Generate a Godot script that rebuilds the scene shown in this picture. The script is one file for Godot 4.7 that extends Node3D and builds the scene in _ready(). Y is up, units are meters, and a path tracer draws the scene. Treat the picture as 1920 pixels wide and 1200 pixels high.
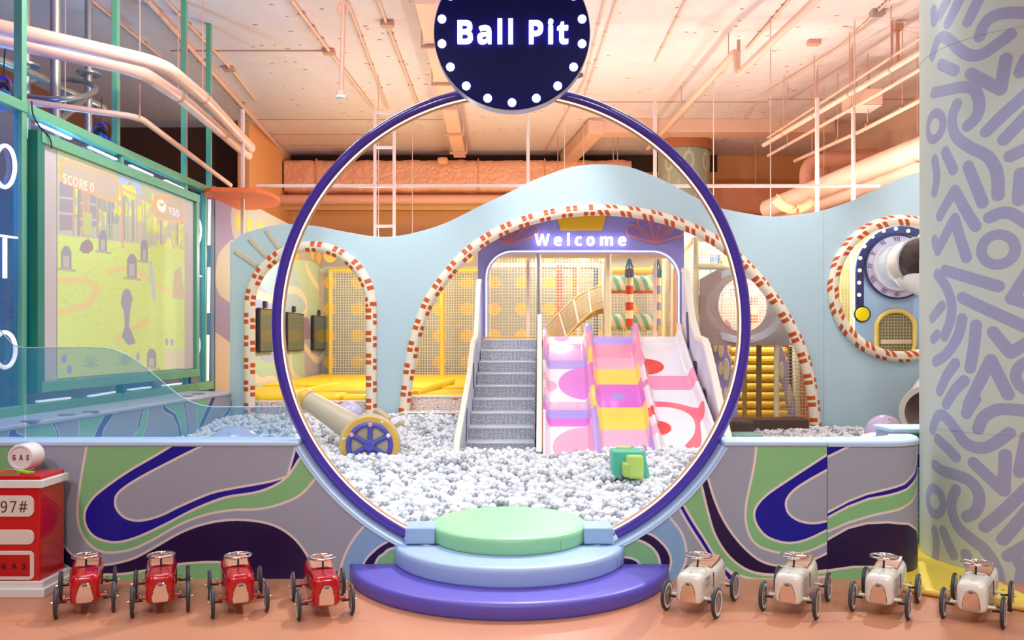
extends Node3D
# Indoor playground seen through the entrance ring of a ball pit. Units are metres, y up.
# The eye stands at (0, 1.76, 6.25) and looks along -z; at() turns a point of the survey photo and its distance into a place in the room.
const F := 1600.0
const HY := 635.0
const EYE := 1.76
const CZ := 6.25
const ROOF := 6.6

var rng := RandomNumberGenerator.new()
var mats := {}

func at(x: float, y: float, d: float) -> Vector3:
	return Vector3((x - 960.0) / F * d, EYE + (HY - y) / F * d, CZ - d)

func at_h(x: float, y: float, h: float) -> Vector3:   # the same, for a known height
	return at(x, y, (h - EYE) * F / (HY - y))

# ---------------------------------------------------------------- shapes
class Sh:
	var v := PackedVector3Array()
	var n := PackedVector3Array()
	var uv := PackedVector2Array()
	var idx := PackedInt32Array()

	func tri(a: Vector3, b: Vector3, c: Vector3, ta := Vector2.ZERO, tb := Vector2.ZERO, tc := Vector2.ZERO) -> void:
		var nn := (b - a).cross(c - a).normalized()
		var k := v.size()
		v.append_array(PackedVector3Array([a, b, c]))
		n.append_array(PackedVector3Array([nn, nn, nn]))
		uv.append_array(PackedVector2Array([ta, tb, tc]))
		idx.append_array(PackedInt32Array([k, k + 2, k + 1]))

	func quad(a: Vector3, b: Vector3, c: Vector3, d: Vector3, ta := Vector2(0, 1), tb := Vector2(1, 1), tc := Vector2(1, 0), td := Vector2(0, 0)) -> void:
		var nn := (c - a).cross(d - b).normalized()
		var k := v.size()
		v.append_array(PackedVector3Array([a, b, c, d]))
		n.append_array(PackedVector3Array([nn, nn, nn, nn]))
		uv.append_array(PackedVector2Array([ta, tb, tc, td]))
		idx.append_array(PackedInt32Array([k, k + 2, k + 1, k, k + 3, k + 2]))

	# smooth surface over rows of points; uvs are the same shape as rows or empty
	func grid(rows: Array, flip := false, uvs := [], close_v := false, close_u := false) -> void:
		var k := v.size()
		var nr := rows.size()
		var nc: int = rows[0].size()
		var nn := PackedVector3Array()
		nn.resize(nr * nc)
		for i in nr - 1:
			for j in nc - 1:
				var a: Vector3 = rows[i][j]
				var b: Vector3 = rows[i + 1][j]
				var c: Vector3 = rows[i + 1][j + 1]
				var d: Vector3 = rows[i][j + 1]
				var q := (c - a).cross(d - b)
				if flip:
					q = -q
				nn[i * nc + j] += q
				nn[i * nc + j + 1] += q
				nn[(i + 1) * nc + j] += q
				nn[(i + 1) * nc + j + 1] += q
				var p := k + i * nc + j
				if flip:
					idx.append_array(PackedInt32Array([p, p + nc, p + nc + 1, p, p + nc + 1, p + 1]))
				else:
					idx.append_array(PackedInt32Array([p, p + nc + 1, p + nc, p, p + 1, p + nc + 1]))
		if close_v:
			for i in nr:
				var s := nn[i * nc] + nn[i * nc + nc - 1]
				nn[i * nc] = s
				nn[i * nc + nc - 1] = s
		if close_u:
			for j in nc:
				var s := nn[j] + nn[(nr - 1) * nc + j]
				nn[j] = s
				nn[(nr - 1) * nc + j] = s
		for i in nr:
			for j in nc:
				v.append(rows[i][j])
				n.append(nn[i * nc + j].normalized())
				uv.append(uvs[i][j] if uvs.size() else Vector2(float(j) / (nc - 1), float(i) / (nr - 1)))

	func box(c: Vector3, s: Vector3, b := Basis()) -> void:
		var h := s / 2.0
		var p := []
		for i in 8:
			p.append(c + b * Vector3(h.x if i & 1 else -h.x, h.y if i & 2 else -h.y, h.z if i & 4 else -h.z))
		quad(p[4], p[5], p[7], p[6])
		quad(p[1], p[0], p[2], p[3])
		quad(p[5], p[1], p[3], p[7])
		quad(p[0], p[4], p[6], p[2])
		quad(p[6], p[7], p[3], p[2])
		quad(p[0], p[1], p[5], p[4])

	# box with rounded edges
	func rbox(c: Vector3, s: Vector3, r: float, b := Basis(), k := 2) -> void:
		var h := s / 2.0
		r = minf(r, minf(h.x, minf(h.y, h.z)) * 0.98)
		var cut := []
		for a in 3:
			var l := []
			for i in k + 1:
				l.append(-h[a] + r * (1.0 - cos(PI / 2 * i / k)) if k > 1 else -h[a] + r * i)
			for i in k + 1:
				l.append(-l[k - i])
			cut.append(l)
		for f in 6:
			var a := f >> 1
			var sg := 1.0 if f & 1 else -1.0
			var u := (a + 1) % 3
			var w := (a + 2) % 3
			var base := v.size()
			var m: int = cut[u].size()
			for i in m:
				for j in m:
					var p := Vector3()
					p[a] = sg * h[a]
					p[u] = cut[u][i]
					p[w] = cut[w][j]
					var q := p.clamp(-h + Vector3(r, r, r), h - Vector3(r, r, r))
					var d := (p - q).normalized()
					v.append(c + b * (q + d * r))
					n.append(b * d)
					uv.append(Vector2(p[u] / s[u] + 0.5, 0.5 - p[w] / s[w]))
			for i in m - 1:
				for j in m - 1:
					var p0 := base + i * m + j
					if sg > 0:
						idx.append_array(PackedInt32Array([p0, p0 + m + 1, p0 + m, p0, p0 + 1, p0 + m + 1]))
					else:
						idx.append_array(PackedInt32Array([p0, p0 + m, p0 + m + 1, p0, p0 + m + 1, p0 + 1]))

	# round tube along a path; r is a number or one radius per point
	func tube(path: PackedVector3Array, r, seg := 12, closed := false, caps := true, up := Vector3.ZERO) -> void:
		var m := path.size()
		var rows := []
		var uvs := []
		var nrm := up
		var len := 0.0
		for i in m + (1 if closed else 0):
			var p: Vector3 = path[i % m]
			var t: Vector3
			if closed:
				t = (path[(i + 1) % m] - path[(i - 1 + m) % m]).normalized()
			else:
				t = (path[mini(i + 1, m - 1)] - path[maxi(i - 1, 0)]).normalized()
			if nrm == Vector3.ZERO or absf(nrm.normalized().dot(t)) > 0.98:
				nrm = Vector3.UP if absf(t.y) < 0.9 else Vector3.RIGHT
			nrm = (nrm - t * nrm.dot(t)).normalized()
			var bn := t.cross(nrm)
			if i > 0:
				len += p.distance_to(path[i - 1])
			var row := PackedVector3Array()
			var ur := PackedVector2Array()
			var rr: float = r[i % m] if r is Array or r is PackedFloat32Array else r
			for j in seg + 1:
				var a := TAU * j / seg
				row.append(p + (nrm * cos(a) + bn * sin(a)) * rr)
				ur.append(Vector2(len, float(j) / seg))
			rows.append(row)
			uvs.append(ur)
		grid(rows, true, uvs, true, closed)
		if caps and not closed:
			for e in 2:
				var row: PackedVector3Array = rows[0] if e == 0 else rows[m - 1]
				var c: Vector3 = path[0] if e == 0 else path[m - 1]
				for j in seg:
					if e == 0:
						tri(c, row[j + 1], row[j])
					else:
						tri(c, row[j], row[j + 1])

	# (radius, height) profile turned round the y axis of xf
	func lathe(prof: PackedVector2Array, seg: int, xf := Transform3D(), smooth := false, a0 := 0.0, a1 := TAU) -> void:
		var step := 1 if not smooth else prof.size() - 1
		for s in range(0, prof.size() - 1, step):
			var rows := []
			for i in range(s, s + step + 1):
				var row := PackedVector3Array()
				for j in seg + 1:
					var a := a0 + (a1 - a0) * j / seg
					row.append(xf * Vector3(prof[i].x * cos(a), prof[i].y, prof[i].x * sin(a)))
				rows.append(row)
			grid(rows, false, [], absf(a1 - a0 - TAU) < 0.001)

	func ball(c: Vector3, r: float, seg := 16, rings := 10, sc := Vector3.ONE) -> void:
		var rows := []
		for i in rings + 1:
			var b := PI * i / rings
			var row := PackedVector3Array()
			for j in seg + 1:
				var a := TAU * j / seg
				row.append(c + Vector3(sin(b) * cos(a), -cos(b), sin(b) * sin(a)) * r * sc)
			rows.append(row)
		grid(rows, false, [], true)

	# polygon in the xy plane of xf, from z0 to z1, with a small chamfer on the front edge
	func extr(poly: PackedVector2Array, z0: float, z1: float, xf := Transform3D(), bevel := 0.0, rect := Rect2(0, 0, 1, 1), back := true) -> void:
		var area := 0.0
		for i in poly.size():
			area += poly[i].cross(poly[(i + 1) % poly.size()])
		var pl := poly.duplicate()
		if area < 0:
			pl.reverse()
		var m := pl.size()
		var ins := pl
		if bevel > 0.0:
			ins = PackedVector2Array()
			for i in m:
				var a := (pl[i] - pl[(i - 1 + m) % m]).normalized()
				var b := (pl[(i + 1) % m] - pl[i]).normalized()
				var na := Vector2(-a.y, a.x)
				var nb := Vector2(-b.y, b.x)
				var d := (na + nb)
				d = d / maxf(d.length_squared(), 0.4) * 2.0
				ins.append(pl[i] + d * bevel)
		var tr := Geometry2D.triangulate_polygon(ins)
		for i in range(0, tr.size(), 3):
			var q := [ins[tr[i]], ins[tr[i + 1]], ins[tr[i + 2]]]
			if (q[1] - q[0]).cross(q[2] - q[0]) < 0:
				q.reverse()
			var t := []
			for p in q:
				t.append(Vector2((p.x - rect.position.x) / rect.size.x, 1.0 - (p.y - rect.position.y) / rect.size.y))
			tri(xf * Vector3(q[0].x, q[0].y, z1), xf * Vector3(q[1].x, q[1].y, z1), xf * Vector3(q[2].x, q[2].y, z1), t[0], t[1], t[2])
		if back:
			tr = Geometry2D.triangulate_polygon(pl)
			for i in range(0, tr.size(), 3):
				var q := [pl[tr[i]], pl[tr[i + 1]], pl[tr[i + 2]]]
				if (q[1] - q[0]).cross(q[2] - q[0]) > 0:
					q.reverse()
				tri(xf * Vector3(q[0].x, q[0].y, z0), xf * Vector3(q[1].x, q[1].y, z0), xf * Vector3(q[2].x, q[2].y, z0))
		for i in m:
			var a := pl[i]
			var b := pl[(i + 1) % m]
			quad(xf * Vector3(a.x, a.y, z0), xf * Vector3(b.x, b.y, z0), xf * Vector3(b.x, b.y, z1 - bevel), xf * Vector3(a.x, a.y, z1 - bevel))
			if bevel > 0.0:
				var c := ins[(i + 1) % m]
				var d := ins[i]
				quad(xf * Vector3(a.x, a.y, z1 - bevel), xf * Vector3(b.x, b.y, z1 - bevel), xf * Vector3(c.x, c.y, z1), xf * Vector3(d.x, d.y, z1))

	func mesh() -> ArrayMesh:
		var a := []
		a.resize(Mesh.ARRAY_MAX)
		a[Mesh.ARRAY_VERTEX] = v
		a[Mesh.ARRAY_NORMAL] = n
		a[Mesh.ARRAY_TEX_UV] = uv
		a[Mesh.ARRAY_INDEX] = idx
		var m := ArrayMesh.new()
		m.add_surface_from_arrays(Mesh.PRIMITIVE_TRIANGLES, a)
		return m

# ---------------------------------------------------------------- printed pictures (flat print on vinyl, fabric and screens)
class Cv:
	var img: Image
	var r: Rect2
	var k: Vector2
	var w: int
	var h: int

	func _init(width: int, height: int, rect: Rect2, base: Color) -> void:
		w = width
		h = height
		img = Image.create(w, h, false, Image.FORMAT_RGB8)
		img.fill(base)
		r = rect
		k = Vector2(w, h) / rect.size

	func fill(pts, col: Color) -> void:
		var p := PackedVector2Array()
		var lo := INF
		var hi := -INF
		for q in pts:
			var z: Vector2 = (q - r.position) * k
			p.append(z)
			lo = minf(lo, z.y)
			hi = maxf(hi, z.y)
		var m := p.size()
		for y in range(maxi(0, int(floor(lo))), mini(h - 1, int(ceil(hi))) + 1):
			var yc := y + 0.5
			var xs := []
			for i in m:
				var a := p[i]
				var b := p[(i + 1) % m]
				if (a.y <= yc) != (b.y <= yc):
					xs.append(a.x + (yc - a.y) / (b.y - a.y) * (b.x - a.x))
			xs.sort()
			for i in range(0, xs.size() - 1, 2):
				var x0 := int(round(clampf(xs[i], 0, w)))
				var x1 := int(round(clampf(xs[i + 1], 0, w)))
				if x1 > x0:
					img.fill_rect(Rect2i(x0, y, x1 - x0, 1), col)

	func disc(c: Vector2, rad, col: Color) -> void:
		var rr: Vector2 = rad if rad is Vector2 else Vector2(rad, rad)
		var pts := []
		for i in 20:
			pts.append(c + Vector2(cos(TAU * i / 20), sin(TAU * i / 20)) * rr)
		fill(pts, col)

	func line(pts, wid: float, col: Color, closed := false, caps := true) -> void:
		var m: int = pts.size()
		for i in m - (0 if closed else 1):
			var a: Vector2 = pts[i]
			var b: Vector2 = pts[(i + 1) % m]
			if a.distance_to(b) < 0.0001:
				continue
			var s := (b - a).normalized().orthogonal() * wid / 2
			fill([a + s, b + s, b - s, a - s], col)
		for i in m:
			if caps or closed or (i > 0 and i < m - 1):
				disc(pts[i], wid / 2, col)

	func text(s: String, font: Font, size: float, pos: Vector2, col: Color, xs := 1.0) -> void:   # pos is the left end of the base line, y down
		var tm := TextMesh.new()
		tm.text = s
		tm.font = font
		tm.font_size = 64
		tm.pixel_size = size / 64.0
		tm.depth = 0.0
		tm.horizontal_alignment = HORIZONTAL_ALIGNMENT_LEFT
		var f := tm.get_faces()
		var lo := INF
		var bot := INF
		for q in f:
			lo = minf(lo, q.x)
			bot = minf(bot, q.y)
		for i in range(0, f.size(), 3):
			fill([pos + Vector2((f[i].x - lo) * xs, bot - f[i].y), pos + Vector2((f[i + 1].x - lo) * xs, bot - f[i + 1].y), pos + Vector2((f[i + 2].x - lo) * xs, bot - f[i + 2].y)], col)

	func tex(half := true) -> ImageTexture:
		if half:
			img.resize(w / 2, h / 2, Image.INTERPOLATE_TRILINEAR if false else Image.INTERPOLATE_LANCZOS)
		return ImageTexture.create_from_image(img)

# smooth curve through points
func cr(pts: Array, closed := false, sub := 6) -> Array:
	var out := []
	var m := pts.size()
	for i in (m if closed else m - 1):
		var p0 = pts[(i - 1 + m) % m] if closed or i > 0 else pts[0] * 2.0 - pts[1]
		var p1 = pts[i]
		var p2 = pts[(i + 1) % m]
		var p3 = pts[(i + 2) % m] if closed or i < m - 2 else pts[m - 1] * 2.0 - pts[m - 2]
		for s in sub:
			var t := float(s) / sub
			out.append(0.5 * (2.0 * p1 + (p2 - p0) * t + (2.0 * p0 - 5.0 * p1 + 4.0 * p2 - p3) * t * t + (3.0 * p1 - p0 - 3.0 * p2 + p3) * t * t * t))
	if not closed:
		out.append(pts[m - 1])
	return out

func v2(a: Array) -> Array:   # flat list x, y, x, y ... to points
	var o := []
	for i in range(0, a.size(), 2):
		o.append(Vector2(a[i], a[i + 1]))
	return o

func arc2(c: Vector2, r: float, a0: float, a1: float, n: int) -> Array:
	var o := []
	for i in n + 1:
		var a := deg_to_rad(a0 + (a1 - a0) * i / n)
		o.append(c + Vector2(cos(a), sin(a)) * r)
	return o

func p3(a: Array) -> PackedVector3Array:
	return PackedVector3Array(a)

# ---------------------------------------------------------------- materials and objects
func mat(col: Color, rough := 0.5, metal := 0.0, opt := {}) -> StandardMaterial3D:
	var key := "%s|%s|%s|%s" % [col, rough, metal, opt]
	if mats.has(key):
		return mats[key]
	var m := StandardMaterial3D.new()
	m.albedo_color = col
	m.roughness = rough
	m.metallic = metal
	m.cull_mode = BaseMaterial3D.CULL_DISABLED
	for o in opt:
		m.set(o, opt[o])
	mats[key] = m
	return m

func c8(r: int, g: int, b: int, a := 1.0) -> Color:
	return Color(r / 255.0, g / 255.0, b / 255.0, a)

func glow(col: Color, energy: float, base := Color(0.9, 0.9, 0.9)) -> StandardMaterial3D:
	return mat(base, 0.5, 0.0, {"emission_enabled": true, "emission": col, "emission_energy_multiplier": energy})

func printed(t: Texture2D, rough := 0.45, opt := {}) -> StandardMaterial3D:
	var o := opt.duplicate()
	o["albedo_texture"] = t
	return mat(Color.WHITE, rough, 0.0, o)

func noise_tex(freq: float, a: Color, b: Color, size := 512, octaves := 4, normal := false, bump := 4.0, sd := 1) -> NoiseTexture2D:
	var t := NoiseTexture2D.new()
	var nz := FastNoiseLite.new()
	nz.seed = sd
	nz.frequency = freq
	nz.fractal_octaves = octaves
	t.noise = nz
	t.width = size
	t.height = size
	t.seamless = true
	if normal:
		t.as_normal_map = true
		t.bump_strength = bump
	else:
		var g := Gradient.new()
		g.set_color(0, a)
		g.set_color(1, b)
		t.color_ramp = g
	return t

func part(called: String, s: Sh, m: Material, parent: Node3D, label := "") -> MeshInstance3D:   # s is in room axes
	var o := MeshInstance3D.new()
	o.name = called
	o.mesh = s.mesh()
	o.material_override = m
	parent.add_child(o, true)
	if parent.get_parent() == self:
		o.transform = parent.transform.affine_inverse()
	if label:
		o.set_meta("label", label)
	return o

func lpart(called: String, s: Sh, m: Material, parent: Node3D, label := "") -> MeshInstance3D:   # s is in its thing's own axes
	var o := part(called, s, m, parent, label)
	o.transform = Transform3D()
	return o

func numbered(called: String) -> String:
	if not has_node(called):
		return called
	var i := 1
	while has_node("%s_%03d" % [called, i]):
		i += 1
	return "%s_%03d" % [called, i]

func tag(o: Node, label: String, category: String, group := "") -> void:
	o.set_meta("label", label)
	o.set_meta("category", category)
	if group:
		o.set_meta("group", group)

func thing(called: String, label: String, category: String, base := Vector3.ZERO, turn := 0.0, group := "") -> Node3D:
	var o := Node3D.new()
	o.name = numbered(called)
	add_child(o)
	o.position = base
	o.rotation.y = turn
	tag(o, label, category, group)
	return o

func one(called: String, s: Sh, m: Material, label: String, category: String, group := "") -> MeshInstance3D:   # a thing that is one mesh
	var o := part(numbered(called), s, m, self)
	o.transform = Transform3D()
	tag(o, label, category, group)
	return o

func struct(called: String, s: Sh, m: Material, label := "") -> MeshInstance3D:
	var o := part(numbered(called), s, m, self)
	o.transform = Transform3D()
	o.set_meta("kind", "structure")
	o.set_meta("label", label)
	o.set_meta("category", called.get_slice("_", 0))
	return o

func dup(root: Node3D, base: Vector3, turn: float, label: String) -> Node3D:
	var r: Node3D = root.duplicate()
	r.name = numbered(root.name)
	add_child(r)
	r.position = base
	r.rotation.y = turn
	r.set_meta("label", label)
	return r

func letters(s: String, font: Font, height: float, depth: float, spacing: float, centre: Vector3, m: Material, parent: Node3D, called := "letter", width := 0.0, halo: Material = null) -> void:
	# capital letters are `height` tall; every letter is a mesh of its own
	var fs := 96
	var probe := TextMesh.new()
	probe.font = font
	probe.font_size = fs
	probe.pixel_size = 1.0
	probe.text = "B"
	var px := height / probe.get_aabb().size.y
	var total := 0.0
	var adv := []
	for ch in s:
		var a: float = font.get_string_size(ch, HORIZONTAL_ALIGNMENT_LEFT, -1, fs).x * px + spacing
		adv.append(a)
		total += a
	total -= spacing
	var sx := 1.0 if width == 0.0 else width / total
	var x := -total / 2.0
	for i in s.length():
		if s[i] != " ":
			for pass_ in (2 if halo else 1):
				var tm := TextMesh.new()
				tm.font = font
				tm.font_size = fs
				tm.pixel_size = px
				tm.depth = depth if pass_ == 0 else depth * 0.5
				tm.text = s[i]
				tm.horizontal_alignment = HORIZONTAL_ALIGNMENT_LEFT
				tm.vertical_alignment = VERTICAL_ALIGNMENT_BOTTOM
				var o := MeshInstance3D.new()
				o.name = called if pass_ == 0 else called + "_back"
				o.mesh = tm
				o.material_override = m if pass_ == 0 else halo
				o.scale = Vector3(sx, 1, 1)
				o.position = centre + Vector3(x * sx, -height / 2.0 - font.get_descent(fs) * px, 0)
				if pass_ == 1:
					o.position.z -= depth * 0.9
				parent.add_child(o, true)
				if parent.get_parent() == self:
					o.position -= parent.position
		x += adv[i]

# ---------------------------------------------------------------- light
func area(called: String, p: Vector3, w: float, l: float, col: Color, e: float, label: String) -> void:
	# an unseen ceiling lamp: a white housing with a glowing face, and the light just below it
	var t := thing(called, label, "lamp", p)
	var s := Sh.new()
	s.rbox(p + Vector3(0, 0.04, 0), Vector3(w + 0.06, 0.08, l + 0.06), 0.015)
	part("housing", s, mat(c8(235, 225, 220), 0.5), t)
	s = Sh.new()
	s.rbox(p + Vector3(0, -0.004, 0), Vector3(w, 0.012, l), 0.004)
	part("diffuser", s, glow(col, 3.0), t)
	var a := AreaLight3D.new()
	a.name = "panel_light"
	a.area_size = Vector2(w, l)
	a.light_color = col
	a.light_energy = e
	a.area_range = 40.0
	a.shadow_enabled = true
	t.add_child(a)
	a.position = Vector3(0, -0.03, 0)
	a.rotation.x = -PI / 2

func spot(called: String, p: Vector3, to: Vector3, angle: float, e: float, col: Color, soft: float, edge: float, label: String) -> Node3D:
	# an unseen spotlight, out of view: a head on a short stem
	var t := thing(called, label, "lamp", p)
	var d := (to - p).normalized()
	var b := Basis.looking_at(d, Vector3.UP if absf(d.y) < 0.99 else Vector3.RIGHT)
	var xf := Transform3D(b * Basis(Vector3.RIGHT, PI / 2), p - d * 0.02)
	var s := Sh.new()
	s.lathe(PackedVector2Array([Vector2(0.0, 0.2), Vector2(0.045, 0.2), Vector2(0.06, 0.18), Vector2(0.06, 0.0), Vector2(0.052, 0.0), Vector2(0.05, 0.03), Vector2(0.0, 0.03)]), 20, xf)
	part("lamp_head", s, mat(c8(225, 190, 170), 0.5), t)
	s = Sh.new()
	s.tube(p3([p - d * 0.1, Vector3(p.x - d.x * 0.1, ROOF, p.z - d.z * 0.1)]), 0.012, 8)
	part("stem", s, mat(c8(225, 190, 170), 0.5), t)
	var l := SpotLight3D.new()
	l.name = "spot_light"
	l.spot_angle = angle
	l.spot_angle_attenuation = edge
	l.light_energy = e
	l.light_color = col
	l.light_size = soft
	l.spot_range = 40.0
	l.spot_attenuation = 2.0
	l.shadow_enabled = true
	t.add_child(l)
	l.transform = Transform3D(b, d * 0.04)
	return t

func pendant(p: Vector3, e: float, col: Color, rad: float, label: String) -> void:
	# an unseen globe lamp, out of view, hanging from the ceiling on a cord
	var t := thing("unseen_globe_lamp", label, "lamp", p, 0.0, "unseen globe lamps under the ceiling")
	var s := Sh.new()
	s.ball(p, rad, 20, 12)
	part("globe", s, glow(col, 2.0), t)
	s = Sh.new()
	s.tube(p3([p + Vector3(0, rad, 0), Vector3(p.x, ROOF, p.z)]), 0.008, 6)
	part("cord", s, mat(c8(225, 190, 170), 0.6), t)
	var l := OmniLight3D.new()
	l.name = "globe_light"
	l.light_energy = e
	l.light_color = col
	l.light_size = rad * 0.8
	l.omni_range = 40.0
	l.omni_attenuation = 2.0
	l.shadow_enabled = true
	t.add_child(l)

# ---------------------------------------------------------------- scene
func _ready() -> void:
	rng.seed = 7
	var cam := Camera3D.new()
	cam.name = "camera"
	cam.projection = Camera3D.PROJECTION_FRUSTUM
	cam.near = 0.05
	cam.far = 100.0
	cam.size = 0.05 * 1200.0 / F
	cam.frustum_offset = Vector2(0, 0.05 * 35.0 / F)
	cam.position = Vector3(0, EYE, CZ)
	add_child(cam)
	cam.current = true
	var env := Environment.new()
	env.background_mode = Environment.BG_COLOR
	env.background_color = Color(0.02, 0.02, 0.02)
	env.tonemap_mode = Environment.TONE_MAPPER_LINEAR
	env.tonemap_exposure = 0.8
	env.sdfgi_enabled = true
	env.ssao_enabled = true
	env.ssil_enabled = true
	var we := WorldEnvironment.new()
	we.name = "environment"
	we.environment = env
	add_child(we)
	lamps()
	room()
	back_area()
	pipework()
	scenic_wall()
	trampoline_room()
	facade()
	slides()
	tower()
	clock_panel()
	projection_wall()
	barriers()
	ring_and_sign()
	podium()
	pillar()
	pit_things()
	gas_pump()
	ride_on_cars()
	balls()

func lamps() -> void:
	var white := Color(0.95, 0.97, 1.0)
	area("unseen_ceiling_panel", Vector3(-2.6, 6.3, 1.2), 1.2, 1.2, white, 3.5, "unseen square ceiling panel lamp over the red cars")  # unseen panels, placed to light cars, pit and foreground from above
	area("unseen_ceiling_panel", Vector3(2.6, 6.3, 1.2), 1.2, 1.2, white, 3.5, "unseen square ceiling panel lamp over the white cars")
	area("unseen_ceiling_panel", Vector3(-2.4, 6.3, -2.6), 1.6, 1.6, white, 4.2, "unseen square ceiling panel lamp over the left half of the ball pit")
	area("unseen_ceiling_panel", Vector3(1.6, 6.3, -2.6), 1.6, 1.6, white, 4.2, "unseen square ceiling panel lamp over the right half of the ball pit")
	area("unseen_ceiling_panel", Vector3(0, 6.3, 7.6), 2.4, 1.6, white, 6.0, "unseen large ceiling panel lamp over the viewer")
	# row of unseen wide spots over the viewer, aimed at the barrier and the cars
	var k := 0
	for x in [-4.2, -1.5, 1.5, 4.2]:
		spot("unseen_front_spot", Vector3(x, 6.0, 5.4), Vector3(x * 0.85, 0.4, 0.2), 29.0, 15.0, white, 0.3, 0.8, "unseen wide spotlight over the viewer, " + ["far left of four", "inner left of four", "inner right of four", "far right of four"][k])
		k += 1
	pendant(Vector3(-3.2, 5.5, -2.4), 4.6, white, 0.16, "unseen fill globe lamp added over the left half of the ball pit")  # unseen fill lamps over the pit, added to brighten the ceiling
	pendant(Vector3(0.4, 5.5, -2.4), 3.2, white, 0.16, "unseen fill globe lamp added over the middle of the ball pit")
	pendant(Vector3(4.4, 5.5, -2.0), 2.2, white, 0.16, "unseen fill globe lamp added over the right half of the ball pit")
	# unseen lamps placed to light the rooms behind the wavy wall, the rear one warmer
	pendant(Vector3(-2.45, 3.3, -9.4), 6.5, Color(0.93, 0.97, 1.0), 0.14, "unseen globe lamp lighting the trampoline room")
	pendant(Vector3(0.9, 3.8, -8.4), 5.0, Color(0.95, 0.97, 1.0), 0.14, "unseen globe lamp lighting the play deck")
	pendant(Vector3(3.6, 3.7, -9.0), 2.2, Color(1.0, 0.97, 0.92), 0.14, "unseen globe lamp lighting the climbing tower")
	pendant(Vector3(3.9, 3.15, -6.62), 6.0, Color(1.0, 0.97, 0.92), 0.1, "unseen small fill lamp added behind the wavy wall over the yellow rolls")  # hidden fill lamps, added to brighten the rolls and the clock board
	pendant(Vector3(5.2, 3.62, CZ - 12.95), 5.0, Color(1.0, 0.98, 0.95), 0.1, "unseen small fill lamp added behind the wavy wall over the clock board")
	pendant(Vector3(-2.2, 3.6, -12.6), 3.0, Color(1.0, 0.8, 0.5), 0.14, "unseen warm globe lamp at the rear of the trampoline room")
	pendant(Vector3(1.6, 3.6, -12.8), 3.5, Color(1.0, 0.84, 0.6), 0.14, "unseen warm globe lamp behind the play deck")
	# unseen spots, out of view, that wash the wavy wall
	var n := 0
	for q in [[1035, 375], [748, 470], [1480, 440], [1745, 400]]:
		var to := at(q[0], q[1], 12.2)
		spot("unseen_wall_washer", Vector3(to.x, 6.25, to.z + 2.3), to - Vector3(0, 0.35, 0), 21.0, 13.0, Color(0.97, 0.98, 1.0), 0.06, 1.0, "unseen spotlight washing the wavy wall above " + ["the Welcome letters", "the dip beside the left arch", "the dip left of the round opening", "the round opening"][n])
		n += 1
	# unseen spots over the pit that throw the cars' shadows forward
	spot("unseen_track_spot", Vector3(4.6, 6.2, -3.9), Vector3(2.4, 0, 0.6), 22.0, 38.0, white, 0.05, 0.6, "unseen spotlight over the pit aimed at the white cars")
	spot("unseen_track_spot", Vector3(0.5, 6.2, -3.9), Vector3(-1.7, 0, 0.6), 22.0, 38.0, white, 0.05, 0.6, "unseen spotlight over the pit aimed at the red cars")
	spot("unseen_track_spot", Vector3(3.0, 6.0, 4.2), Vector3(3.7, 1.5, 0.2), 20.0, 7.0, Color(0.9, 0.96, 1.0), 0.05, 0.35, "unseen spotlight aimed at the patterned pillar")  # out of view, placed to light the pillar below its top

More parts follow.
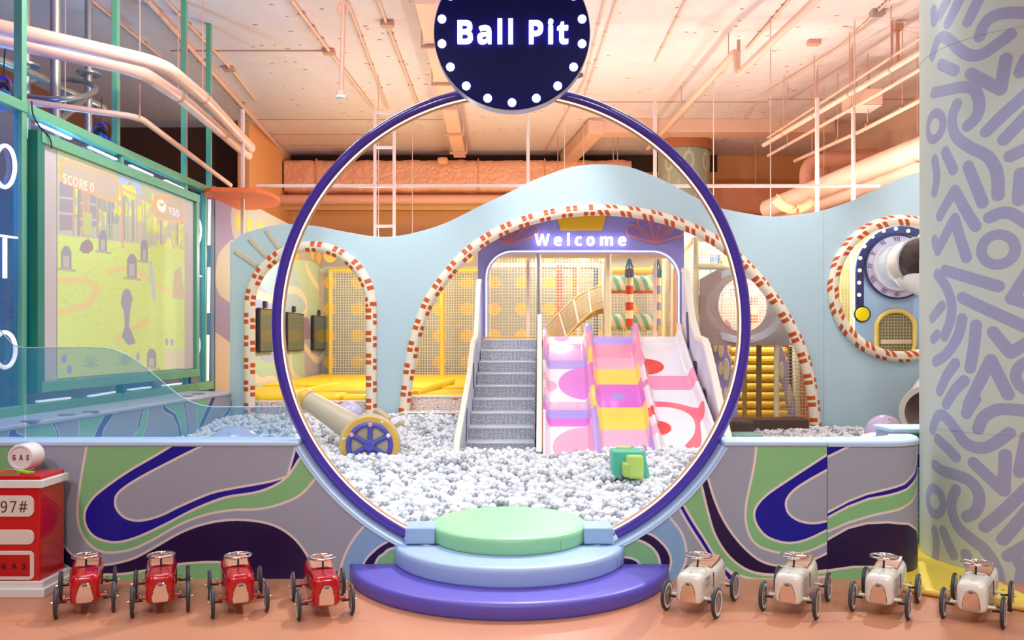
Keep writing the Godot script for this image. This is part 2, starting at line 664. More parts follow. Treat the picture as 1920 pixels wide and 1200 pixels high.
# ---------------------------------------------------------------- the room
func room() -> void:
	var pink := mat(Color.WHITE, 0.75, 0.0, {"albedo_texture": noise_tex(0.012, c8(226, 206, 202), c8(232, 215, 211), 512, 5), "uv1_triplanar": true, "uv1_world_triplanar": true, "uv1_scale": Vector3(0.3, 0.3, 0.3), "normal_enabled": true, "normal_texture": noise_tex(0.02, Color.BLACK, Color.WHITE, 512, 4, true, 2.0, 3), "normal_scale": 0.4})
	var s := Sh.new()
	s.box(Vector3(-0.5, -0.1, -3.4), Vector3(17.6, 0.2, 26.6))
	var fl := mat(Color.WHITE, 0.4, 0.0, {"albedo_texture": noise_tex(0.006, c8(198, 132, 96), c8(206, 142, 106), 512, 5, false, 0, 5), "uv1_triplanar": true, "uv1_world_triplanar": true, "uv1_scale": Vector3(0.25, 0.25, 0.25), "roughness_texture": noise_tex(0.01, Color(0.75, 0.75, 0.75), Color.WHITE, 256, 4, false, 0, 8)})
	var floor_ := struct("floor", s, fl, "glossy terracotta orange floor under the ride-on cars")
	var seam := mat(c8(196, 116, 78), 0.6)
	for l in [[Vector3(-3.2, 0, 0.93), Vector3(-0.9, 0, 0.93)], [Vector3(1.1, 0, 0.94), Vector3(3.4, 0, 0.94)], [Vector3(-2.78, 0, 1.05), Vector3(-2.62, 0, 1.18)]]:
		s = Sh.new()
		s.tube(p3([l[0], l[1]]), 0.0016, 6)
		part("seam", s, seam, floor_)
	s = Sh.new()
	s.box(Vector3(-0.5, ROOF + 0.1, -3.4), Vector3(17.6, 0.2, 26.6))
	var ceil := struct("ceiling", s, pink, "pale pink painted concrete ceiling")
	# joints between the cast slabs, and rough scabs left by the shuttering
	for q in [[320, 95, 620], [480, 224, 830], [510, 252, 750], [540, 272, 740], [1090, 191, 1440], [1440, 186, 1745]]:
		s = Sh.new()
		s.tube(p3([at_h(q[0], q[1], ROOF - 0.005), at_h(q[2], q[1], ROOF - 0.005)]), 0.014, 6)
		part("slab_joint", s, mat(c8(190, 140, 116), 0.8), ceil)
	s = Sh.new()
	for i in 240:
		var p := Vector3(rng.randf_range(-4.5, 5.5), ROOF - 0.003, rng.randf_range(-14, -5.5))
		s.box(p, Vector3(rng.randf_range(0.02, 0.09), 0.006, rng.randf_range(0.01, 0.025)))
	part("scab", s, mat(c8(188, 140, 116), 0.9), ceil).set_meta("kind", "stuff")
	var orange := mat(c8(240, 170, 108), 0.75)
	s = Sh.new()
	s.box(Vector3(-0.5, 3.3, -16.45), Vector3(17.6, 6.8, 0.2))
	struct("wall_back", s, orange, "orange rear wall seen over the wavy blue wall")
	s = Sh.new()
	s.box(Vector3(-0.5, 3.3, 9.8), Vector3(17.6, 6.8, 0.2))
	struct("wall_front", s, mat(c8(235, 225, 215), 0.8), "pale wall behind the viewer")
	s = Sh.new()
	s.box(Vector3(-9.2, 3.3, -3.4), Vector3(0.2, 6.8, 26.6))
	struct("wall_left", s, mat(c8(150, 95, 70), 0.8), "brown side wall beyond the glazed screen wall")
	s = Sh.new()
	s.box(Vector3(8.2, 3.3, -3.4), Vector3(0.2, 6.8, 26.6))
	struct("wall_right", s, mat(c8(236, 196, 172), 0.8), "pale pink side wall beyond the patterned column")
	# stub wall that closes the bright rear corner, and the unlit recess left of it, its shade painted dark brown
	s = Sh.new()
	s.box(Vector3(-5.95, 3.3, -14.5), Vector3(0.25, 6.6, 3.7))
	struct("wall_stub", s, orange, "orange end wall at the left of the rear wall")
	s = Sh.new()
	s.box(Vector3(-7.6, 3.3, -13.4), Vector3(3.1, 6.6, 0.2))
	struct("wall_shaded_recess", s, mat(c8(84, 48, 34), 0.9), "wall in the unlit recess above the screen wall, its shade painted dark brown")

# ---------------------------------------------------------------- rear of the hall, above the wavy wall
func back_area() -> void:
	var pinkp := mat(c8(232, 178, 152), 0.5)
	var s := Sh.new()
	# dark slot between rear wall and ceiling
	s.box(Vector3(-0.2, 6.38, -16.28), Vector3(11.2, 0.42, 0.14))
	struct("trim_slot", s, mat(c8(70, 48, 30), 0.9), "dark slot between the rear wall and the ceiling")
	# foil wrapped air duct
	var t := thing("air_duct", "long crinkled pink foil-wrapped air duct along the rear wall", "duct", Vector3(0, 5.3, -15.9))
	s = Sh.new()
	var a := at(540, 335, 22.0)
	var b := at(1180, 335, 22.0)
	var rows := []
	var nz := FastNoiseLite.new()
	nz.seed = 4
	nz.frequency = 1.4
	for i in 181:
		var f := i / 180.0
		var row := PackedVector3Array()
		for j in 33:
			var an := TAU * j / 32
			var x := lerpf(a.x, b.x, f)
			var rr := 0.41 + 0.035 * nz.get_noise_3d(x, cos(an) * 0.8, sin(an) * 0.8) + 0.02 * nz.get_noise_3d(x * 4, cos(an) * 3, sin(an) * 3)
			row.append(Vector3(x, a.y + clampf(sin(an) * 1.3, -1, 1) * rr, a.z + clampf(cos(an) * 1.3, -1, 1) * rr))
		rows.append(row)
	s.grid(rows, true, [], true)
	part("foil_wrap", s, mat(c8(236, 168, 132), 0.38, 0.1, {"normal_enabled": true, "normal_texture": noise_tex(0.02, Color.BLACK, Color.WHITE, 512, 3, true, 8.0, 6), "uv1_triplanar": true, "uv1_scale": Vector3(0.7, 0.7, 0.7)}), t)
	for x in [600, 745, 898, 1020]:
		s = Sh.new()
		var p := at(x, 335, 22.0)
		s.rbox(p, Vector3(0.03, 0.86, 0.88), 0.01)
		part("strap", s, mat(c8(214, 150, 118), 0.5), t)
	for x in [647, 830]:
		s = Sh.new()
		var p := at(x, 302, 21.4)
		s.rbox(p, Vector3(0.28, 0.2, 0.2), 0.08)
		part("wrap_fold", s, mat(c8(236, 168, 132), 0.4), t)
	# long pipe below the duct
	s = Sh.new()
	s.tube(p3([at(505, 375, 21.5), at(985, 375, 21.5)]), 0.13, 20)
	one("drain_pipe", s, mat(c8(235, 170, 140), 0.45), "thick horizontal pink pipe under the foil air duct", "pipe")
	s = Sh.new()
	s.rbox(at(760, 390, 21.9), Vector3(6.6, 0.14, 0.2), 0.02)
	one("wall_beam", s, mat(c8(235, 175, 100), 0.6), "yellow-orange beam along the rear wall under the thick pipe", "beam")
	# lumpy pink ducts at the right of the rear wall
	s = Sh.new()
	s.rbox(at(1420, 375, 21.8), Vector3(2.6, 0.8, 0.6), 0.12, Basis(), 3)
	one("duct_box", s, mat(c8(226, 150, 112), 0.5), "orange-pink duct box behind the right end of the ring", "duct")
	s = Sh.new()
	s.rbox(at_h(1330, 240, 6.45) + Vector3(0, 0, 0), Vector3(5.4, 0.3, 0.5), 0.01)
	struct("trim_soffit", s, mat(c8(226, 178, 152), 0.7), "pink downstand beam across the ceiling behind the ring")
	s = Sh.new()
	var p0 := at_h(1118, 238, 6.4)
	var p1 := at_h(1062, 300, 6.4)
	s.rbox((p0 + p1) / 2, Vector3(0.35, 0.3, p0.distance_to(p1)), 0.01, Basis.looking_at(p1 - p0, Vector3.UP))
	struct("trim_soffit", s, mat(c8(226, 178, 152), 0.7), "sloping pink downstand beam beside the sign")
	# round column at the back with a printed chain of rings
	var cv := Cv.new(1024, 1024, Rect2(0, 0, 8, 8), c8(168, 172, 150))
	for i in 9:
		for k in 7:
			var c := Vector2(i + (0.5 if k % 2 else 0.0), k * 1.2 + 0.4)
			cv.line([c - Vector2(0, 0.6), c + Vector2(0, 0.6)], 0.07, c8(205, 205, 178))
			cv.disc(c, Vector2(0.26, 0.3), c8(205, 205, 178))
			cv.disc(c, Vector2(0.16, 0.2), c8(168, 172, 150))
	var tx := cv.tex()
	var base := at(1282, 635, 21.0)
	t = thing("patterned_column", "distant round column with a pale chain of rings, behind the ring's right side", "column", Vector3(base.x, 0, base.z))
	s = Sh.new()
	s.lathe(PackedVector2Array([Vector2(0.63, 0), Vector2(0.63, 6.35)]), 40, Transform3D(Basis(), Vector3(base.x, 0, base.z)))
	part("shaft", s, printed(tx, 0.6, {"uv1_scale": Vector3(1, 1, 1)}), t)
	s = Sh.new()
	s.lathe(PackedVector2Array([Vector2(0.66, 6.35), Vector2(0.66, 6.6)]), 40, Transform3D(Basis(), Vector3(base.x, 0, base.z)))
	part("collar", s, mat(c8(190, 110, 70), 0.7), t, "rust orange collar under the ceiling")

func rod(t: Node3D, a: Vector3, b: Vector3, r: float, m: Material, called := "hanger_rod") -> void:
	var s := Sh.new()
	s.tube(p3([a, b]), r, 6)
	part(called, s, m, t)

func pipe(called: String, label: String, pts: Array, r: float, m: Material, bend := 0.25, seg := 14) -> Node3D:
	# a pipe with rounded bends
	var q := PackedVector3Array()
	for i in pts.size():
		if i == 0 or i == pts.size() - 1:
			q.append(pts[i])
			continue
		var a: Vector3 = pts[i] + (pts[i - 1] - pts[i]).limit_length(bend)
		var b: Vector3 = pts[i] + (pts[i + 1] - pts[i]).limit_length(bend)
		for k in 7:
			var f := k / 6.0
			q.append(a.lerp(pts[i], f).lerp(pts[i].lerp(b, f), f))
	var t := thing(called, label, "pipe", pts[0])
	var s := Sh.new()
	s.tube(q, r, seg)
	part("pipe_run", s, m, t)
	return t

func clamp_ring(t: Node3D, p: Vector3, dir: Vector3, r: float, m: Material, hang := true) -> void:
	var s := Sh.new()
	var xf := Transform3D(Basis.looking_at(dir.normalized(), Vector3.UP) * Basis(Vector3.RIGHT, PI / 2), p)
	s.lathe(PackedVector2Array([Vector2(r * 1.02, -0.02), Vector2(r * 1.12, -0.02), Vector2(r * 1.12, 0.02), Vector2(r * 1.02, 0.02)]), 20, xf)
	part("clamp", s, m, t)
	if hang:
		rod(t, p + Vector3(0, r, 0), Vector3(p.x, ROOF, p.z), 0.008, m)

func pipework() -> void:
	var pk := mat(c8(238, 190, 166), 0.42)
	var dk := mat(c8(206, 150, 126), 0.55)
	var grey := mat(c8(180, 172, 160), 0.4, 0.7)
	# twin large pipes and a smaller one over the screen wall
	var a := [at(-40, 42, 8.3), at(305, 120, 9.6), at(385, 186, 11.1), at(470, 277, 13.7)]
	var t := pipe("ceiling_pipe", "upper of the two thick pink pipes bending over the screen wall", a, 0.078, pk, 0.35)
	clamp_ring(t, at(380, 182, 11.0), a[3] - a[1], 0.078, dk)
	var b := [at(-40, 66, 8.6), at(262, 132, 9.83), at(340, 184, 11.0), at(465, 291, 14.3)]
	t = pipe("ceiling_pipe", "lower of the two thick pink pipes bending over the screen wall", b, 0.078, pk, 0.35)
	clamp_ring(t, at(334, 180, 10.9), b[3] - b[1], 0.078, dk)
	var c := [at(45, 190, 9.31), at(262, 220, 9.98), at(432, 347, 14.4)]
	t = pipe("ceiling_pipe", "thin pink pipe bending just above the green frame of the screen wall", c, 0.037, pk, 0.2)
	rod(t, at(262, 220, 9.98), at(262, -10, 9.98), 0.008, dk)
	rod(t, at(350, 286, 12.0), at(350, 60, 12.0), 0.008, dk)
	# conduits on the ceiling: [points, radius, label]
	var run := [
		[[170, 0, 300, 105], 0.022, "thin conduit at the far left of the ceiling"],
		[[275, 0, 545, 300], 0.045, "pink pipe running back along the left of the ceiling to the rear corner"],
		[[310, 0, 392, 86, 432, 128, 480, 190], 0.022, "kinked conduit with a box, beside the left ceiling pipe"],
		[[546, 0, 617, 95, 700, 203], 0.028, "conduit with a junction box left of the hanging sensor"],
		[[652, 5, 727, 203], 0.022, "conduit starting at the hanging sensor's bracket"],
		[[708, 0, 784, 198], 0.024, "conduit nearest to the cable tray left of the sign"],
		[[1133, 0, 1096, 150, 1020, 288], 0.014, "thin conduit just right of the sign"],
		[[1156, 0, 1092, 190], 0.014, "second thin conduit right of the sign"],
		[[1286, 0, 1228, 115], 0.014, "short conduit over the right side of the ring"],
		[[1480, 0, 1440, 46, 1400, 92], 0.02, "conduit running beside the kinked pipe at the upper right"],
		[[1668, 0, 1645, 22, 1580, 85, 1436, 175], 0.02, "conduit with a small box at the upper right"],
		[[1420, 190, 1380, 240, 1355, 268], 0.016, "bent conduit above the distant patterned column"],
	]
	for r in run:
		var pts := []
		for i in range(0, r[0].size(), 2):
			pts.append(at_h(r[0][i], r[0][i + 1], ROOF - r[1] - 0.01))
		t = pipe("conduit", r[2], pts, r[1], pk, 0.1, 8)
		for i in range(1, 4):
			var p: Vector3 = pts[0].lerp(pts[1], i / 4.0)
			var s := Sh.new()
			s.rbox(p + Vector3(0, r[1] * 0.5, 0), Vector3(r[1] * 4, r[1], 0.03), 0.004)
			part("saddle", s, dk, t)
	for q in [[617, 97, "junction box on the conduit left of the hanging sensor"], [726, 45, "junction box on the conduit beside the cable tray"], [430, 129, "junction box on the kinked conduit at the left of the ceiling"], [1526, 80, "flat junction box on the ceiling at the upper right"], [1645, 24, "small grey junction box beside the patterned pillar"]]:
		var s := Sh.new()
		s.rbox(at_h(q[0], q[1], ROOF - 0.04), Vector3(0.2, 0.08, 0.14), 0.01)
		one("junction_box", s, dk if q[0] != 1645 else grey, "pink " + q[2] if q[0] != 1645 else q[2], "box")
	# cable tray left of the sign
	t = thing("cable_tray", "wide flat pink cable tray running back behind the sign", "tray", at_h(800, 0, 6.3))
	var p0 := at_h(798, 0, 6.35)
	var p1 := at_h(862, 292, 6.35)
	var s := Sh.new()
	s.rbox((p0 + p1) / 2, Vector3(0.3, 0.1, p0.distance_to(p1)), 0.01, Basis.looking_at(p1 - p0, Vector3.UP))
	part("tray", s, pk, t)
	for y in [78, 150, 196, 246, 281]:
		var p := p0.lerp(p1, inverse_lerp(p0.z, p1.z, CZ - (6.35 - EYE) * F / (HY - y)))
		s = Sh.new()
		s.rbox(p - Vector3(0, 0.08, 0), Vector3(0.42, 0.05, 0.06), 0.008)
		part("bracket", s, dk, t)
		rod(t, p + Vector3(-0.2, -0.08, 0), Vector3(p.x - 0.2, ROOF, p.z), 0.012, pk)
		rod(t, p + Vector3(0.2, -0.08, 0), Vector3(p.x + 0.2, ROOF, p.z), 0.012, pk)
	# the sensor that hangs on a rod and cable left of the ring
	t = thing("hanging_sensor", "sensor with a white cap hanging on a pink rod left of the sign", "sensor", at(640, 182, 11.0))
	rod(t, at(640, 172, 11.0), at(645, -12, 11.0), 0.028, mat(c8(226, 170, 145), 0.5), "drop_rod")
	s = Sh.new()
	s.tube(PackedVector3Array(cr([at(637, 28, 10.98), at(633, 12, 10.98), at(640, 2, 10.98), at(652, 10, 10.98), at(651, 24, 10.98)], false, 6)), 0.016, 8)
	part("cable_loop", s, mat(c8(226, 170, 145), 0.5), t)
	s = Sh.new()
	var xf := Transform3D(Basis(), at(639, 178, 11.0))
	s.lathe(PackedVector2Array([Vector2(0, 0.05), Vector2(0.055, 0.05), Vector2(0.06, 0.02), Vector2(0.06, -0.01)]), 20, xf)
	part("sensor_body", s, mat(c8(230, 172, 150), 0.5), t)
	s = Sh.new()
	s.lathe(PackedVector2Array([Vector2(0.062, -0.01), Vector2(0.062, -0.04), Vector2(0.04, -0.055), Vector2(0, -0.055)]), 20, xf)
	part("lens_cap", s, mat(c8(225, 230, 222), 0.3), t, "white sensor cap")
	# kinked pipe at the upper right
	t = pipe("ceiling_pipe", "pink pipe with a vertical kink crossing the ceiling at the upper right", [at_h(1215, 278, 6.2), at_h(1380, 95, 6.2), at(1383, 140, 13.2), at(1560, -30, 10.5)], 0.055, pk, 0.12)
	rod(t, at(1385, 75, 13.2), at(1385, 138, 13.2), 0.03, mat(c8(222, 168, 146), 0.5), "vent_stub")
	for q in [[1366, 100], [1277, 190]]:
		var p := at_h(q[0], q[1] + 10, 6.2)
		rod(t, p, Vector3(p.x, ROOF, p.z), 0.008, dk)
	# pipes that run from behind the pillar towards the back
	var rr := [
		[[1790, 30, 1440, 258], 11.5, 17.0, 0.022, "thinnest of the pink pipes slanting down from the patterned pillar"],
		[[1790, 60, 1432, 272], 11.0, 16.5, 0.042, "upper thick pink pipe slanting down from the patterned pillar"],
		[[1790, 92, 1650, 174, 1440, 292], 11.5, 17.5, 0.03, "broken-line pink pipe with couplings below the two slanting pipes"],
		[[1790, 155, 1610, 248, 1490, 302], 12.0, 17.5, 0.034, "lowest of the slanting pink pipes, above the big twin pipes"],
	]
	for r in rr:
		var pts := []
		var m: int = r[0].size() / 2
		for i in m:
			var f: float = (r[0][0] - r[0][i * 2]) / float(r[0][0] - r[0][m * 2 - 2])
			pts.append(at(r[0][i * 2], r[0][i * 2 + 1], 1.0 / lerpf(1.0 / r[1], 1.0 / r[2], f)))
		t = pipe("slanting_pipe", r[4], pts, r[3], pk, 0.1, 10)
		for i in 4:
			var p: Vector3 = pts[0].lerp(pts[m - 1], 0.25 + 0.2 * i)
			clamp_ring(t, p, pts[m - 1] - pts[0], r[3], dk)
	# big twin pipes at the right with an elbow
	t = pipe("big_pipe", "upper of the big twin pink pipes going behind the wavy wall", [at(1830, 236, 12.6), at(1545, 350, 15.8), at(1440, 392, 17.5)], 0.19, pk, 0.3, 22)
	clamp_ring(t, at(1720, 280, 13.7), Vector3(-1, 0, -1), 0.19, dk)
	t = pipe("big_pipe", "lower of the big twin pink pipes going behind the wavy wall", [at(1830, 268, 12.9), at(1600, 356, 15.6), at(1460, 405, 17.8)], 0.17, pk, 0.3, 22)
	clamp_ring(t, at(1545, 373, 16.4), Vector3(-1, 0, -1), 0.17, dk)
	t = pipe("elbow_pipe", "pink pipe with two elbows rising behind the wavy wall right of the ring", [at(1512, 395, 17.5), at(1512, 302, 17.5), at(1700, 296, 17.5)], 0.14, mat(c8(228, 160, 134), 0.45), 0.3, 18)
	t = pipe("elbow_pipe", "wider upright pink pipe behind the thin upright post", [at(1541, 390, 18.5), at(1541, 298, 18.5), at(1640, 292, 18.5)], 0.16, mat(c8(228, 160, 134), 0.45), 0.25, 18)
	t = pipe("elbow_pipe", "sagging orange-pink pipe bend lying on top of the wavy wall", [at(1455, 372, 14.8), at(1468, 392, 14.8), at(1510, 394, 14.8), at(1524, 376, 14.8)], 0.09, mat(c8(240, 170, 125), 0.45), 0.25, 16)
	# box hanging at the right
	t = thing("access_box", "pink box with a white underside hanging among the slanting pipes", "box", at(1615, 195, 14.5))
	s = Sh.new()
	s.rbox(at(1616, 188, 14.5), Vector3(0.5, 0.26, 0.5), 0.01)
	part("case", s, pk, t)
	s = Sh.new()
	s.rbox(at(1616, 204, 14.5), Vector3(0.48, 0.02, 0.48), 0.005)
	part("base_plate", s, mat(c8(245, 225, 205), 0.5), t, "white base plate")
	rod(t, at(1605, 170, 14.5), at(1605, 130, 14.5), 0.01, dk)
	rod(t, at(1630, 170, 14.5), at(1630, 130, 14.5), 0.01, dk)
	t = thing("ceiling_bracket", "square pink bracket on a post under the ceiling beside the patterned pillar", "bracket", at(1683, 60, 12.6))
	s = Sh.new()
	s.rbox(at_h(1683, 51, 6.5), Vector3(0.13, 0.1, 0.13), 0.01)
	part("plate", s, dk, t)
	rod(t, at_h(1683, 51, 6.5), at_h(1683, 51, 6.5) + Vector3(0, -0.55, 0), 0.03, dk, "post")
	# steel that carries the wavy wall: rail, ladder and posts
	var st := mat(c8(245, 212, 200), 0.45)
	t = thing("support_rail", "long pale pink steel rail level behind the top of the wavy wall", "rail", at(960, 350, 12.9))
	s = Sh.new()
	s.rbox((at(480, 351, 12.9) + at(1650, 346, 12.9)) / 2, Vector3(9.43, 0.045, 0.045), 0.006)
	part("rail", s, st, t)
	t = thing("support_ladder", "pale pink steel ladder frame standing behind the dip of the wavy wall", "ladder", at(721, 440, 12.75))
	for x in [703, 739]:
		s = Sh.new()
		s.rbox(Vector3(at(x, 0, 12.75).x, at(x, 206, 12.75).y / 2, CZ - 12.75), Vector3(0.045, at(x, 206, 12.75).y, 0.045), 0.006)
		part("upright", s, st, t)
	for y in [211, 276, 424]:
		s = Sh.new()
		s.rbox(at(721, y, 12.75), Vector3(0.25, 0.04, 0.04), 0.005)
		part("rung", s, st, t)
	for q in [[990, 205, "behind the sign"], [1228, 191, "left of the distant patterned column"], [1532, 183, "behind the wavy wall right of the ring"], [455, 205, "at the left end of the wavy wall"], [1600, 200, "nearest the hanging access box"]]:
		s = Sh.new()
		var top := at(q[0], q[1], 13.1)
		var h := top.y
		s.rbox(Vector3(top.x, h / 2, top.z), Vector3(0.05, h, 0.05), 0.006)
		one("support_post", s, st, "thin upright pale pink steel post " + q[2], "post", "posts behind the wavy wall")
	# small hanging rods between ceiling and steel
	for x in [1046, 1150, 1158, 1417]:
		s = Sh.new()
		s.tube(p3([at_h(x, 255, 6.6), at(x, 360, 20.0)]), 0.012, 6)
		one("drop_wire", s, dk, "thin drop rod from the ceiling at the rear, " + {1046: "nearest to the sign", 1150: "left one of a close pair", 1158: "right one of a close pair", 1417: "farthest to the right"}[x], "rod")
	# security camera right of the sign
	t = thing("security_camera", "small grey security camera peeping out right of the sign", "camera", at(1088, 141, 7.4))
	s = Sh.new()
	s.rbox(at(1086, 142, 7.4), Vector3(0.07, 0.035, 0.05), 0.012, Basis(Vector3.FORWARD, -0.3))
	part("housing", s, mat(c8(150, 150, 140), 0.4), t)
	s = Sh.new()
	s.tube(p3([at(1078, 145, 7.4), at(1072, 120, 7.4), at(1072, 60, 7.4), at(1072, -420, 7.4)]), 0.008, 8)
	part("arm", s, mat(c8(200, 170, 150), 0.4), t)

# ---------------------------------------------------------------- the wavy blue wall with its arches
func pw(a: Array, d: float) -> PackedVector2Array:
	var o := PackedVector2Array()
	for i in range(0, a.size(), 2):
		var p := at(a[i], a[i + 1], d)
		o.append(Vector2(p.x, p.y))
	return o

func pv(a: Array, d: float) -> PackedVector2Array:   # the same for a list of points
	var o := PackedVector2Array()
	for q in a:
		var p := at(q.x, q.y, d)
		o.append(Vector2(p.x, p.y))
	return o

func zat(d: float) -> Transform3D:
	return Transform3D(Basis(), Vector3(0, 0, CZ - d))

func roll_tex(slant: float) -> ImageTexture:
	# cream vinyl with pairs of rust orange patches, 0.64 m along by once round
	var cream := c8(242, 232, 208)
	var cv := Cv.new(1024, 512, Rect2(0, 0, 0.64, 1), cream)
	var rust := c8(205, 84, 24)
	for col in 3:
		var v0 := 0.02 + col / 3.0
		for k in 2:
			var u0: float = 0.02 + k * 0.32 + [0.0, 0.16, 0.075][col]
			var w := [0.06, 0.06]
			if col == 1 and k == 0:
				w = [0.09, 0.055]
			var u := u0
			for j in 2:
				for sh in [-0.64, 0.0, 0.64]:
					cv.fill([Vector2(u + sh, v0), Vector2(u + w[j] + sh, v0), Vector2(u + w[j] + slant + sh, v0 + 0.28), Vector2(u + slant + sh, v0 + 0.28)], rust)
				u += w[j] + 0.036
	return cv.tex()

func roll(t: Node3D, called: String, path: PackedVector3Array, m: Material, r := 0.078) -> void:
	var s := Sh.new()
	s.tube(path, r, 20, false, true, Vector3(0.3, 0, 1))
	part(called, s, m, t)

var wall_mat: StandardMaterial3D
var roll_mat: StandardMaterial3D
var roll_slant: StandardMaterial3D
const D_WALL := 12.2

func scenic_wall() -> void:
	wall_mat = mat(c8(188, 215, 222), 0.5)
	roll_mat = printed(roll_tex(0.0), 0.4, {"uv1_scale": Vector3(1.0 / 0.64, 1, 1)})
	roll_slant = printed(roll_tex(0.07), 0.4, {"uv1_scale": Vector3(1.0 / 0.64, 1, 1)})
	var top := cr(v2([433, 455, 455, 439, 480, 430, 510, 423, 540, 420, 575, 422, 600, 425, 650, 435, 700, 443, 740, 443, 790, 433, 840, 416, 900, 386, 960, 358, 1000, 338, 1060, 316, 1100, 309, 1130, 308, 1180, 313, 1240, 336, 1300, 368, 1340, 387, 1400, 400, 1450, 406, 1500, 402, 1545, 394]), false, 4)
	var big := cr(v2([757, 800, 758, 770, 762, 735, 768, 690, 780, 630, 803, 568, 835, 520, 877, 474, 930, 438, 990, 413, 1060, 398, 1130, 394, 1200, 400, 1268, 417, 1330, 445, 1385, 485, 1432, 536, 1470, 590, 1500, 650, 1517, 705, 1526, 760, 1529, 800]), false, 5)
	var small := arc2(Vector2(582, 576), 114, 180, 360, 36)
	var t := thing("scenic_wall", "pale blue wall with a wavy top, two arches and a round opening, behind the ball pit", "wall", Vector3(0, 0, CZ - D_WALL))
	var fy := HY + EYE * F / D_WALL
	var out := top.duplicate()
	out.append(Vector2(1545, fy))
	out.append(Vector2(1529, fy))
	var rev := big.duplicate()
	rev.reverse()
	out.append_array(rev)
	out.append_array([Vector2(757, fy), Vector2(696, fy)])
	var rs := small.duplicate()
	rs.reverse()
	out.append_array(rs)
	out.append_array([Vector2(468, fy), Vector2(431, fy), Vector2(431, 456)])
	var s := Sh.new()
	s.extr(pv(out, D_WALL), -0.22, 0.0, zat(D_WALL), 0.006)
	part("wall_panel", s, wall_mat, t)
	# two panels meet at the middle of the round opening
	var c := Vector2(1690, 541)
	var o2 := cr(v2([1545, 394, 1600, 375, 1650, 352, 1690, 334]), false, 4)
	var half := arc2(c, 127, 270, 90, 28)
	o2.append_array(half)
	o2.append_array([Vector2(1690, fy), Vector2(1545, fy)])
	s = Sh.new()
	s.extr(pv(o2, D_WALL), -0.22, 0.0, zat(D_WALL), 0.0)
	part("wall_panel", s, wall_mat, t)
	o2 = cr(v2([1690, 334, 1720, 324, 1746, 320, 1790, 322, 1840, 334]), false, 4)
	o2.append_array([Vector2(1840, fy), Vector2(1690, fy)])
	o2.append_array(arc2(c, 127, 90, -90, 28))
	s = Sh.new()
	s.extr(pv(o2, D_WALL), -0.22, 0.0, zat(D_WALL), 0.0)
	part("wall_panel", s, wall_mat, t)
	# raised rays round the left arch
	for q in [[499, 430, 525, 466], [467, 446, 503, 483], [440, 469, 483, 499], [420, 520, 462, 532]]:
		if q[0] == 420:
			continue
		var a := at(q[0], q[1], D_WALL)
		var b := at(q[2], q[3], D_WALL)
		s = Sh.new()
		var bs := Basis.looking_at((b - a).normalized(), Vector3(0, 0, 1))
		s.rbox((a + b) / 2, Vector3(0.085, 0.05, a.distance_to(b)), 0.04, bs, 3)
		part("ray", s, mat(c8(205, 198, 178), 0.5), t)
	# padded rolls round the openings
	var d := D_WALL - 0.02
	t = thing("padded_roll", "cream padded roll with rust orange patches framing the small left arch", "padding", at(582, 700, d), 0, "patched rolls round the openings")
	roll(t, "leg", p3([at(468, 830, d), at(468, 700, d), at(468, 576, d)]), roll_mat)
	var arch := PackedVector3Array()
	for p in small:
		arch.append(at(p.x, p.y, d))
	roll(t, "arch_roll", arch, roll_mat)
	roll(t, "leg", p3([at(696, 576, d), at(696, 700, d), at(696, 830, d)]), roll_mat)
	t = thing("padded_roll", "long cream padded roll with rust orange patches framing the big middle arch", "padding", at(1143, 760, d), 0, "patched rolls round the openings")
	var l := PackedVector3Array([at(757, 840, d)])
	var r := PackedVector3Array()
	for p in big:
		if p.x <= 1127:
			l.append(at(p.x, p.y, d))
		else:
			if r.is_empty():
				r.append(l[l.size() - 1])
			r.append(at(p.x, p.y, d))
	var r2 := PackedVector3Array()
	var r1 := PackedVector3Array()
	for i in r.size():
		if i < r.size() * 0.42:
			r1.append(r[i])
		else:
			if r2.is_empty():
				r2.append(r1[r1.size() - 1])
			r2.append(r[i])
	r2.append(at(1529, 840, d))
	roll(t, "arch_roll", l, roll_mat, 0.08)
	roll(t, "arch_roll", r1, roll_slant, 0.08)
	roll(t, "arch_roll", r2, roll_mat, 0.08)
	t = thing("padded_roll", "cream padded roll with slanted rust patches framing the round opening at the right", "padding", at(1690, 670, d), 0, "patched rolls round the openings")
	var ring := PackedVector3Array()
	for i in 72:
		ring.append(at(c.x + 128 * cos(TAU * i / 72), c.y + 128 * sin(TAU * i / 72), d))
	s = Sh.new()
	s.tube(ring, 0.078, 20, true, false, Vector3(0.3, 0, 1))
	part("ring_roll", s, roll_slant, t)

# ---------------------------------------------------------------- netting
func net(s: Sh, o: Vector3, u: Vector3, v: Vector3, nu: int, nv: int, r := 0.0035) -> void:
	for i in nu + 1:
		var a := o + u * (float(i) / nu)
		s.tube(p3([a, a + v]), r, 4, false, false)
	for j in nv + 1:
		var a := o + v * (float(j) / nv)
		s.tube(p3([a, a + u]), r, 4, false, false)

func net_panel(t: Node3D, a: Vector3, b: Vector3, h: float, cell: float, m: Material, r := 0.0035, called := "netting") -> void:
	var s := Sh.new()
	var u := b - a
	net(s, a, u, Vector3(0, h, 0), int(round(u.length() / cell)), int(round(h / cell)), r)
	part(called, s, m, t).set_meta("kind", "stuff")

func pad_post(t: Node3D, a: Vector3, b: Vector3, r: float, m: Material, called := "padded_post") -> void:
	var s := Sh.new()
	var n := maxi(2, int(a.distance_to(b) / 0.35))
	var path := PackedVector3Array()
	var rad := []
	for i in n:
		# foam sleeves with a nick at every joint
		for f in [0.02, 0.06, 0.94, 0.98]:
			path.append(a.lerp(b, (i + f) / n))
			rad.append(r if f > 0.05 and f < 0.95 else r * 0.92)
	s.tube(path, rad, 14)
	part(called, s, m, t)

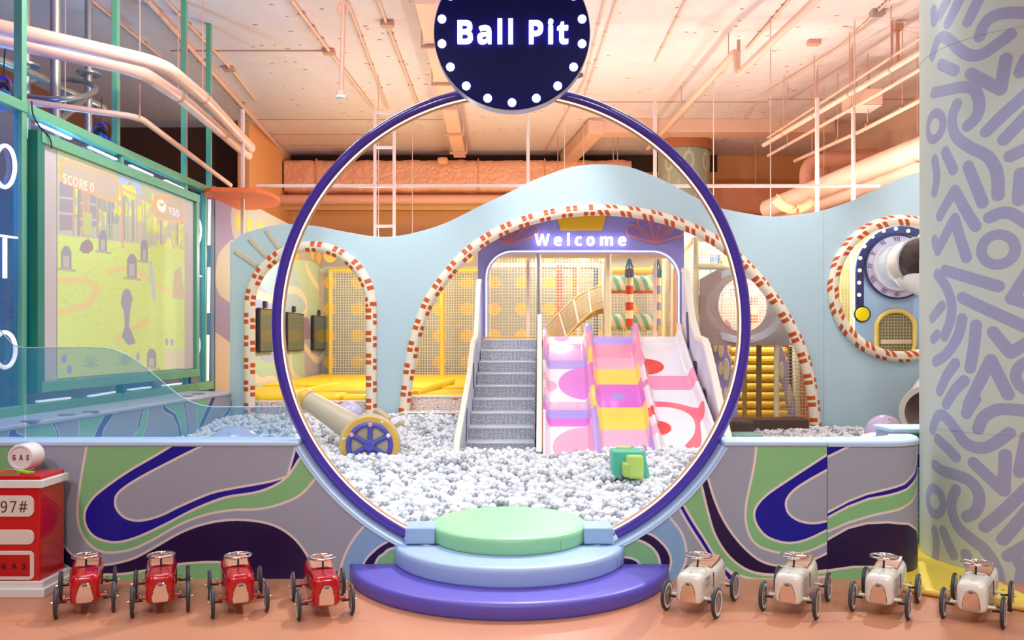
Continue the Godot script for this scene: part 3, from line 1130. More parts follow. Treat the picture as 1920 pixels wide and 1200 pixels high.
func wave_tex(cols: Array, base: Color, sd: int, w: int, h: int, sx: float, sy: float, k: float, thick: float) -> ImageTexture:
	# contour lines as on a printed wood or topographic pattern
	var im := Image.create(w, h, false, Image.FORMAT_RGB8)
	var nz := FastNoiseLite.new()
	nz.seed = sd
	nz.frequency = 1.0
	nz.fractal_octaves = 1
	for y in h:
		for x in w:
			var f: float = (nz.get_noise_2d(x * sx / w, y * sy / h) + 1.0) * k + y * 0.9 / h
			var fr: float = f - floorf(f)
			var c: Color = base
			if fr < thick:
				c = cols[int(floorf(f)) % cols.size()]
			im.set_pixel(x, y, c)
	return ImageTexture.create_from_image(im)

const X_MURAL := -4.55

func mural_pts(a: Array, smooth := true) -> Array:   # photo points onto the side wall, as (distance, height)
	var q := cr(v2(a), true, 5) if smooth else v2(a)
	var o := []
	for p in q:
		var d: float = -X_MURAL * F / (960.0 - p.x)
		o.append(Vector2(d, -(EYE + (HY - p.y) * d / F)))
	return o

func mural_line(a: Array) -> Array:
	var o := []
	for p in cr(v2(a), false, 6):
		var d: float = -X_MURAL * F / (960.0 - p.x)
		o.append(Vector2(d, -(EYE + (HY - p.y) * d / F)))
	return o

func trampoline_room() -> void:
	# painted side wall
	var taupe := c8(172, 164, 150)
	var lav := c8(172, 172, 200)
	var mint := c8(176, 204, 178)
	var blue := c8(170, 194, 204)
	var cream := c8(226, 214, 190)
	var mauve := c8(140, 122, 156)
	var yel := c8(246, 190, 60)
	var cv := Cv.new(1640, 840, Rect2(12.4, -4.2, 8.2, 4.2), taupe)
	cv.fill(mural_pts([360, 300, 462, 300, 470, 420, 452, 520, 470, 600, 455, 680, 440, 800, 360, 800], false), mauve)
	cv.fill(mural_pts([436, 385, 470, 372, 505, 392, 540, 415, 530, 470, 480, 480, 440, 450]), c8(178, 168, 150))
	cv.fill(mural_pts([404, 520, 410, 478, 425, 458, 440, 452, 448, 510, 440, 566, 420, 560, 408, 545]), c8(190, 174, 152))
	cv.fill(mural_pts([380, 640, 400, 620, 436, 645, 436, 800, 380, 800], false), c8(196, 174, 156))
	for q in [[447, 416, 5, 17], [468, 422, 5, 16], [489, 428, 5, 15], [520, 470, 4, 7], [532, 474, 4, 8], [545, 478, 4, 10], [556, 483, 4, 11], [586, 478, 3, 9], [598, 484, 4, 12]]:
		cv.fill(mural_pts([q[0] - q[2], q[1], q[0], q[1] - q[3], q[0] + q[2], q[1], q[0], q[1] + q[3]]), yel)
	cv.fill(mural_pts([470, 500, 520, 484, 552, 490, 560, 530, 575, 556, 582, 600, 590, 760, 470, 780], false), blue)
	cv.fill(mural_pts([476, 540, 500, 548, 530, 600, 545, 650, 520, 690, 476, 690]), lav)
	cv.fill(mural_pts([552, 488, 600, 503, 601, 600, 582, 600, 577, 565, 562, 535, 550, 505]), mint)
	cv.fill(mural_pts([600, 503, 622, 512, 622, 600, 600, 600, 596, 560], false), cream)
	cv.fill(mural_pts([564, 596, 612, 596, 612, 740, 564, 740], false), lav)
	cv.fill(mural_pts([560, 596, 578, 598, 582, 632, 572, 636, 562, 630]), mauve)
	cv.fill(mural_pts([476, 680, 492, 666, 505, 680, 520, 668, 566, 660, 571, 690, 570, 750, 476, 770]), mint)
	cv.fill(mural_pts([486, 668, 496, 640, 512, 640, 514, 665, 504, 680]), c8(170, 180, 214))
	for q in [[480, 551, 510, 560, 530, 548, 548, 543, 564, 550, 575, 570, 572, 588, 560, 600], [574, 498, 584, 520, 594, 536, 601, 540], [562, 637, 575, 655, 592, 674, 604, 668, 614, 640], [546, 655, 545, 680, 552, 705, 570, 715, 590, 720], [478, 708, 490, 716, 505, 712, 518, 716, 520, 735, 505, 745]]:
		cv.line(mural_line(q), 0.16, cream)
	var tx := cv.tex()
	var s := Sh.new()
	var z0 := CZ - 13.08
	var z1 := CZ - 20.6
	s.box(Vector3(X_MURAL - 0.1, 2.05, (z0 + z1) / 2), Vector3(0.18, 4.1, z0 - z1))
	var w := struct("wall_mural", s, mat(taupe, 0.7), "painted side wall of the trampoline room with curving shapes and yellow drops")
	s = Sh.new()
	s.quad(Vector3(X_MURAL, 0, z0), Vector3(X_MURAL, 0, z1), Vector3(X_MURAL, 4.1, z1), Vector3(X_MURAL, 4.1, z0), Vector2(0.68 / 8.2, 1), Vector2(1, 1), Vector2(1, 0.1 / 4.2), Vector2(0.68 / 8.2, 0.1 / 4.2))
	part("mural", s, printed(tx, 0.6), w)
	# rear wall with yellow dots
	var cd := Cv.new(2048, 1024, Rect2(-4.55, -4.1, 9.2, 4.1), c8(176, 190, 188))
	cd.fill(v2([-4.55, -4.1, 4.65, -4.1, 4.65, -3.5, -4.55, -3.5]), taupe)
	for i in 15:
		for j in 6:
			cd.disc(Vector2(-4.37 + i * 0.657, -3.75 + j * 0.64), 0.16, c8(246, 214, 112))
	s = Sh.new()
	s.box(Vector3(0.05, 2.05, CZ - 20.6), Vector3(9.3, 4.1, 0.18))
	w = struct("wall_dotted", s, mat(taupe, 0.7), "rear wall of the play rooms with rows of yellow dots, seen through netting")
	s = Sh.new()
	s.quad(Vector3(-4.55, 0, CZ - 20.5), Vector3(4.65, 0, CZ - 20.5), Vector3(4.65, 4.1, CZ - 20.5), Vector3(-4.55, 4.1, CZ - 20.5))
	part("dot_print", s, printed(cd.tex(), 0.6), w)
	# netting in a yellow padded frame before that wall
	var yp := mat(c8(250, 206, 82), 0.45)
	var cord := mat(c8(236, 232, 214), 0.7)
	var t := thing("net_screen", "tall net in a yellow padded frame at the rear of the trampoline room", "net", Vector3(-2.4, 0.9, CZ - 20.0))
	var d := 20.0
	pad_post(t, at(619, 715, d), at(619, 505, d), 0.045, yp)
	pad_post(t, at(619, 507, d), at(905, 507, d), 0.05, yp, "top_rail")
	pad_post(t, at(829, 712, 19.0), at(829, 490, 19.0), 0.055, yp)
	net_panel(t, Vector3(at(619, 0, d).x, 0.9, CZ - d), Vector3(-0.5, 0.9, CZ - d), 2.46, 0.062, cord, 0.0065)
	# raised yellow floor of mats
	var ym := mat(c8(253, 214, 20), 0.42)
	t = thing("trampoline_deck", "raised floor of bright yellow padded mats seen through the arches", "trampoline", Vector3(-2.5, 0, CZ - 16))
	for q in [[-4.5, -2.55, 12.5, 13.3, 0.93], [-2.5, -0.5, 12.5, 12.9, 0.93], [-4.5, -3.6, 13.4, 15.0, 0.92], [-3.5, -1.9, 13.4, 14.1, 0.955], [-3.4, -0.5, 14.2, 15.3, 0.95], [-1.8, -0.5, 13.0, 14.1, 0.93], [-4.5, -2.4, 15.4, 17.2, 0.94], [-2.3, -0.5, 15.4, 17.6, 0.93], [-4.5, -0.5, 17.7, 19.9, 0.93]]:
		s = Sh.new()
		s.rbox(Vector3((q[0] + q[1]) / 2, q[4] - 0.07, CZ - (q[2] + q[3]) / 2), Vector3(q[1] - q[0], 0.14, q[3] - q[2]), 0.05, Basis(), 3)
		part("mat", s, ym, t)
	for q in [[at(779, 740, 12.7), at(848, 714, 15.3)], [at(540, 741, 12.6), at(630, 722, 15.0)]]:
		s = Sh.new()
		s.tube(p3([q[0], q[1]]), 0.06, 12)
		part("edge_roll", s, ym, t)
	s = Sh.new()
	s.box(Vector3(-2.5, 0.4, CZ - 16.3), Vector3(4.0, 0.8, 7.4))
	part("base", s, mat(c8(230, 200, 150), 0.7), t)
	# printed fascia steps under it
	var ft := wave_tex([c8(226, 120, 60), c8(226, 120, 60), c8(110, 160, 160), c8(226, 120, 60), c8(236, 178, 160), c8(150, 180, 205)], c8(236, 232, 222), 3, 512, 200, 3.4, 4.6, 5.0, 0.3)
	var fm := printed(ft, 0.5)
	t = thing("printed_step", "low step with an orange and teal contour line print under the left arch", "step", at(582, 790, 12.35))
	s = Sh.new()
	var a := at(470, 750, 12.42)
	var b := at(694, 750, 12.42)
	s.rbox(Vector3((a.x + b.x) / 2, 0.43, CZ - 12.44), Vector3(b.x - a.x, 0.86, 0.1), 0.02)
	part("front_board", s, fm, t)
	t = thing("printed_step", "two-tier step with an orange contour line print at the left foot of the big arch", "step", at(815, 790, 12.2))
	for q in [[762, 12.3, 0.925, 12.5], [750, 11.85, 0.73, 12.28], [790, 11.4, 0.56, 11.85]]:
		a = at(q[0], 750, q[1])
		b = at(880, 750, q[1])
		s = Sh.new()
		s.rbox(Vector3((a.x + b.x) / 2, q[2] / 2, CZ - (q[1] + q[3]) / 2), Vector3(b.x - a.x, q[2], q[3] - q[1]), 0.012)
		part("tier", s, fm, t)
		s = Sh.new()
		s.rbox(Vector3((a.x + b.x) / 2, q[2], CZ - q[1]), Vector3(b.x - a.x, 0.022, 0.03), 0.008)
		part("white_edge", s, mat(c8(245, 240, 232), 0.5), t)
	# three screens on the side wall
	var n := 0
	for q in [[479, 509, 577, 661], [532, 564, 585, 659], [582, 609, 591, 657]]:
		var d0: float = -X_MURAL * F / (960.0 - q[0])
		var d1: float = -X_MURAL * F / (960.0 - q[1])
		var y0: float = EYE + (HY - q[3]) * d0 / F
		var y1: float = EYE + (HY - q[2]) * d0 / F
		var cx := Vector3(X_MURAL + 0.05, (y0 + y1) / 2, CZ - (d0 + d1) / 2)
		t = thing("wall_monitor", ["nearest of the three dark monitors on the painted side wall, beside the left arch's leg", "middle of the three dark monitors on the painted side wall, partly behind the ring tube", "farthest of the three dark monitors on the painted side wall, beside the yellow net frame"][n], "monitor", cx, 0.0, "wall monitors in the trampoline room")
		n += 1
		s = Sh.new()
		s.rbox(cx, Vector3(0.06, y1 - y0, d1 - d0), 0.01)
		part("case", s, mat(c8(30, 30, 30), 0.4), t)
		s = Sh.new()
		s.rbox(cx + Vector3(0.03, 0, 0), Vector3(0.008, y1 - y0 - 0.05, d1 - d0 - 0.05), 0.003)
		part("glass", s, mat(c8(120, 130, 108), 0.08, 0.85), t)
		s = Sh.new()
		s.rbox(cx + Vector3(-0.02, (y1 - y0) / 2 + 0.08, 0), Vector3(0.05, 0.12, 0.14), 0.01)
		part("sensor_box", s, mat(c8(40, 40, 38), 0.4), t)

# ---------------------------------------------------------------- welcome front, deck and what hangs behind it
const D_FACE := 12.6
const DECK := 1.755

func tear(c: Vector2, ang: float, len: float, wid: float) -> Array:   # a petal with a round outer end, in photo points
	var dir := Vector2(cos(ang), -sin(ang))
	var per := dir.orthogonal()
	var o := [c]
	var e := c + dir * (len - wid)
	for i in 13:
		var a := -PI / 2 + PI * i / 12
		o.append(e + dir * cos(a) * wid + per * sin(a) * wid)
	return o

func facade() -> void:
	var pur := mat(c8(160, 152, 218), 0.45)
	var font := SystemFont.new()
	font.font_names = PackedStringArray(["Droid Sans"])
	font.font_weight = 700
	var t := thing("welcome_facade", "purple front board with a lit rounded doorway over the stairs and slides", "facade", at(1092, 632, D_FACE))
	var out := v2([896, 640, 896, 412, 960, 382, 1050, 374, 1140, 372, 1240, 384, 1283, 412, 1283, 640, 1275, 640, 1275, 524])
	out.append_array(arc2(Vector2(1223, 522), 52, 0, -90, 12))
	out.append_array(arc2(Vector2(961, 522), 52, 270, 180, 12))
	out.append_array(v2([909, 524, 909, 640]))
	var s := Sh.new()
	s.extr(pv(out, D_FACE), -0.1, 0.0, zat(D_FACE), 0.006)
	part("board", s, pur, t)
	# lit tube along the doorway
	var path := PackedVector3Array([at(912, 634, D_FACE - 0.03), at(912, 580, D_FACE - 0.03)])
	for p in arc2(Vector2(961, 521), 49, 180, 270, 14):
		path.append(at(p.x, p.y, D_FACE - 0.03))
	for p in arc2(Vector2(1223, 521), 49, -90, 0, 14):
		path.append(at(p.x, p.y, D_FACE - 0.03))
	path.append_array(p3([at(1272, 580, D_FACE - 0.03), at(1272, 606, D_FACE - 0.03)]))
	s = Sh.new()
	s.tube(path, 0.03, 12)
	part("edge_tube", s, mat(c8(190, 186, 235), 0.3), t, "lavender edge tube")
	var lp := PackedVector3Array()
	for p in path:
		lp.append(p + Vector3(0, 0, 0.034))
	s = Sh.new()
	s.tube(lp, 0.009, 8)
	part("led_line", s, glow(Color(0.86, 0.88, 1.0), 2.0), t, "glowing white line")
	# scallop fans
	for f in [[1228, 458], [956, 458]]:
		for k in 5:
			var ang := deg_to_rad(150.0 - 30.0 * k)
			var len: float = [62, 58, 56, 58, 62][k]
			s = Sh.new()
			s.extr(pv(tear(Vector2(f[0], f[1]), ang, len, 12.5), D_FACE), 0.0, 0.035, zat(D_FACE), 0.012)
			var p := part("petal", s, mat(c8(232, 142, 150), 0.45), t, "salmon rimmed petal")
			s = Sh.new()
			s.extr(pv(tear(Vector2(f[0], f[1]) + Vector2(cos(ang), -sin(ang)) * 7.0, ang, len - 10.0, 9.0), D_FACE), 0.035, 0.04, zat(D_FACE), 0.003)
			part("petal_field", s, mat(c8(150, 128, 192), 0.45), p)
	s = Sh.new()
	s.extr(pw([1041, 396, 1139, 396, 1128, 432, 1051, 432], D_FACE), 0.0, 0.03, zat(D_FACE), 0.006)
	part("plaque", s, mat(c8(252, 200, 24), 0.45), t, "yellow plaque")
	t = thing("welcome_sign", "glowing white letters reading Welcome above the lit doorway", "sign", at(1089, 449, D_FACE - 0.08))
	letters("Welcome", font, 22.0 * D_FACE / F, 0.03, 0.05, at(1089, 449.5, D_FACE - 0.08), glow(Color(1, 1, 1), 2.6), t, "letter", 172.0 * D_FACE / F, glow(Color(0.68, 0.7, 1.0), 4.0))

	# raised deck behind the front
	var beige := mat(c8(238, 216, 164), 0.5)
	var cord := mat(c8(214, 206, 182), 0.7)
	t = thing("play_deck", "raised play deck at the head of the stairs and slides, with padded posts and netting", "deck", Vector3(1.0, 0, CZ - 14.5))
	s = Sh.new()
	s.box(Vector3(1.0, DECK - 0.06, CZ - 14.5), Vector3(2.95, 0.1, 3.9))
	part("deck_floor", s, mat(c8(232, 190, 120), 0.6), t)
	s = Sh.new()
	s.rbox(at(955, 632.5, 12.52), Vector3(0.8, 0.018, 0.05), 0.006)
	part("floor_edge", s, mat(c8(240, 170, 50), 0.5), t, "orange floor edge")
	pad_post(t, at(915, 478, 12.95), at(1275, 478, 12.95), 0.05, beige, "top_rail")
	pad_post(t, at(1141, 640, 12.85), at(1141, 474, 12.85), 0.042, beige)
	pad_post(t, at(1240, 640, 13.6), at(1240, 470, 13.6), 0.05, beige)
	pad_post(t, at(1222, 500, 16.0), at(1222, 640, 16.0), 0.05, mat(c8(244, 206, 120), 0.5))
	net_panel(t, Vector3(-0.4, DECK, CZ - 15.5), Vector3(2.9, DECK, CZ - 15.5), 1.85, 0.055, cord, 0.006)
	net_panel(t, at(1136, 640, 12.95), at(1128, 640, 15.4), 1.4, 0.06, cord, 0.004)
	net_panel(t, at(1258, 640, 13.2), at(1240, 640, 15.4), 1.4, 0.06, cord, 0.004)
	s = Sh.new()
	net(s, at(1146, 478, 13.0), at(1258, 478, 13.0) - at(1146, 478, 13.0), Vector3(0, 0, -2.4), 16, 30, 0.004)
	part("ceiling_net", s, cord, t).set_meta("kind", "stuff")
	s = Sh.new()
	s.rbox(at(1266, 572, 13.4), Vector3(0.06, 1.15, 0.1), 0.02)
	part("orange_pad", s, mat(c8(236, 170, 110), 0.5), t, "orange pad")
	for q in [[1046, 545, 17.0, c8(230, 130, 80)], [1052, 545, 17.4, c8(245, 150, 140)], [1078, 540, 17.6, c8(246, 190, 90)], [1085, 540, 17.0, c8(250, 240, 215)], [1117, 530, 17.5, c8(120, 140, 170)]]:
		pad_post(t, at(q[0], 640, q[2]), at(q[0], 497, q[2]), 0.045, mat(q[3], 0.5), "rear_post")
	pad_post(t, at(915, 498, 17.5), at(1125, 498, 17.5), 0.07, mat(c8(245, 240, 225), 0.5), "rear_rail")
	pad_post(t, at(1146, 508, 15.0), at(1240, 508, 15.0), 0.06, mat(c8(244, 206, 110), 0.5), "rear_rail")
	t = thing("steel_pole", "upright brushed steel pole between the stairs and the first slide", "pole", at(1008, 600, 12.62))
	s = Sh.new()
	s.tube(p3([at(1010, 640, 12.62), at(1010, 470, 12.62)]), 0.034, 16)
	part("pole", s, mat(c8(205, 200, 192), 0.3, 0.85), t)
	# helical rope bridge behind the first slide
	t = thing("rope_bridge", "curved rope net bridge rising to the right behind the first slide", "rope bridge", at(1085, 632, 14.4))
	var rope := mat(c8(226, 190, 110), 0.7)
	var a := []
	var b := []
	for i in 25:
		var f := i / 24.0
		a.append(at(lerpf(1024, 1136, f), 612 - 76 * sin(f * PI / 2), lerpf(14.0, 15.0, f)))
		b.append(at(lerpf(1060, 1138, f), 634 - 57 * sin(f * PI / 2), lerpf(13.4, 14.2, f)))
	var cc := []
	for i in 25:
		cc.append(a[i].lerp(b[i], 0.5) - Vector3(0, 0.28, 0))
	for l in [a, b]:
		s = Sh.new()
		s.tube(PackedVector3Array(l), 0.014, 8)
		part("hand_rope", s, rope, t)
	s = Sh.new()
	for l in [[a, cc], [cc, b]]:
		for k in 8:
			var ln := PackedVector3Array()
			for i in 25:
				ln.append(l[0][i].lerp(l[1][i], k / 7.0))
			s.tube(ln, 0.008, 4, false, false)
		for i in 60:
			var f := i / 59.0 * 24.0
			var k := mini(int(f), 23)
			s.tube(p3([l[0][k].lerp(l[0][k + 1], f - k), l[1][k].lerp(l[1][k + 1], f - k)]), 0.008, 4, false, false)
	part("rope_mesh", s, mat(c8(208, 182, 136), 0.7), t).set_meta("kind", "stuff")
	for i in [5, 11, 17]:
		s = Sh.new()
		s.tube(p3([a[i], cc[i], b[i]]), 0.016, 8)
		part("rung", s, mat(c8(240, 226, 196), 0.6), t)
	# candy striped rollers
	var cv := Cv.new(512, 256, Rect2(0, 0, 2, 1), c8(240, 226, 205))
	for k in 4:
		var u := k * 0.5
		for sh in [-2.0, 0.0]:
			cv.fill(v2([u + sh, 0, u + 0.25 + sh, 0, u + 1.25 + sh, 1, u + 1.0 + sh, 1]), c8(130, 196, 160))
	var candy := printed(cv.tex(false), 0.45, {"uv1_scale": Vector3(1.6, 1, 1)})
	for q in [[533, "upper green and cream striped roller behind the hanging punch poles"], [604, "lower green and cream striped roller behind the hanging punch poles"]]:
		t = thing("padded_roller", q[1], "roller", at(1190, q[0], 14.2), 0, "striped rollers on the deck")
		s = Sh.new()
		s.tube(p3([at(1142, q[0], 14.2), at(1236, q[0], 14.2)]), 0.135, 24)
		part("roller_pad", s, candy, t)
		if q[0] < 560:
			s = Sh.new()
			s.rbox(at(1190, q[0] + 15, 14.18), Vector3(0.8, 0.04, 0.12), 0.01)
			part("red_flap", s, mat(c8(206, 84, 46), 0.5), t)
	# hanging punch poles
	for q in [[1180, 612, c8(206, 66, 28), "hanging punch pole with red and cream bands and a blue strap top"], [1232, 610, c8(150, 152, 178), "hanging punch pole with grey-blue and cream bands and a blue strap top"]]:
		t = thing("punch_pole", q[3], "pole", at(q[0], q[1], 13.3), 0, "banded poles hanging on the deck")
		var y: float = 521
		var k := 0
		while y < q[1] - 2:
			var y2: float = minf(y + 15.3, q[1])
			s = Sh.new()
			s.tube(p3([at(q[0], y2, 13.3), at(q[0], y, 13.3)]), 0.062, 18)
			part("band", s, mat(c8(240, 212, 160) if k % 2 == 0 else q[2], 0.5), t)
			y = y2
			k += 1
		s = Sh.new()
		s.tube(p3([at(q[0], 521, 13.3), at(q[0], 505, 13.3), at(q[0], 503, 13.3)]), [0.062, 0.06, 0.04], 18)
		part("band", s, mat(q[2], 0.5), t)
		for x in [-6.6, 0.0, 6.6]:
			s = Sh.new()
			s.rbox((at(q[0] + x, 503, 13.24) + at(q[0] + x * 0.12, 486, 13.28)) / 2, Vector3(0.03, 0.15, 0.02), 0.006, Basis(Vector3(0, 0, 1), x * 0.045))
			var st := part("strap", s, mat(c8(66, 140, 176), 0.6), t)
			s = Sh.new()
			s.rbox(at(q[0] + x, 512, 13.235), Vector3(0.03, 0.13, 0.012), 0.005)
			part("strap_tail", s, mat(c8(66, 140, 176), 0.6), st)
		rod(t, at(q[0], 488, 13.28), at(q[0], 466, 13.28), 0.006, mat(c8(200, 190, 170), 0.5), "hook_cord")

# ---------------------------------------------------------------- stairs and slides
const SX_TOP := [0.45, 1.108, 1.80, 2.46]
const SX_BOT := [0.335, 0.92, 1.61, 2.33]
const SD_TOP := 12.45
const SD_BOT := 9.2

func slide_p(k: int, u: float, t: float) -> Vector3:
	var d := lerpf(SD_TOP, SD_BOT, t)
	var xl := lerpf(SX_TOP[k], SX_BOT[k], t)
	var xr := lerpf(SX_TOP[k + 1], SX_BOT[k + 1], t)
	var h := DECK + 0.005 - 1.44 * t
	h += 0.012 * sin(t * TAU * 2.0 - 0.4) * smoothstep(0.0, 0.12, t) * (1.0 - 0.4 * t)
	h += 0.03 * smoothstep(0.06, 0.0, t)
	var e := minf(u, 1.0 - u)   # 0 on a divider's crest
	var wall := lerpf(0.16, 0.115, smoothstep(0.0, 0.3, t)) + 0.05 * exp(-pow((t - 0.012) / 0.02, 2.0))
	var f := clampf(e / 0.135, 0.0, 1.0)
	h += wall * (1.0 - smoothstep(0.28, 1.0, f))
	return Vector3(lerpf(xl, xr, u), h, CZ - d)

var slide_table := []

func slide_uv(k: int, x: float, y: float) -> Vector2:   # where a photo point lies on a lane
	if slide_table.is_empty():
		for i in 101:
			var p := slide_p(1, 0.5, i / 100.0)
			slide_table.append(HY + (EYE - p.y) * F / (CZ - p.z))
	var t := 0.0
	for i in 100:
		if y >= slide_table[i]:
			t = (i + clampf((y - slide_table[i]) / maxf(slide_table[i + 1] - slide_table[i], 0.01), 0, 3)) / 100.0
	var d := lerpf(SD_TOP, SD_BOT, t)
	var wx := (x - 960.0) / F * d
	return Vector2((wx - lerpf(SX_TOP[k], SX_BOT[k], t)) / (lerpf(SX_TOP[k + 1], SX_BOT[k + 1], t) - lerpf(SX_TOP[k], SX_BOT[k], t)), t)

func lane_pts(k: int, a: Array) -> Array:
	var o := []
	for p in a:
		o.append(slide_uv(k, p.x, p.y))
	return o

func ell(x: float, y: float, rx: float, ry: float) -> Array:
	var o := []
	for i in 28:
		o.append(Vector2(x + rx * cos(TAU * i / 28), y + ry * sin(TAU * i / 28)))
	return o

func slides() -> void:
	var white := c8(244, 242, 246)
	var lav := c8(178, 160, 238)
	var pink := c8(250, 150, 186)
	var lpink := c8(246, 180, 208)
	var orchid := c8(222, 168, 220)
	var mag := c8(226, 110, 214)
	var yel := c8(253, 222, 86)
	var red := c8(238, 44, 48)
	var coral := c8(250, 112, 134)
	var jobs := [
		{"bands": [[645, 654, pink], [654, 676, orchid], [676, 692, lav], [754, 769, lpink], [769, 785, lav], [785, 800, mag]],
		"shapes": [[ell(1053, 634, 14, 6), orchid], [ell(1103, 719, 56, 31), mag.lerp(white, 0.15)], [ell(1020, 724, 25, 12), lpink], [ell(1098, 838, 62, 37), pink.lerp(white, 0.2)]],
		"rim": [[632, 640, orchid], [640, 650, white], [650, 670, pink], [670, 690, lav], [690, 712, white], [712, 728, lpink], [728, 742, white], [742, 756, lpink], [756, 772, lav], [772, 785, mag], [785, 850, white]],
		"label": "left slide lane printed with pink, lavender and white bands and round blobs"},
		{"bands": [[630, 646, lav], [646, 671, pink], [671, 692, lpink], [692, 721, yel], [721, 764, mag], [764, 806, yel], [806, 900, lpink]],
		"shapes": [[ell(1160, 743, 13, 6), lav.darkened(0.05)], [[Vector2(1216, 880), Vector2(1218, 800), Vector2(1232, 780), Vector2(1250, 880)], lav], [[Vector2(1110, 880), Vector2(1116, 780), Vector2(1124, 800), Vector2(1130, 880)], lav]],
		"rim": [[632, 640, lav], [640, 667, pink], [667, 694, yel], [694, 738, mag], [738, 778, yel], [778, 860, lav]],
		"label": "middle slide lane printed with broad yellow, magenta, pink and lavender bands"},
		{"bands": [[705, 731, pink.lerp(white, 0.05)]],
		"shapes": [[ell(1209, 688, 36, 15), red], [cr(v2([1222, 753, 1262, 755, 1300, 764, 1318, 767, 1321, 785, 1313, 792, 1314, 836, 1284, 838, 1301, 815, 1302, 790, 1286, 773, 1256, 764, 1222, 762]), true, 4), coral], [ell(1230, 803, 29, 14), red]],
		"rim": [[632, 690, pink], [690, 700, lpink], [700, 728, white], [728, 738, coral], [738, 778, white], [778, 795, red], [795, 812, white], [812, 830, lpink], [830, 860, white]],
		"label": "right slide lane, white with red half discs, a pink band and a coral curl"},
	]
	for k in 3:
		var j: Dictionary = jobs[k]
		var cv := Cv.new(512, 2048, Rect2(0, 0, 1, 1), white)
		for b in j.bands:
			var t0 := slide_uv(k, 1150, b[0]).y
			var t1 := slide_uv(k, 1150, b[1]).y
			cv.fill(v2([0, t0, 1, t0, 1, t1, 0, t1]), b[2])
		for q in j.shapes:
			cv.fill(lane_pts(k, q[0]), q[1])
		for b in j.rim:
			var t0 := slide_uv(k, 1150, b[0]).y
			var t1 := slide_uv(k, 1150, b[1]).y
			cv.fill(v2([0, t0, 0.055, t0, 0.055, t1, 0, t1]), b[2])
		if k < 2:
			for b in jobs[k + 1].rim:
				var t0 := slide_uv(k, 1150, b[0] + 4).y
				var t1 := slide_uv(k, 1150, b[1] + 4).y
				cv.fill(v2([0.945, t0, 1, t0, 1, t1, 0.945, t1]), (b[2] as Color).lerp(pink, 0.35))
		var t := thing("slide_lane", j.label, "slide", Vector3((SX_TOP[k] + SX_TOP[k + 1]) / 2, 0, CZ - 11), 0, "printed wave slides side by side")
		var rows := []
		var uvs := []
		for i in 81:
			var f := i / 80.0
			var row := PackedVector3Array()
			var ur := PackedVector2Array()
			for q in 41:
				var u := q / 40.0
				row.append(slide_p(k, u, f))
				ur.append(Vector2(u, f))
			rows.append(row)
			uvs.append(ur)
		var s := Sh.new()
		s.grid(rows, false, uvs)
		part("lane_shell", s, printed(cv.tex(), 0.16, {"clearcoat_enabled": true, "clearcoat": 0.5, "clearcoat_roughness": 0.08}), t)
	# stairs
	var strokes := Cv.new(1400, 240, Rect2(0, 0, 10, 1.72), c8(186, 188, 194))
	var ink := c8(142, 142, 158)
	var sr := RandomNumberGenerator.new()
	sr.seed = 11
	for i in 15:
		for j in 3:
			var c := Vector2(0.35 + i * 0.68 + sr.randf_range(-0.06, 0.06), 0.27 + j * 0.59 + sr.randf_range(-0.04, 0.04))
			var rt := sr.randf() * TAU
			var kind := sr.randi() % 5
			var q := []
			if kind == 0:
				q = arc2(c, 0.2, 0, 360, 16)
			elif kind == 1:
				q = arc2(c, 0.27, rad_to_deg(rt), rad_to_deg(rt) + 170, 12)
			elif kind == 2:
				q = [c + Vector2(-0.36, 0.1).rotated(rt), c + Vector2(-0.1, -0.14).rotated(rt), c + Vector2(0.06, 0.14).rotated(rt), c + Vector2(0.34, -0.1).rotated(rt)]
			elif kind == 3:
				q = [c + Vector2(-0.32, 0).rotated(rt), c + Vector2(0.32, 0).rotated(rt)]
			else:
				q = [c + Vector2(-0.26, 0.2).rotated(rt), c + Vector2(0, -0.18).rotated(rt), c + Vector2(0.26, 0.2).rotated(rt)]
			strokes.line(q, 0.115, ink)
	var riser := printed(strokes.tex(), 0.5)
	var tread := mat(c8(206, 211, 214), 0.5)
	var t := thing("staircase", "grey padded staircase with squiggle-printed risers left of the slides", "stairs", Vector3(-0.1, 0, CZ - 11.2))
	for k in 10:
		var h := DECK - 0.155 * k
		var d := 12.5 - 0.28 * k
		var f := k / 9.0
		var xl := lerpf(-0.435, -0.565, f)
		var xr := lerpf(0.36, 0.262, f)
		var s := Sh.new()
		s.rbox(Vector3((xl + xr) / 2, h / 2, CZ - d - 0.2), Vector3(xr - xl, h, 0.4), 0.015)
		var o := part("step", s, tread, t)
		s = Sh.new()
		var z := CZ - d + 0.002
		s.quad(Vector3(xl, h - 0.15, z), Vector3(xr, h - 0.15, z), Vector3(xr, h - 0.016, z), Vector3(xl, h - 0.016, z))
		part("riser_print", s, riser, o)
	# side boards of the stairs and the slides: profiles as (distance, height)
	var marble := mat(Color.WHITE, 0.35, 0.0, {"albedo_texture": noise_tex(0.004, c8(226, 226, 236), c8(190, 192, 222), 512, 3, false, 0, 12), "uv1_triplanar": true, "uv1_scale": Vector3(0.6, 0.6, 0.6)})
	var cream := mat(c8(244, 238, 220), 0.45)
	var navy := mat(c8(44, 52, 104), 0.5)
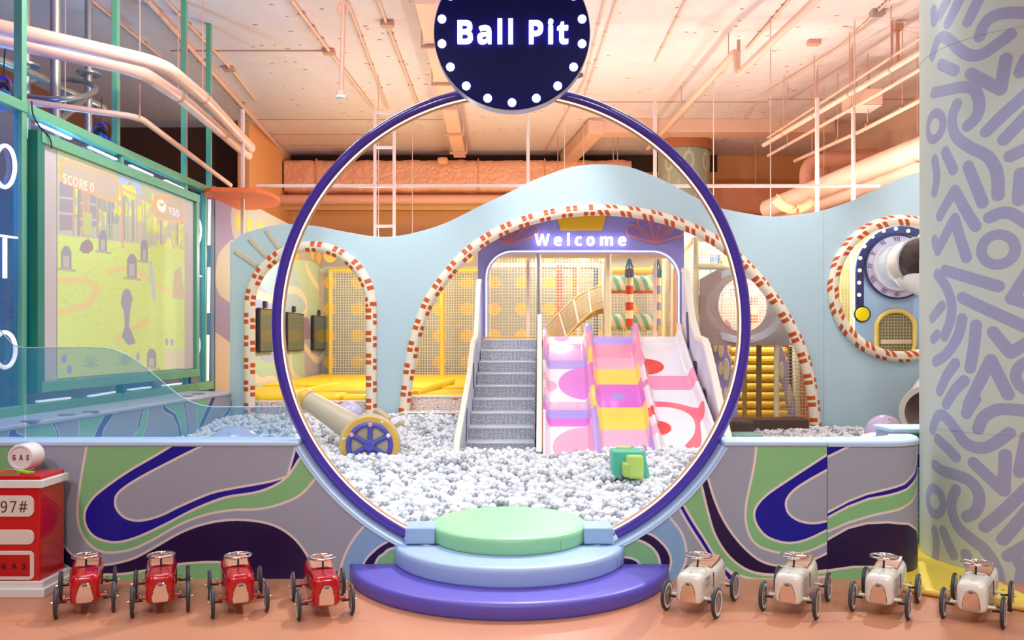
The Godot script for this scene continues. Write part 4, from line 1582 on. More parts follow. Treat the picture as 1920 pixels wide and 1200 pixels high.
	var defs := [
		{"label": "left side board of the staircase with a cream edge and dark slots", "x0": -0.475, "x1": -0.615, "th": 0.05,
		"prof": [12.5, 0.9, 12.5, 2.62, 12.32, 2.6, 11.95, 1.92, 11.8, 1.78, 11.45, 1.72, 11.25, 1.6, 10.9, 1.3, 9.5, 0.62, 9.4, 0.5, 9.4, 0.1, 12.5, 0.1], "holes": [[11.25, 1.27, 0.07, 0.17, 0.0], [10.3, 0.72, 0.06, 0.2, 0.3]]},
		{"label": "narrow cream board between the staircase and the left slide", "x0": 0.405, "x1": 0.298, "th": 0.05,
		"prof": [12.5, 0.9, 12.5, 2.1, 12.3, 2.05, 12.1, 1.85, 11.5, 1.55, 9.5, 0.6, 9.4, 0.5, 9.4, 0.1, 12.5, 0.1], "holes": []},
		{"label": "large side board right of the slides, pale marbled with dark slots and a cream edge", "x0": 2.52, "x1": 2.44, "th": 0.07,
		"prof": [12.5, 0.9, 12.5, 2.78, 12.3, 2.72, 11.8, 2.02, 11.45, 1.79, 11.0, 1.75, 10.8, 1.66, 9.55, 0.55, 9.5, 0.1, 12.5, 0.1], "holes": [[11.45, 1.34, 0.15, 0.125, 0.0], [10.72, 0.86, 0.14, 0.27, 0.45], [12.0, 1.88, 0.09, 0.26, 0.25]]},
	]
	for q in defs:
		t = thing("side_board", q.label, "side board", Vector3(q.x0, 0, CZ - 11), 0, "boards beside the stairs and slides")
		var pr := []
		for i in range(0, q.prof.size(), 2):
			pr.append(Vector2(q.prof[i], q.prof[i + 1]))
		# axes: x of the polygon is distance, so the board stands along the run
		var xf := Transform3D()
		# place so that distance d maps to z = CZ - d and x to the line between x0 and x1
		xf.basis = Basis(Vector3((q.x0 - q.x1) / 3.1, 0, -1.0), Vector3.UP, Vector3(1, 0, 0))
		xf.origin = Vector3(q.x0 - 12.5 * (q.x0 - q.x1) / 3.1, 0, CZ)
		var poly := PackedVector2Array(pr)
		var s := Sh.new()
		s.extr(poly, -q.th / 2, q.th / 2, xf, 0.0)
		part("board", s, marble, t)
		# cream edge along the upper profile
		s = Sh.new()
		var rows := []
		for i in range(1, pr.size() - 2):
			var p: Vector2 = pr[i]
			var m: float = q.th / 2 + 0.006
			var up: Vector2 = Vector2(-0.005, 0.016)
			rows.append(PackedVector3Array([xf * Vector3(p.x + 0.03, p.y - 0.035, -m), xf * Vector3(p.x + up.x, p.y + up.y, -m), xf * Vector3(p.x + up.x, p.y + up.y, m), xf * Vector3(p.x + 0.03, p.y - 0.035, m)]))
		for i in rows.size() - 1:
			for c in 4:
				s.quad(rows[i][c], rows[i][(c + 1) % 4], rows[i + 1][(c + 1) % 4], rows[i + 1][c])
		part("edge_band", s, cream, t, "cream edge band")
		for hh in q.holes:
			var c := Vector2(hh[0], hh[1])
			var sl := PackedVector2Array()
			for i in 24:
				var a := TAU * i / 24
				var p := Vector2(signf(cos(a)) * pow(absf(cos(a)), 0.45) * hh[2], signf(sin(a)) * pow(absf(sin(a)), 0.6) * hh[3])
				p.x += p.y * hh[4]
				sl.append(c + p)
			s = Sh.new()
			s.extr(sl, -q.th / 2 - 0.003, q.th / 2 + 0.003, xf, 0.0)
			part("slot_liner", s, navy, t, "dark blue slot")

# ---------------------------------------------------------------- climbing tower right of the slides
func tower() -> void:
	var beige := mat(c8(240, 222, 176), 0.5)
	var cord := mat(c8(222, 214, 188), 0.7)
	var d := 12.7
	var t := thing("climbing_tower", "beige padded climbing tower with netting right of the slides", "play tower", Vector3(3.6, 0, CZ - 13.2))
	pad_post(t, at(1305, 650, d), at(1305, 444, d), 0.042, beige)
	pad_post(t, at(1456, 790, d), at(1456, 640, d), 0.042, beige)
	pad_post(t, at(1305, 448, d), at(1520, 448, d), 0.042, beige, "cross_rail")
	pad_post(t, at(1283, 470, 13.6), at(1303, 448, d), 0.042, beige, "cross_rail")
	pad_post(t, at(1305, 475, 13.4), at(1450, 475, 13.4), 0.03, beige, "cross_rail")
	pad_post(t, at(1305, 500, d), at(1440, 500, d), 0.045, beige, "cross_rail")
	pad_post(t, at(1310, 642, d), at(1530, 642, d), 0.045, beige, "cross_rail")
	pad_post(t, at(1290, 650, 13.6), at(1290, 470, 13.6), 0.042, beige)
	var s := Sh.new()
	s.rbox(at(1410, 635, 12.85), Vector3(1.7, 0.05, 0.2), 0.01)
	part("floor_edge", s, mat(c8(246, 190, 40), 0.5), t, "yellow floor edge")
	net_panel(t, at(1310, 500, 12.75), at(1440, 500, 12.75), 0.4, 0.045, cord, 0.0045)
	net_panel(t, at(1284, 620, 13.3), at(1300, 620, 12.8), 1.25, 0.05, cord, 0.004)
	net_panel(t, at(1460, 785, 12.75), at(1530, 785, 12.75), 1.1, 0.05, cord, 0.0045)
	net_panel(t, at(1460, 640, 12.75), at(1530, 640, 12.75), 0.9, 0.05, mat(c8(206, 180, 130), 0.7), 0.0045)
	net_panel(t, at(1500, 785, 12.8), at(1480, 785, 15.0), 1.6, 0.06, cord, 0.0045)
	s = Sh.new()
	s.box(Vector3(3.75, 2.5, CZ - 15.8), Vector3(2.5, 2.6, 0.08))
	part("rear_board", s, mat(c8(190, 180, 166), 0.6), t)
	for q in [[1338, 12.9, c8(120, 150, 205)], [1362, 14.6, c8(236, 150, 90)], [1345, 14.6, c8(60, 70, 100)]]:
		s = Sh.new()
		s.rbox(at(q[0], 494, q[1] + 1.0), Vector3(0.12, 0.42, 0.05), 0.02)
		part("coloured_pad", s, mat(q[2], 0.5), t)
	# tan backing round the bubble
	s = Sh.new()
	var o := v2([1311, 646, 1311, 524, 1340, 505, 1470, 505, 1478, 646])
	var c := Vector2(1391, 572)
	var hole := []
	for i in 37:
		var a := TAU * i / 36 - PI / 2
		hole.append(c + Vector2(cos(a) * 46, sin(a) * 50))
	o = v2([1311, 646, 1311, 524, 1345, 505, 1391, 505])
	for i in 19:
		o.append(hole[36 - i])
	o.append(Vector2(1391, 646))
	s.extr(pv(o, d), -0.05, 0.0, zat(d - 0.06), 0.0)
	part("backing_board", s, mat(c8(176, 150, 138), 0.5), t)
	s = Sh.new()
	o = v2([1391, 646, 1391, 622])
	for i in 19:
		o.append(hole[18 - i])
	o.append_array(v2([1391, 505, 1470, 505, 1478, 646]))
	s.extr(pv(o, d), -0.05, 0.0, zat(d - 0.06), 0.0)
	part("backing_board", s, mat(c8(184, 166, 170), 0.5), t)
	# what stands behind the window hole
	net_panel(t, at(1335, 640, 13.3), at(1450, 640, 13.3), 1.1, 0.045, cord, 0.0045)
	s = Sh.new()
	var ap := PackedVector3Array([at(1352, 640, 13.6)])
	for p in arc2(Vector2(1376, 562), 22, 180, 360, 14):
		ap.append(at(p.x, p.y, 13.6))
	ap.append(at(1400, 640, 13.6))
	s.tube(ap, 0.03, 10)
	part("pink_arch", s, mat(c8(238, 160, 150), 0.5), t, "salmon pink arch")
	for k in 6:
		s = Sh.new()
		s.tube(p3([at(1412, 640 - k * 17, 13.5), at(1412, 623 - k * 17, 13.5)]), 0.07, 14)
		part("striped_band", s, mat(c8(238, 214, 170) if k % 2 else c8(214, 110, 80), 0.5), t)
	s = Sh.new()
	s.extr(pw([1356, 640, 1356, 606, 1363, 598, 1371, 606, 1378, 640], 13.2), -0.05, 0.0, zat(13.2), 0.01)
	part("mauve_peak", s, mat(c8(176, 130, 140), 0.5), t)
	# the clear bubble
	t = thing("bubble_window", "clear plastic bubble window with a bolted rim, crossed by the ring's right side", "bubble window", at(1391, 572, d - 0.1))
	var cw := at(c.x, c.y, d - 0.1)
	var clear := mat(Color(0.93, 0.93, 0.95, 0.1), 0.03, 0.0, {"transparency": BaseMaterial3D.TRANSPARENCY_ALPHA})
	var rim := mat(Color(0.92, 0.91, 0.93, 0.75), 0.12, 0.0, {"transparency": BaseMaterial3D.TRANSPARENCY_ALPHA})
	var bs := Basis(Vector3(0, 1, 0), -0.22) * Basis(Vector3(1, 0, 0), PI / 2)
	s = Sh.new()
	s.lathe(PackedVector2Array([Vector2(0.53, 0.0), Vector2(0.64, 0.0), Vector2(0.64, 0.025), Vector2(0.53, 0.025)]), 56, Transform3D(bs.scaled(Vector3(1, 0.88, 1)), cw))
	part("rim", s, rim, t, "flat clear rim")
	s = Sh.new()
	var prof := PackedVector2Array()
	for i in 19:
		var a := PI / 2 * i / 18
		prof.append(Vector2(0.54 * cos(a), 0.025 + 0.46 * sin(a)))
	s.lathe(prof, 56, Transform3D(bs.scaled(Vector3(1, 0.88, 1)), cw), true)
	part("dome", s, clear, t, "clear dome")
	for i in 8:
		var a := TAU * (i + 0.3) / 8
		s = Sh.new()
		s.ball(cw + Vector3(cos(a) * 0.585, sin(a) * 0.585 * 0.88, 0.03 + cos(a) * 0.12), 0.018, 10, 6)
		part("bolt", s, mat(c8(230, 230, 232), 0.2, 0.6), t)
	# yellow roll wall below, with posts and purple boards
	t = thing("roll_wall", "climbing wall of stacked yellow padded rolls under the bubble window", "climbing wall", at(1415, 790, 13.3))
	for k in 10:
		s = Sh.new()
		s.rbox(at(1420, 641 + 16.7 * k, 13.4), Vector3(0.92 if k < 7 else 1.1, 0.138, 0.2), 0.06, Basis(), 3)
		part("roll", s, mat(c8(254, 214, 84), 0.42), t)
	for q in [[1396, 8.5, c8(166, 140, 70)], [1423, 10.0, c8(140, 116, 72)]]:
		s = Sh.new()
		s.tube(p3([at(q[0], 800, 12.95), at(q[0], 640, 12.95)]), q[1] * 0.5 / F * 12.95, 14)
		part("post", s, mat(q[2], 0.5), t, "brown padded post")
	var lil := mat(c8(184, 168, 218), 0.5)
	t = thing("hole_board", "lilac board with cream oval holes left of the yellow rolls", "board", at(1356, 790, 13.0), 0, "lilac boards by the yellow rolls")
	s = Sh.new()
	s.extr(pv(cr(v2([1336, 640, 1362, 640, 1366, 662, 1371, 672, 1372, 700, 1376, 740, 1383, 790, 1336, 790]), true, 4), 13.0), -0.06, 0.0, zat(13.0), 0.01)
	part("board", s, lil, t)
	for q in [[1341, 650, 4, 11], [1351, 654, 5, 17], [1341, 691, 3, 9], [1351, 692, 4, 12], [1361, 693, 6, 21], [1351, 735, 3, 9], [1361, 738, 4, 12]]:
		s = Sh.new()
		s.extr(pv(ell(q[0], q[1], q[2], q[3]), 13.0), 0.0, 0.012, zat(13.0), 0.005)
		part("cream_oval", s, mat(c8(240, 232, 196), 0.5), t)
	s = Sh.new()
	s.rbox(at(1335, 700, 13.05), Vector3(0.06, 0.9, 0.08), 0.02)
	part("navy_post", s, mat(c8(50, 56, 92), 0.5), t, "navy post")
	t = thing("hole_board", "wavy lilac board with cream oval holes right of the yellow rolls, behind netting", "board", at(1475, 790, 13.0), 0, "lilac boards by the yellow rolls")
	s = Sh.new()
	s.extr(pv(cr(v2([1462, 645, 1470, 660, 1480, 690, 1476, 720, 1490, 745, 1492, 790, 1482, 790, 1472, 735, 1460, 700]), true, 4), 13.0), -0.06, 0.0, zat(13.0), 0.01)
	part("board", s, lil, t)
	for q in [[1466, 695, 4, 15], [1480, 740, 4, 20]]:
		s = Sh.new()
		s.extr(pv(ell(q[0], q[1], q[2], q[3]), 13.0), 0.0, 0.012, zat(13.0), 0.005)
		part("cream_oval", s, mat(c8(240, 232, 196), 0.5), t)
	s = Sh.new()
	s.tube(p3([at(1485, 790, 13.2), at(1482, 650, 13.2)]), 0.03, 10)
	one("dark_post", s, mat(c8(60, 64, 84), 0.5), "thin dark post behind the netting right of the lilac wavy board", "post")
	# soft boxes at the edge of the pit
	var brown := mat(c8(84, 62, 54), 0.5)
	t = thing("soft_bench", "long dark brown soft bench at the foot of the climbing tower", "bench", Vector3(3.6, 0, CZ - 12.0))
	s = Sh.new()
	var a0 := at(1366, 785, 11.9)
	var a1 := at(1518, 785, 11.9)
	s.rbox(Vector3((a0.x + a1.x) / 2, a0.y / 2, CZ - 12.05), Vector3(a1.x - a0.x, a0.y, 0.3), 0.03)
	part("bench_block", s, brown, t)
	t = thing("soft_stool", "small dark brown soft stool standing before the left end of the brown bench", "stool", at(1390, 812, 11.5))
	s = Sh.new()
	s.rbox(at(1389, 799, 11.5), Vector3(0.29, 0.17, 0.3), 0.03, Basis(), 3)
	part("cushion", s, mat(c8(96, 72, 64), 0.5), t)
	s = Sh.new()
	s.rbox(at(1389, 840, 11.5), Vector3(0.24, 0.42, 0.24), 0.03)
	part("pedestal", s, brown, t)
	t = thing("soft_block", "pale teal soft block lying in the balls before the brown stool", "soft block", at(1400, 818, 11.0))
	s = Sh.new()
	s.rbox(at(1399, 826, 11.0), Vector3(0.4, 0.2, 0.3), 0.03)
	part("block", s, mat(c8(160, 208, 196), 0.5), t)

# ---------------------------------------------------------------- clock board in the round opening
func clock_panel() -> void:
	var d := 12.7
	var navy := mat(c8(44, 46, 98), 0.45)
	var t := thing("clock_board", "light blue arched board with marquee bulbs and a clock ring, seen in the round opening", "board", at(1690, 680, d))
	var out := v2([1603, 720, 1603, 510])
	out.append_array(arc2(Vector2(1690, 510), 87, 180, 360, 28))
	out.append(Vector2(1777, 720))
	var s := Sh.new()
	s.extr(pv(out, d), -0.08, 0.0, zat(d), 0.0)
	part("board", s, mat(c8(164, 194, 228), 0.45), t)
	s = Sh.new()
	var band := v2([1604, 580, 1604, 510])
	band.append_array(arc2(Vector2(1690, 510), 86, 180, 360, 28))
	band.append_array(v2([1776, 580, 1761, 580, 1761, 510]))
	band.append_array(arc2(Vector2(1690, 510), 71, 360, 180, 28))
	band.append(Vector2(1619, 580))
	s.extr(pv(band, d), 0.0, 0.02, zat(d), 0.004)
	part("marquee_band", s, navy, t, "navy band")
	for q in [[1680, 429], [1657, 433], [1636, 444], [1621, 462], [1613, 484], [1612, 507], [1611, 530], [1611, 553], [1703, 433], [1725, 443], [1742, 460]]:
		s = Sh.new()
		s.ball(at(q[0], q[1], d - 0.03), 0.026, 12, 8)
		part("bulb", s, glow(Color(1.0, 0.86, 0.6), 4.0), t, "lit warm bulb")
	var c := at(1682, 500, d - 0.02)
	var bs := Basis(Vector3(1, 0, 0), PI / 2)
	for q in [[0.46, 0.485, c8(40, 42, 80), "dial_rim", 0.03], [0.36, 0.46, c8(206, 192, 226), "dial", 0.02], [0.31, 0.36, c8(214, 210, 216), "collar", 0.06]]:
		s = Sh.new()
		s.lathe(PackedVector2Array([Vector2(q[0], 0), Vector2(q[0], q[4]), Vector2(q[1], q[4]), Vector2(q[1], 0)]), 56, Transform3D(bs, c))
		part(q[3], s, mat(q[2], 0.35), t)
	var font := SystemFont.new()
	font.font_names = PackedStringArray(["Droid Serif"])
	var romans := ["VII", "VI", "V", "IV", "IIII", "III", "IV"]
	var angs := [92, 122, 152, 178, 207, 240, 268]
	for i in 7:
		var a := deg_to_rad(angs[i])
		var tm := TextMesh.new()
		tm.font = font
		tm.font_size = 64
		tm.pixel_size = 0.075 / 64
		tm.depth = 0.004
		tm.text = romans[i]
		var m := MeshInstance3D.new()
		m.name = "numeral"
		m.mesh = tm
		m.material_override = mat(c8(60, 50, 80), 0.5)
		t.add_child(m, true)
		m.position = c + Vector3(cos(a) * 0.41, sin(a) * 0.41, 0.025) - t.position
		m.rotation.z = a - PI / 2
	for x in [1616, 1740]:
		for q in [[15.5, c8(40, 42, 60), 0.02], [13.0, c8(250, 222, 20), 0.03]]:
			s = Sh.new()
			s.extr(pv(ell(x, 589, q[0], q[0]), d), 0.0, q[2], zat(d), 0.004)
			part("yellow_disc" if q[0] < 14 else "disc_rim", s, mat(q[1], 0.4), t)
	s = Sh.new()
	var fp := PackedVector3Array()
	for p in cr(v2([1645, 655, 1643, 625, 1646, 602, 1662, 587, 1680, 583, 1698, 587, 1713, 602, 1715, 625, 1713, 655, 1700, 661, 1658, 661]), true, 4):
		fp.append(at(p.x, p.y, d - 0.03))
	s.tube(fp, 0.032, 12, true)
	part("window_frame", s, mat(c8(246, 212, 110), 0.45), t, "yellow window frame")
	s = Sh.new()
	s.extr(pv(cr(v2([1645, 655, 1643, 625, 1646, 602, 1662, 587, 1680, 583, 1698, 587, 1713, 602, 1715, 625, 1713, 655, 1700, 661, 1658, 661]), true, 4), d), 0.0, 0.008, zat(d), 0.0)
	part("window_back", s, mat(c8(150, 140, 104), 0.6), t)
	s = Sh.new()
	net(s, at(1648, 655, d - 0.025), Vector3(0.5, 0, 0), Vector3(0, 0.5, 0), 11, 11, 0.004)
	part("window_net", s, mat(c8(226, 214, 170), 0.7), t).set_meta("kind", "stuff")
	s = Sh.new()
	s.rbox(at(1680, 641, d - 0.02), Vector3(0.46, 0.07, 0.03), 0.012)
	part("window_bar", s, mat(c8(240, 220, 180), 0.5), t)
	t = thing("net_screen", "net with yellow posts left of the clock board inside the round opening", "net", at(1590, 680, 12.95))
	net_panel(t, at(1552, 690, 13.0), at(1608, 690, 13.0), 2.2, 0.05, mat(c8(208, 198, 140), 0.7), 0.0055)
	net_panel(t, at(1690, 690, 13.0), at(1800, 690, 13.0), 2.2, 0.05, mat(c8(190, 160, 120), 0.7), 0.0055)
	pad_post(t, at(1598, 690, 12.9), at(1598, 440, 12.9), 0.035, mat(c8(246, 222, 150), 0.5))
	s = Sh.new()
	s.box(at(1680, 540, 14.2), Vector3(2.4, 2.6, 0.1))
	part("rear_board", s, mat(c8(176, 160, 110), 0.6), t)
	# tube slide that leaves the clock and winds down behind the pillar
	t = thing("tube_slide", "tube slide of clear, grey, dark and white sections coming out of the clock dial", "tube slide", at(1730, 800, 11.4))
	var path := cr([at(1680, 498, 12.7), at(1698, 496, 12.25), at(1722, 492, 11.8), at(1756, 488, 11.5), at(1800, 505, 11.3), at(1835, 560, 11.3), at(1835, 640, 11.4), at(1800, 700, 11.5)], false, 8)
	var rows := [[0, 11, 0.31, mat(Color(0.8, 0.82, 0.82, 0.25), 0.05, 0.0, {"transparency": BaseMaterial3D.TRANSPARENCY_ALPHA}), "clear_section"], [11, 17, 0.325, mat(c8(212, 212, 212), 0.15), "grey_section"], [17, 30, 0.33, mat(c8(64, 46, 44), 0.12), "dark_section"], [30, 56, 0.335, mat(c8(236, 236, 236), 0.15), "white_section"]]
	for q in rows:
		s = Sh.new()
		s.tube(PackedVector3Array(path.slice(q[0], q[1] + 1)), q[2], 40, false, false)
		part(q[4], s, q[3], t)
		s = Sh.new()
		var pp: Vector3 = path[q[1]]
		var dir: Vector3 = (path[q[1]] - path[q[1] - 1]).normalized()
		s.lathe(PackedVector2Array([Vector2(q[2], -0.02), Vector2(q[2] + 0.03, -0.02), Vector2(q[2] + 0.03, 0.02), Vector2(q[2], 0.02)]), 40, Transform3D(Basis.looking_at(dir, Vector3.UP) * Basis(Vector3.RIGHT, PI / 2), pp))
		part("flange", s, q[3], t)
	# second white tube below the opening of the dark one
	s = Sh.new()
	s.tube(PackedVector3Array(cr([at(1708, 512, 12.0), at(1735, 524, 11.6), at(1778, 548, 11.3)], false, 6)), 0.24, 36, false, true)
	part("white_elbow", s, mat(c8(238, 238, 236), 0.15), t, "white tube elbow")
	# exit mouth over the balls
	path = cr([at(1850, 660, 11.8), at(1805, 700, 11.55), at(1766, 744, 11.2), at(1750, 776, 10.75)], false, 8)
	s = Sh.new()
	s.tube(PackedVector3Array(path), 0.36, 40, false, false)
	part("exit_section", s, mat(c8(238, 238, 238), 0.15), t, "white exit section")
	s = Sh.new()
	s.tube(PackedVector3Array(path), 0.33, 40, false, false)
	part("exit_lining", s, mat(c8(200, 186, 180), 0.2), t)
	s = Sh.new()
	var dir2: Vector3 = (path[path.size() - 1] - path[path.size() - 2]).normalized()
	s.lathe(PackedVector2Array([Vector2(0.33, -0.01), Vector2(0.4, -0.01), Vector2(0.4, 0.035), Vector2(0.33, 0.035), Vector2(0.33, -0.01)]), 44, Transform3D(Basis.looking_at(dir2, Vector3.UP) * Basis(Vector3.RIGHT, -PI / 2), path[path.size() - 1]))
	part("exit_rim", s, mat(c8(236, 230, 210), 0.25), t, "cream exit rim")

# ---------------------------------------------------------------- glazed wall with the game projection, at the left
func wx(d: float) -> float:
	return -4.8 + (d - 8.0) * 0.0373

func wd(x: float) -> float:   # distance at which a photo column meets the wall line
	return 5.0984 / ((960.0 - x) / F + 0.0373)

func wp(x: float, y: float, out := 0.0) -> Vector3:   # photo point on the wall plane, pushed towards the room
	var d := wd(x)
	var p := at(x, y, d)
	return p + Vector3(out, 0, 0)

func wl(d: float, h: float, out := 0.0) -> Vector3:
	return Vector3(wx(d) + out, h, CZ - d)

func wbar(called: String, t: Node3D, a: Vector3, b: Vector3, w: float, th: float, m: Material, r := 0.008) -> MeshInstance3D:
	var s := Sh.new()
	var up := Vector3.RIGHT
	s.rbox((a + b) / 2, Vector3(w, th, a.distance_to(b)), r, Basis.looking_at((b - a).normalized(), up), 2)
	return part(called, s, m, t)

func game_picture() -> ImageTexture:
	# the projected game: a graveyard lawn; u runs away from the viewer
	var W := 1536
	var H := 1024
	var cv := Cv.new(W, H, Rect2(60, 280, 300, 420), c8(206, 226, 126))
	var pt := func(x: float, y: float) -> Vector2:
		# straight coordinates: x by distance along the wall, y by height
		var d := wd(x)
		var h := EYE + (HY - y) * d / F
		return Vector2(60 + (d - wd(63)) / (wd(350) - wd(63)) * 300, 280 + (3.7 - h) / (3.7 - 1.343) * 420)
	var P := func(a: Array) -> Array:
		var o := []
		for i in range(0, a.size(), 2):
			o.append(pt.call(a[i], a[i + 1]))
		return o
	var r := RandomNumberGenerator.new()
	r.seed = 5
	# grass mottling
	for i in 900:
		var p := Vector2(r.randf_range(60, 360), r.randf_range(400, 700))
		cv.disc(p, Vector2(r.randf_range(1, 5), r.randf_range(1, 2.4)), c8(214, 232, 120).lerp(c8(190, 218, 140), r.randf()))
	# sky, trees and ruins along the top
	cv.fill(P.call([92, 285, 350, 380, 350, 470, 92, 440]), c8(190, 190, 170))
	cv.fill(P.call([205, 322, 250, 338, 250, 375, 225, 370, 205, 340]), c8(170, 190, 220))
	for i in 130:
		var x := r.randf_range(95, 345)
		var y0 := lerpf(300, 395, (x - 95) / 250.0)
		var y := r.randf_range(y0, y0 + 90)
		cv.disc(pt.call(x, y), Vector2(r.randf_range(3, 12), r.randf_range(6, 20)), [c8(200, 214, 110), c8(214, 220, 100), c8(176, 196, 150), c8(160, 166, 160), c8(220, 226, 120)][r.randi() % 5])
	for q in [[95, 122, 340, 432], [132, 146, 350, 425], [152, 168, 352, 425], [186, 198, 360, 425]]:
		cv.fill(P.call([q[0], q[2], q[1], q[2] + 4, q[1], q[3], q[0], q[3]]), c8(158, 152, 158))
		cv.line(P.call([q[0], q[2] + 30, q[1], q[2] + 33]), 4, c8(186, 192, 196))
		cv.line(P.call([q[0], q[2] + 60, q[1], q[2] + 62]), 4, c8(186, 192, 196))
	for i in 34:
		var x := r.randf_range(120, 345)
		cv.line(P.call([x, 352 + (x - 120) * 0.2, x + r.randf_range(-2, 2), 440 + (x - 120) * 0.1]), r.randf_range(1.5, 4), [c8(150, 150, 150), c8(170, 184, 160), c8(196, 170, 140)][r.randi() % 3])
	cv.line(P.call([214, 352, 216, 465]), 4, c8(214, 170, 136))
	cv.line(P.call([214, 354, 280, 385]), 4, c8(214, 170, 136))
	# sandy paths
	for q in [[92, 528, 150, 528, 165, 545, 150, 570, 120, 580, 92, 590], [190, 510, 235, 505, 300, 545, 345, 552], [205, 635, 250, 610, 262, 600]]:
		cv.line(cr(P.call(q), false, 6), 12, c8(222, 206, 136))
	# stones: outline then face
	for q in [[98, 118, 462, 505], [224, 243, 477, 522], [250, 264, 450, 490], [170, 186, 432, 472], [262, 280, 655, 690]]:
		var a := [q[0], q[3], q[0], q[2] + 10, (q[0] + q[1]) / 2.0 - 4, q[2], (q[0] + q[1]) / 2.0 + 4, q[2], q[1], q[2] + 10, q[1], q[3]]
		cv.fill(P.call(a), c8(150, 150, 156))
		cv.fill(P.call([q[0] + 4, q[3] - 3, q[0] + 4, q[2] + 18, q[1] - 4, q[2] + 18, q[1] - 4, q[3] - 3]), c8(184, 180, 172))
		cv.line(P.call([q[0] - 4, q[3], q[1] + 6, q[3] + 3]), 5, c8(186, 176, 150))
	cv.fill(P.call([133, 468, 138, 455, 150, 448, 158, 456, 160, 468, 150, 476, 140, 475]), c8(150, 138, 140))
	cv.fill(P.call([140, 436, 150, 442, 156, 436, 158, 400, 140, 398]), c8(186, 200, 130))
	cv.line(cr(P.call([268, 495, 272, 520, 276, 560]), false, 6), 9, c8(184, 206, 190))
	cv.fill(P.call([214, 555, 218, 545, 222, 541, 230, 545, 235, 560, 230, 585, 228, 612, 236, 630, 240, 645, 226, 648, 214, 632, 220, 612, 218, 585, 212, 570]), c8(150, 158, 166))
	cv.fill(P.call([296, 655, 334, 655, 334, 692, 296, 692]), c8(216, 204, 170))
	cv.fill(P.call([310, 560, 333, 562, 333, 545, 326, 500, 314, 510]), c8(206, 188, 150))
	for q in [[300, 642], [310, 643], [104, 674], [114, 694], [245, 670]]:
		cv.disc(pt.call(q[0], q[1]), Vector2(4, 9), c8(170, 160, 205))
	for q in [[155, 690], [220, 685]]:
		for i in 7:
			var a := PI + PI * (i + 0.5) / 7
			cv.line([pt.call(q[0], q[1]), pt.call(q[0], q[1]) + Vector2(cos(a) * 14, sin(a) * 22)], 3, c8(168, 196, 140))
	# panels and writing
	var orange := c8(238, 178, 112)
	for q in [[97, 206, 300, 352, 334, 378], [275, 333, 366, 388, 402, 416]]:
		var box := cr(P.call([q[0], q[2] + 14, q[0] + 3, q[2] + 1, q[0] + 12, q[2] + 2, (q[0] + q[1]) / 2, (q[2] + q[3]) / 2.0 - 10, q[1] - 8, q[3] - 20, q[1], q[3] - 12, q[1], q[5] - 8, q[1] - 8, q[5], (q[0] + q[1]) / 2, (q[4] + q[5]) / 2.0 + 4, q[0] + 10, q[4] + 8, q[0] + 2, q[4]]), true, 3)
		cv.fill(box, c8(192, 178, 156))
		cv.line(box, 5, orange, true)
	var ck: Vector2 = pt.call(290, 386)
	cv.disc(ck, Vector2(15, 20), orange)
	cv.disc(ck, Vector2(11, 15), c8(244, 240, 230))
	cv.line([ck, ck + Vector2(5, -8)], 2.0, c8(140, 120, 110))
	cv.line([ck, ck + Vector2(-4, -5)], 2.0, c8(140, 120, 110))
	var font := SystemFont.new()
	font.font_names = PackedStringArray(["Droid Sans"])
	font.font_weight = 700
	for o in [[Vector2(0.0, 0), c8(238, 150, 160)], [Vector2(-1.6, -2), c8(250, 244, 190)]]:
		cv.text("SCORE 0", font, 25, pt.call(104, 338) + Vector2(0, 8) + o[0], o[1], 0.52)
		cv.text("155", font, 24, pt.call(304, 396) + Vector2(0, 8) + o[0], o[1].lerp(Color.WHITE, 0.3) if o[0] == Vector2.ZERO else c8(226, 232, 240), 0.75)
	# whitish haze over the projected picture, blended into its colours
	for y in H:
		for x in W:
			cv.img.set_pixel(x, y, cv.img.get_pixel(x, y).lerp(c8(222, 212, 208), 0.16))
	return cv.tex()

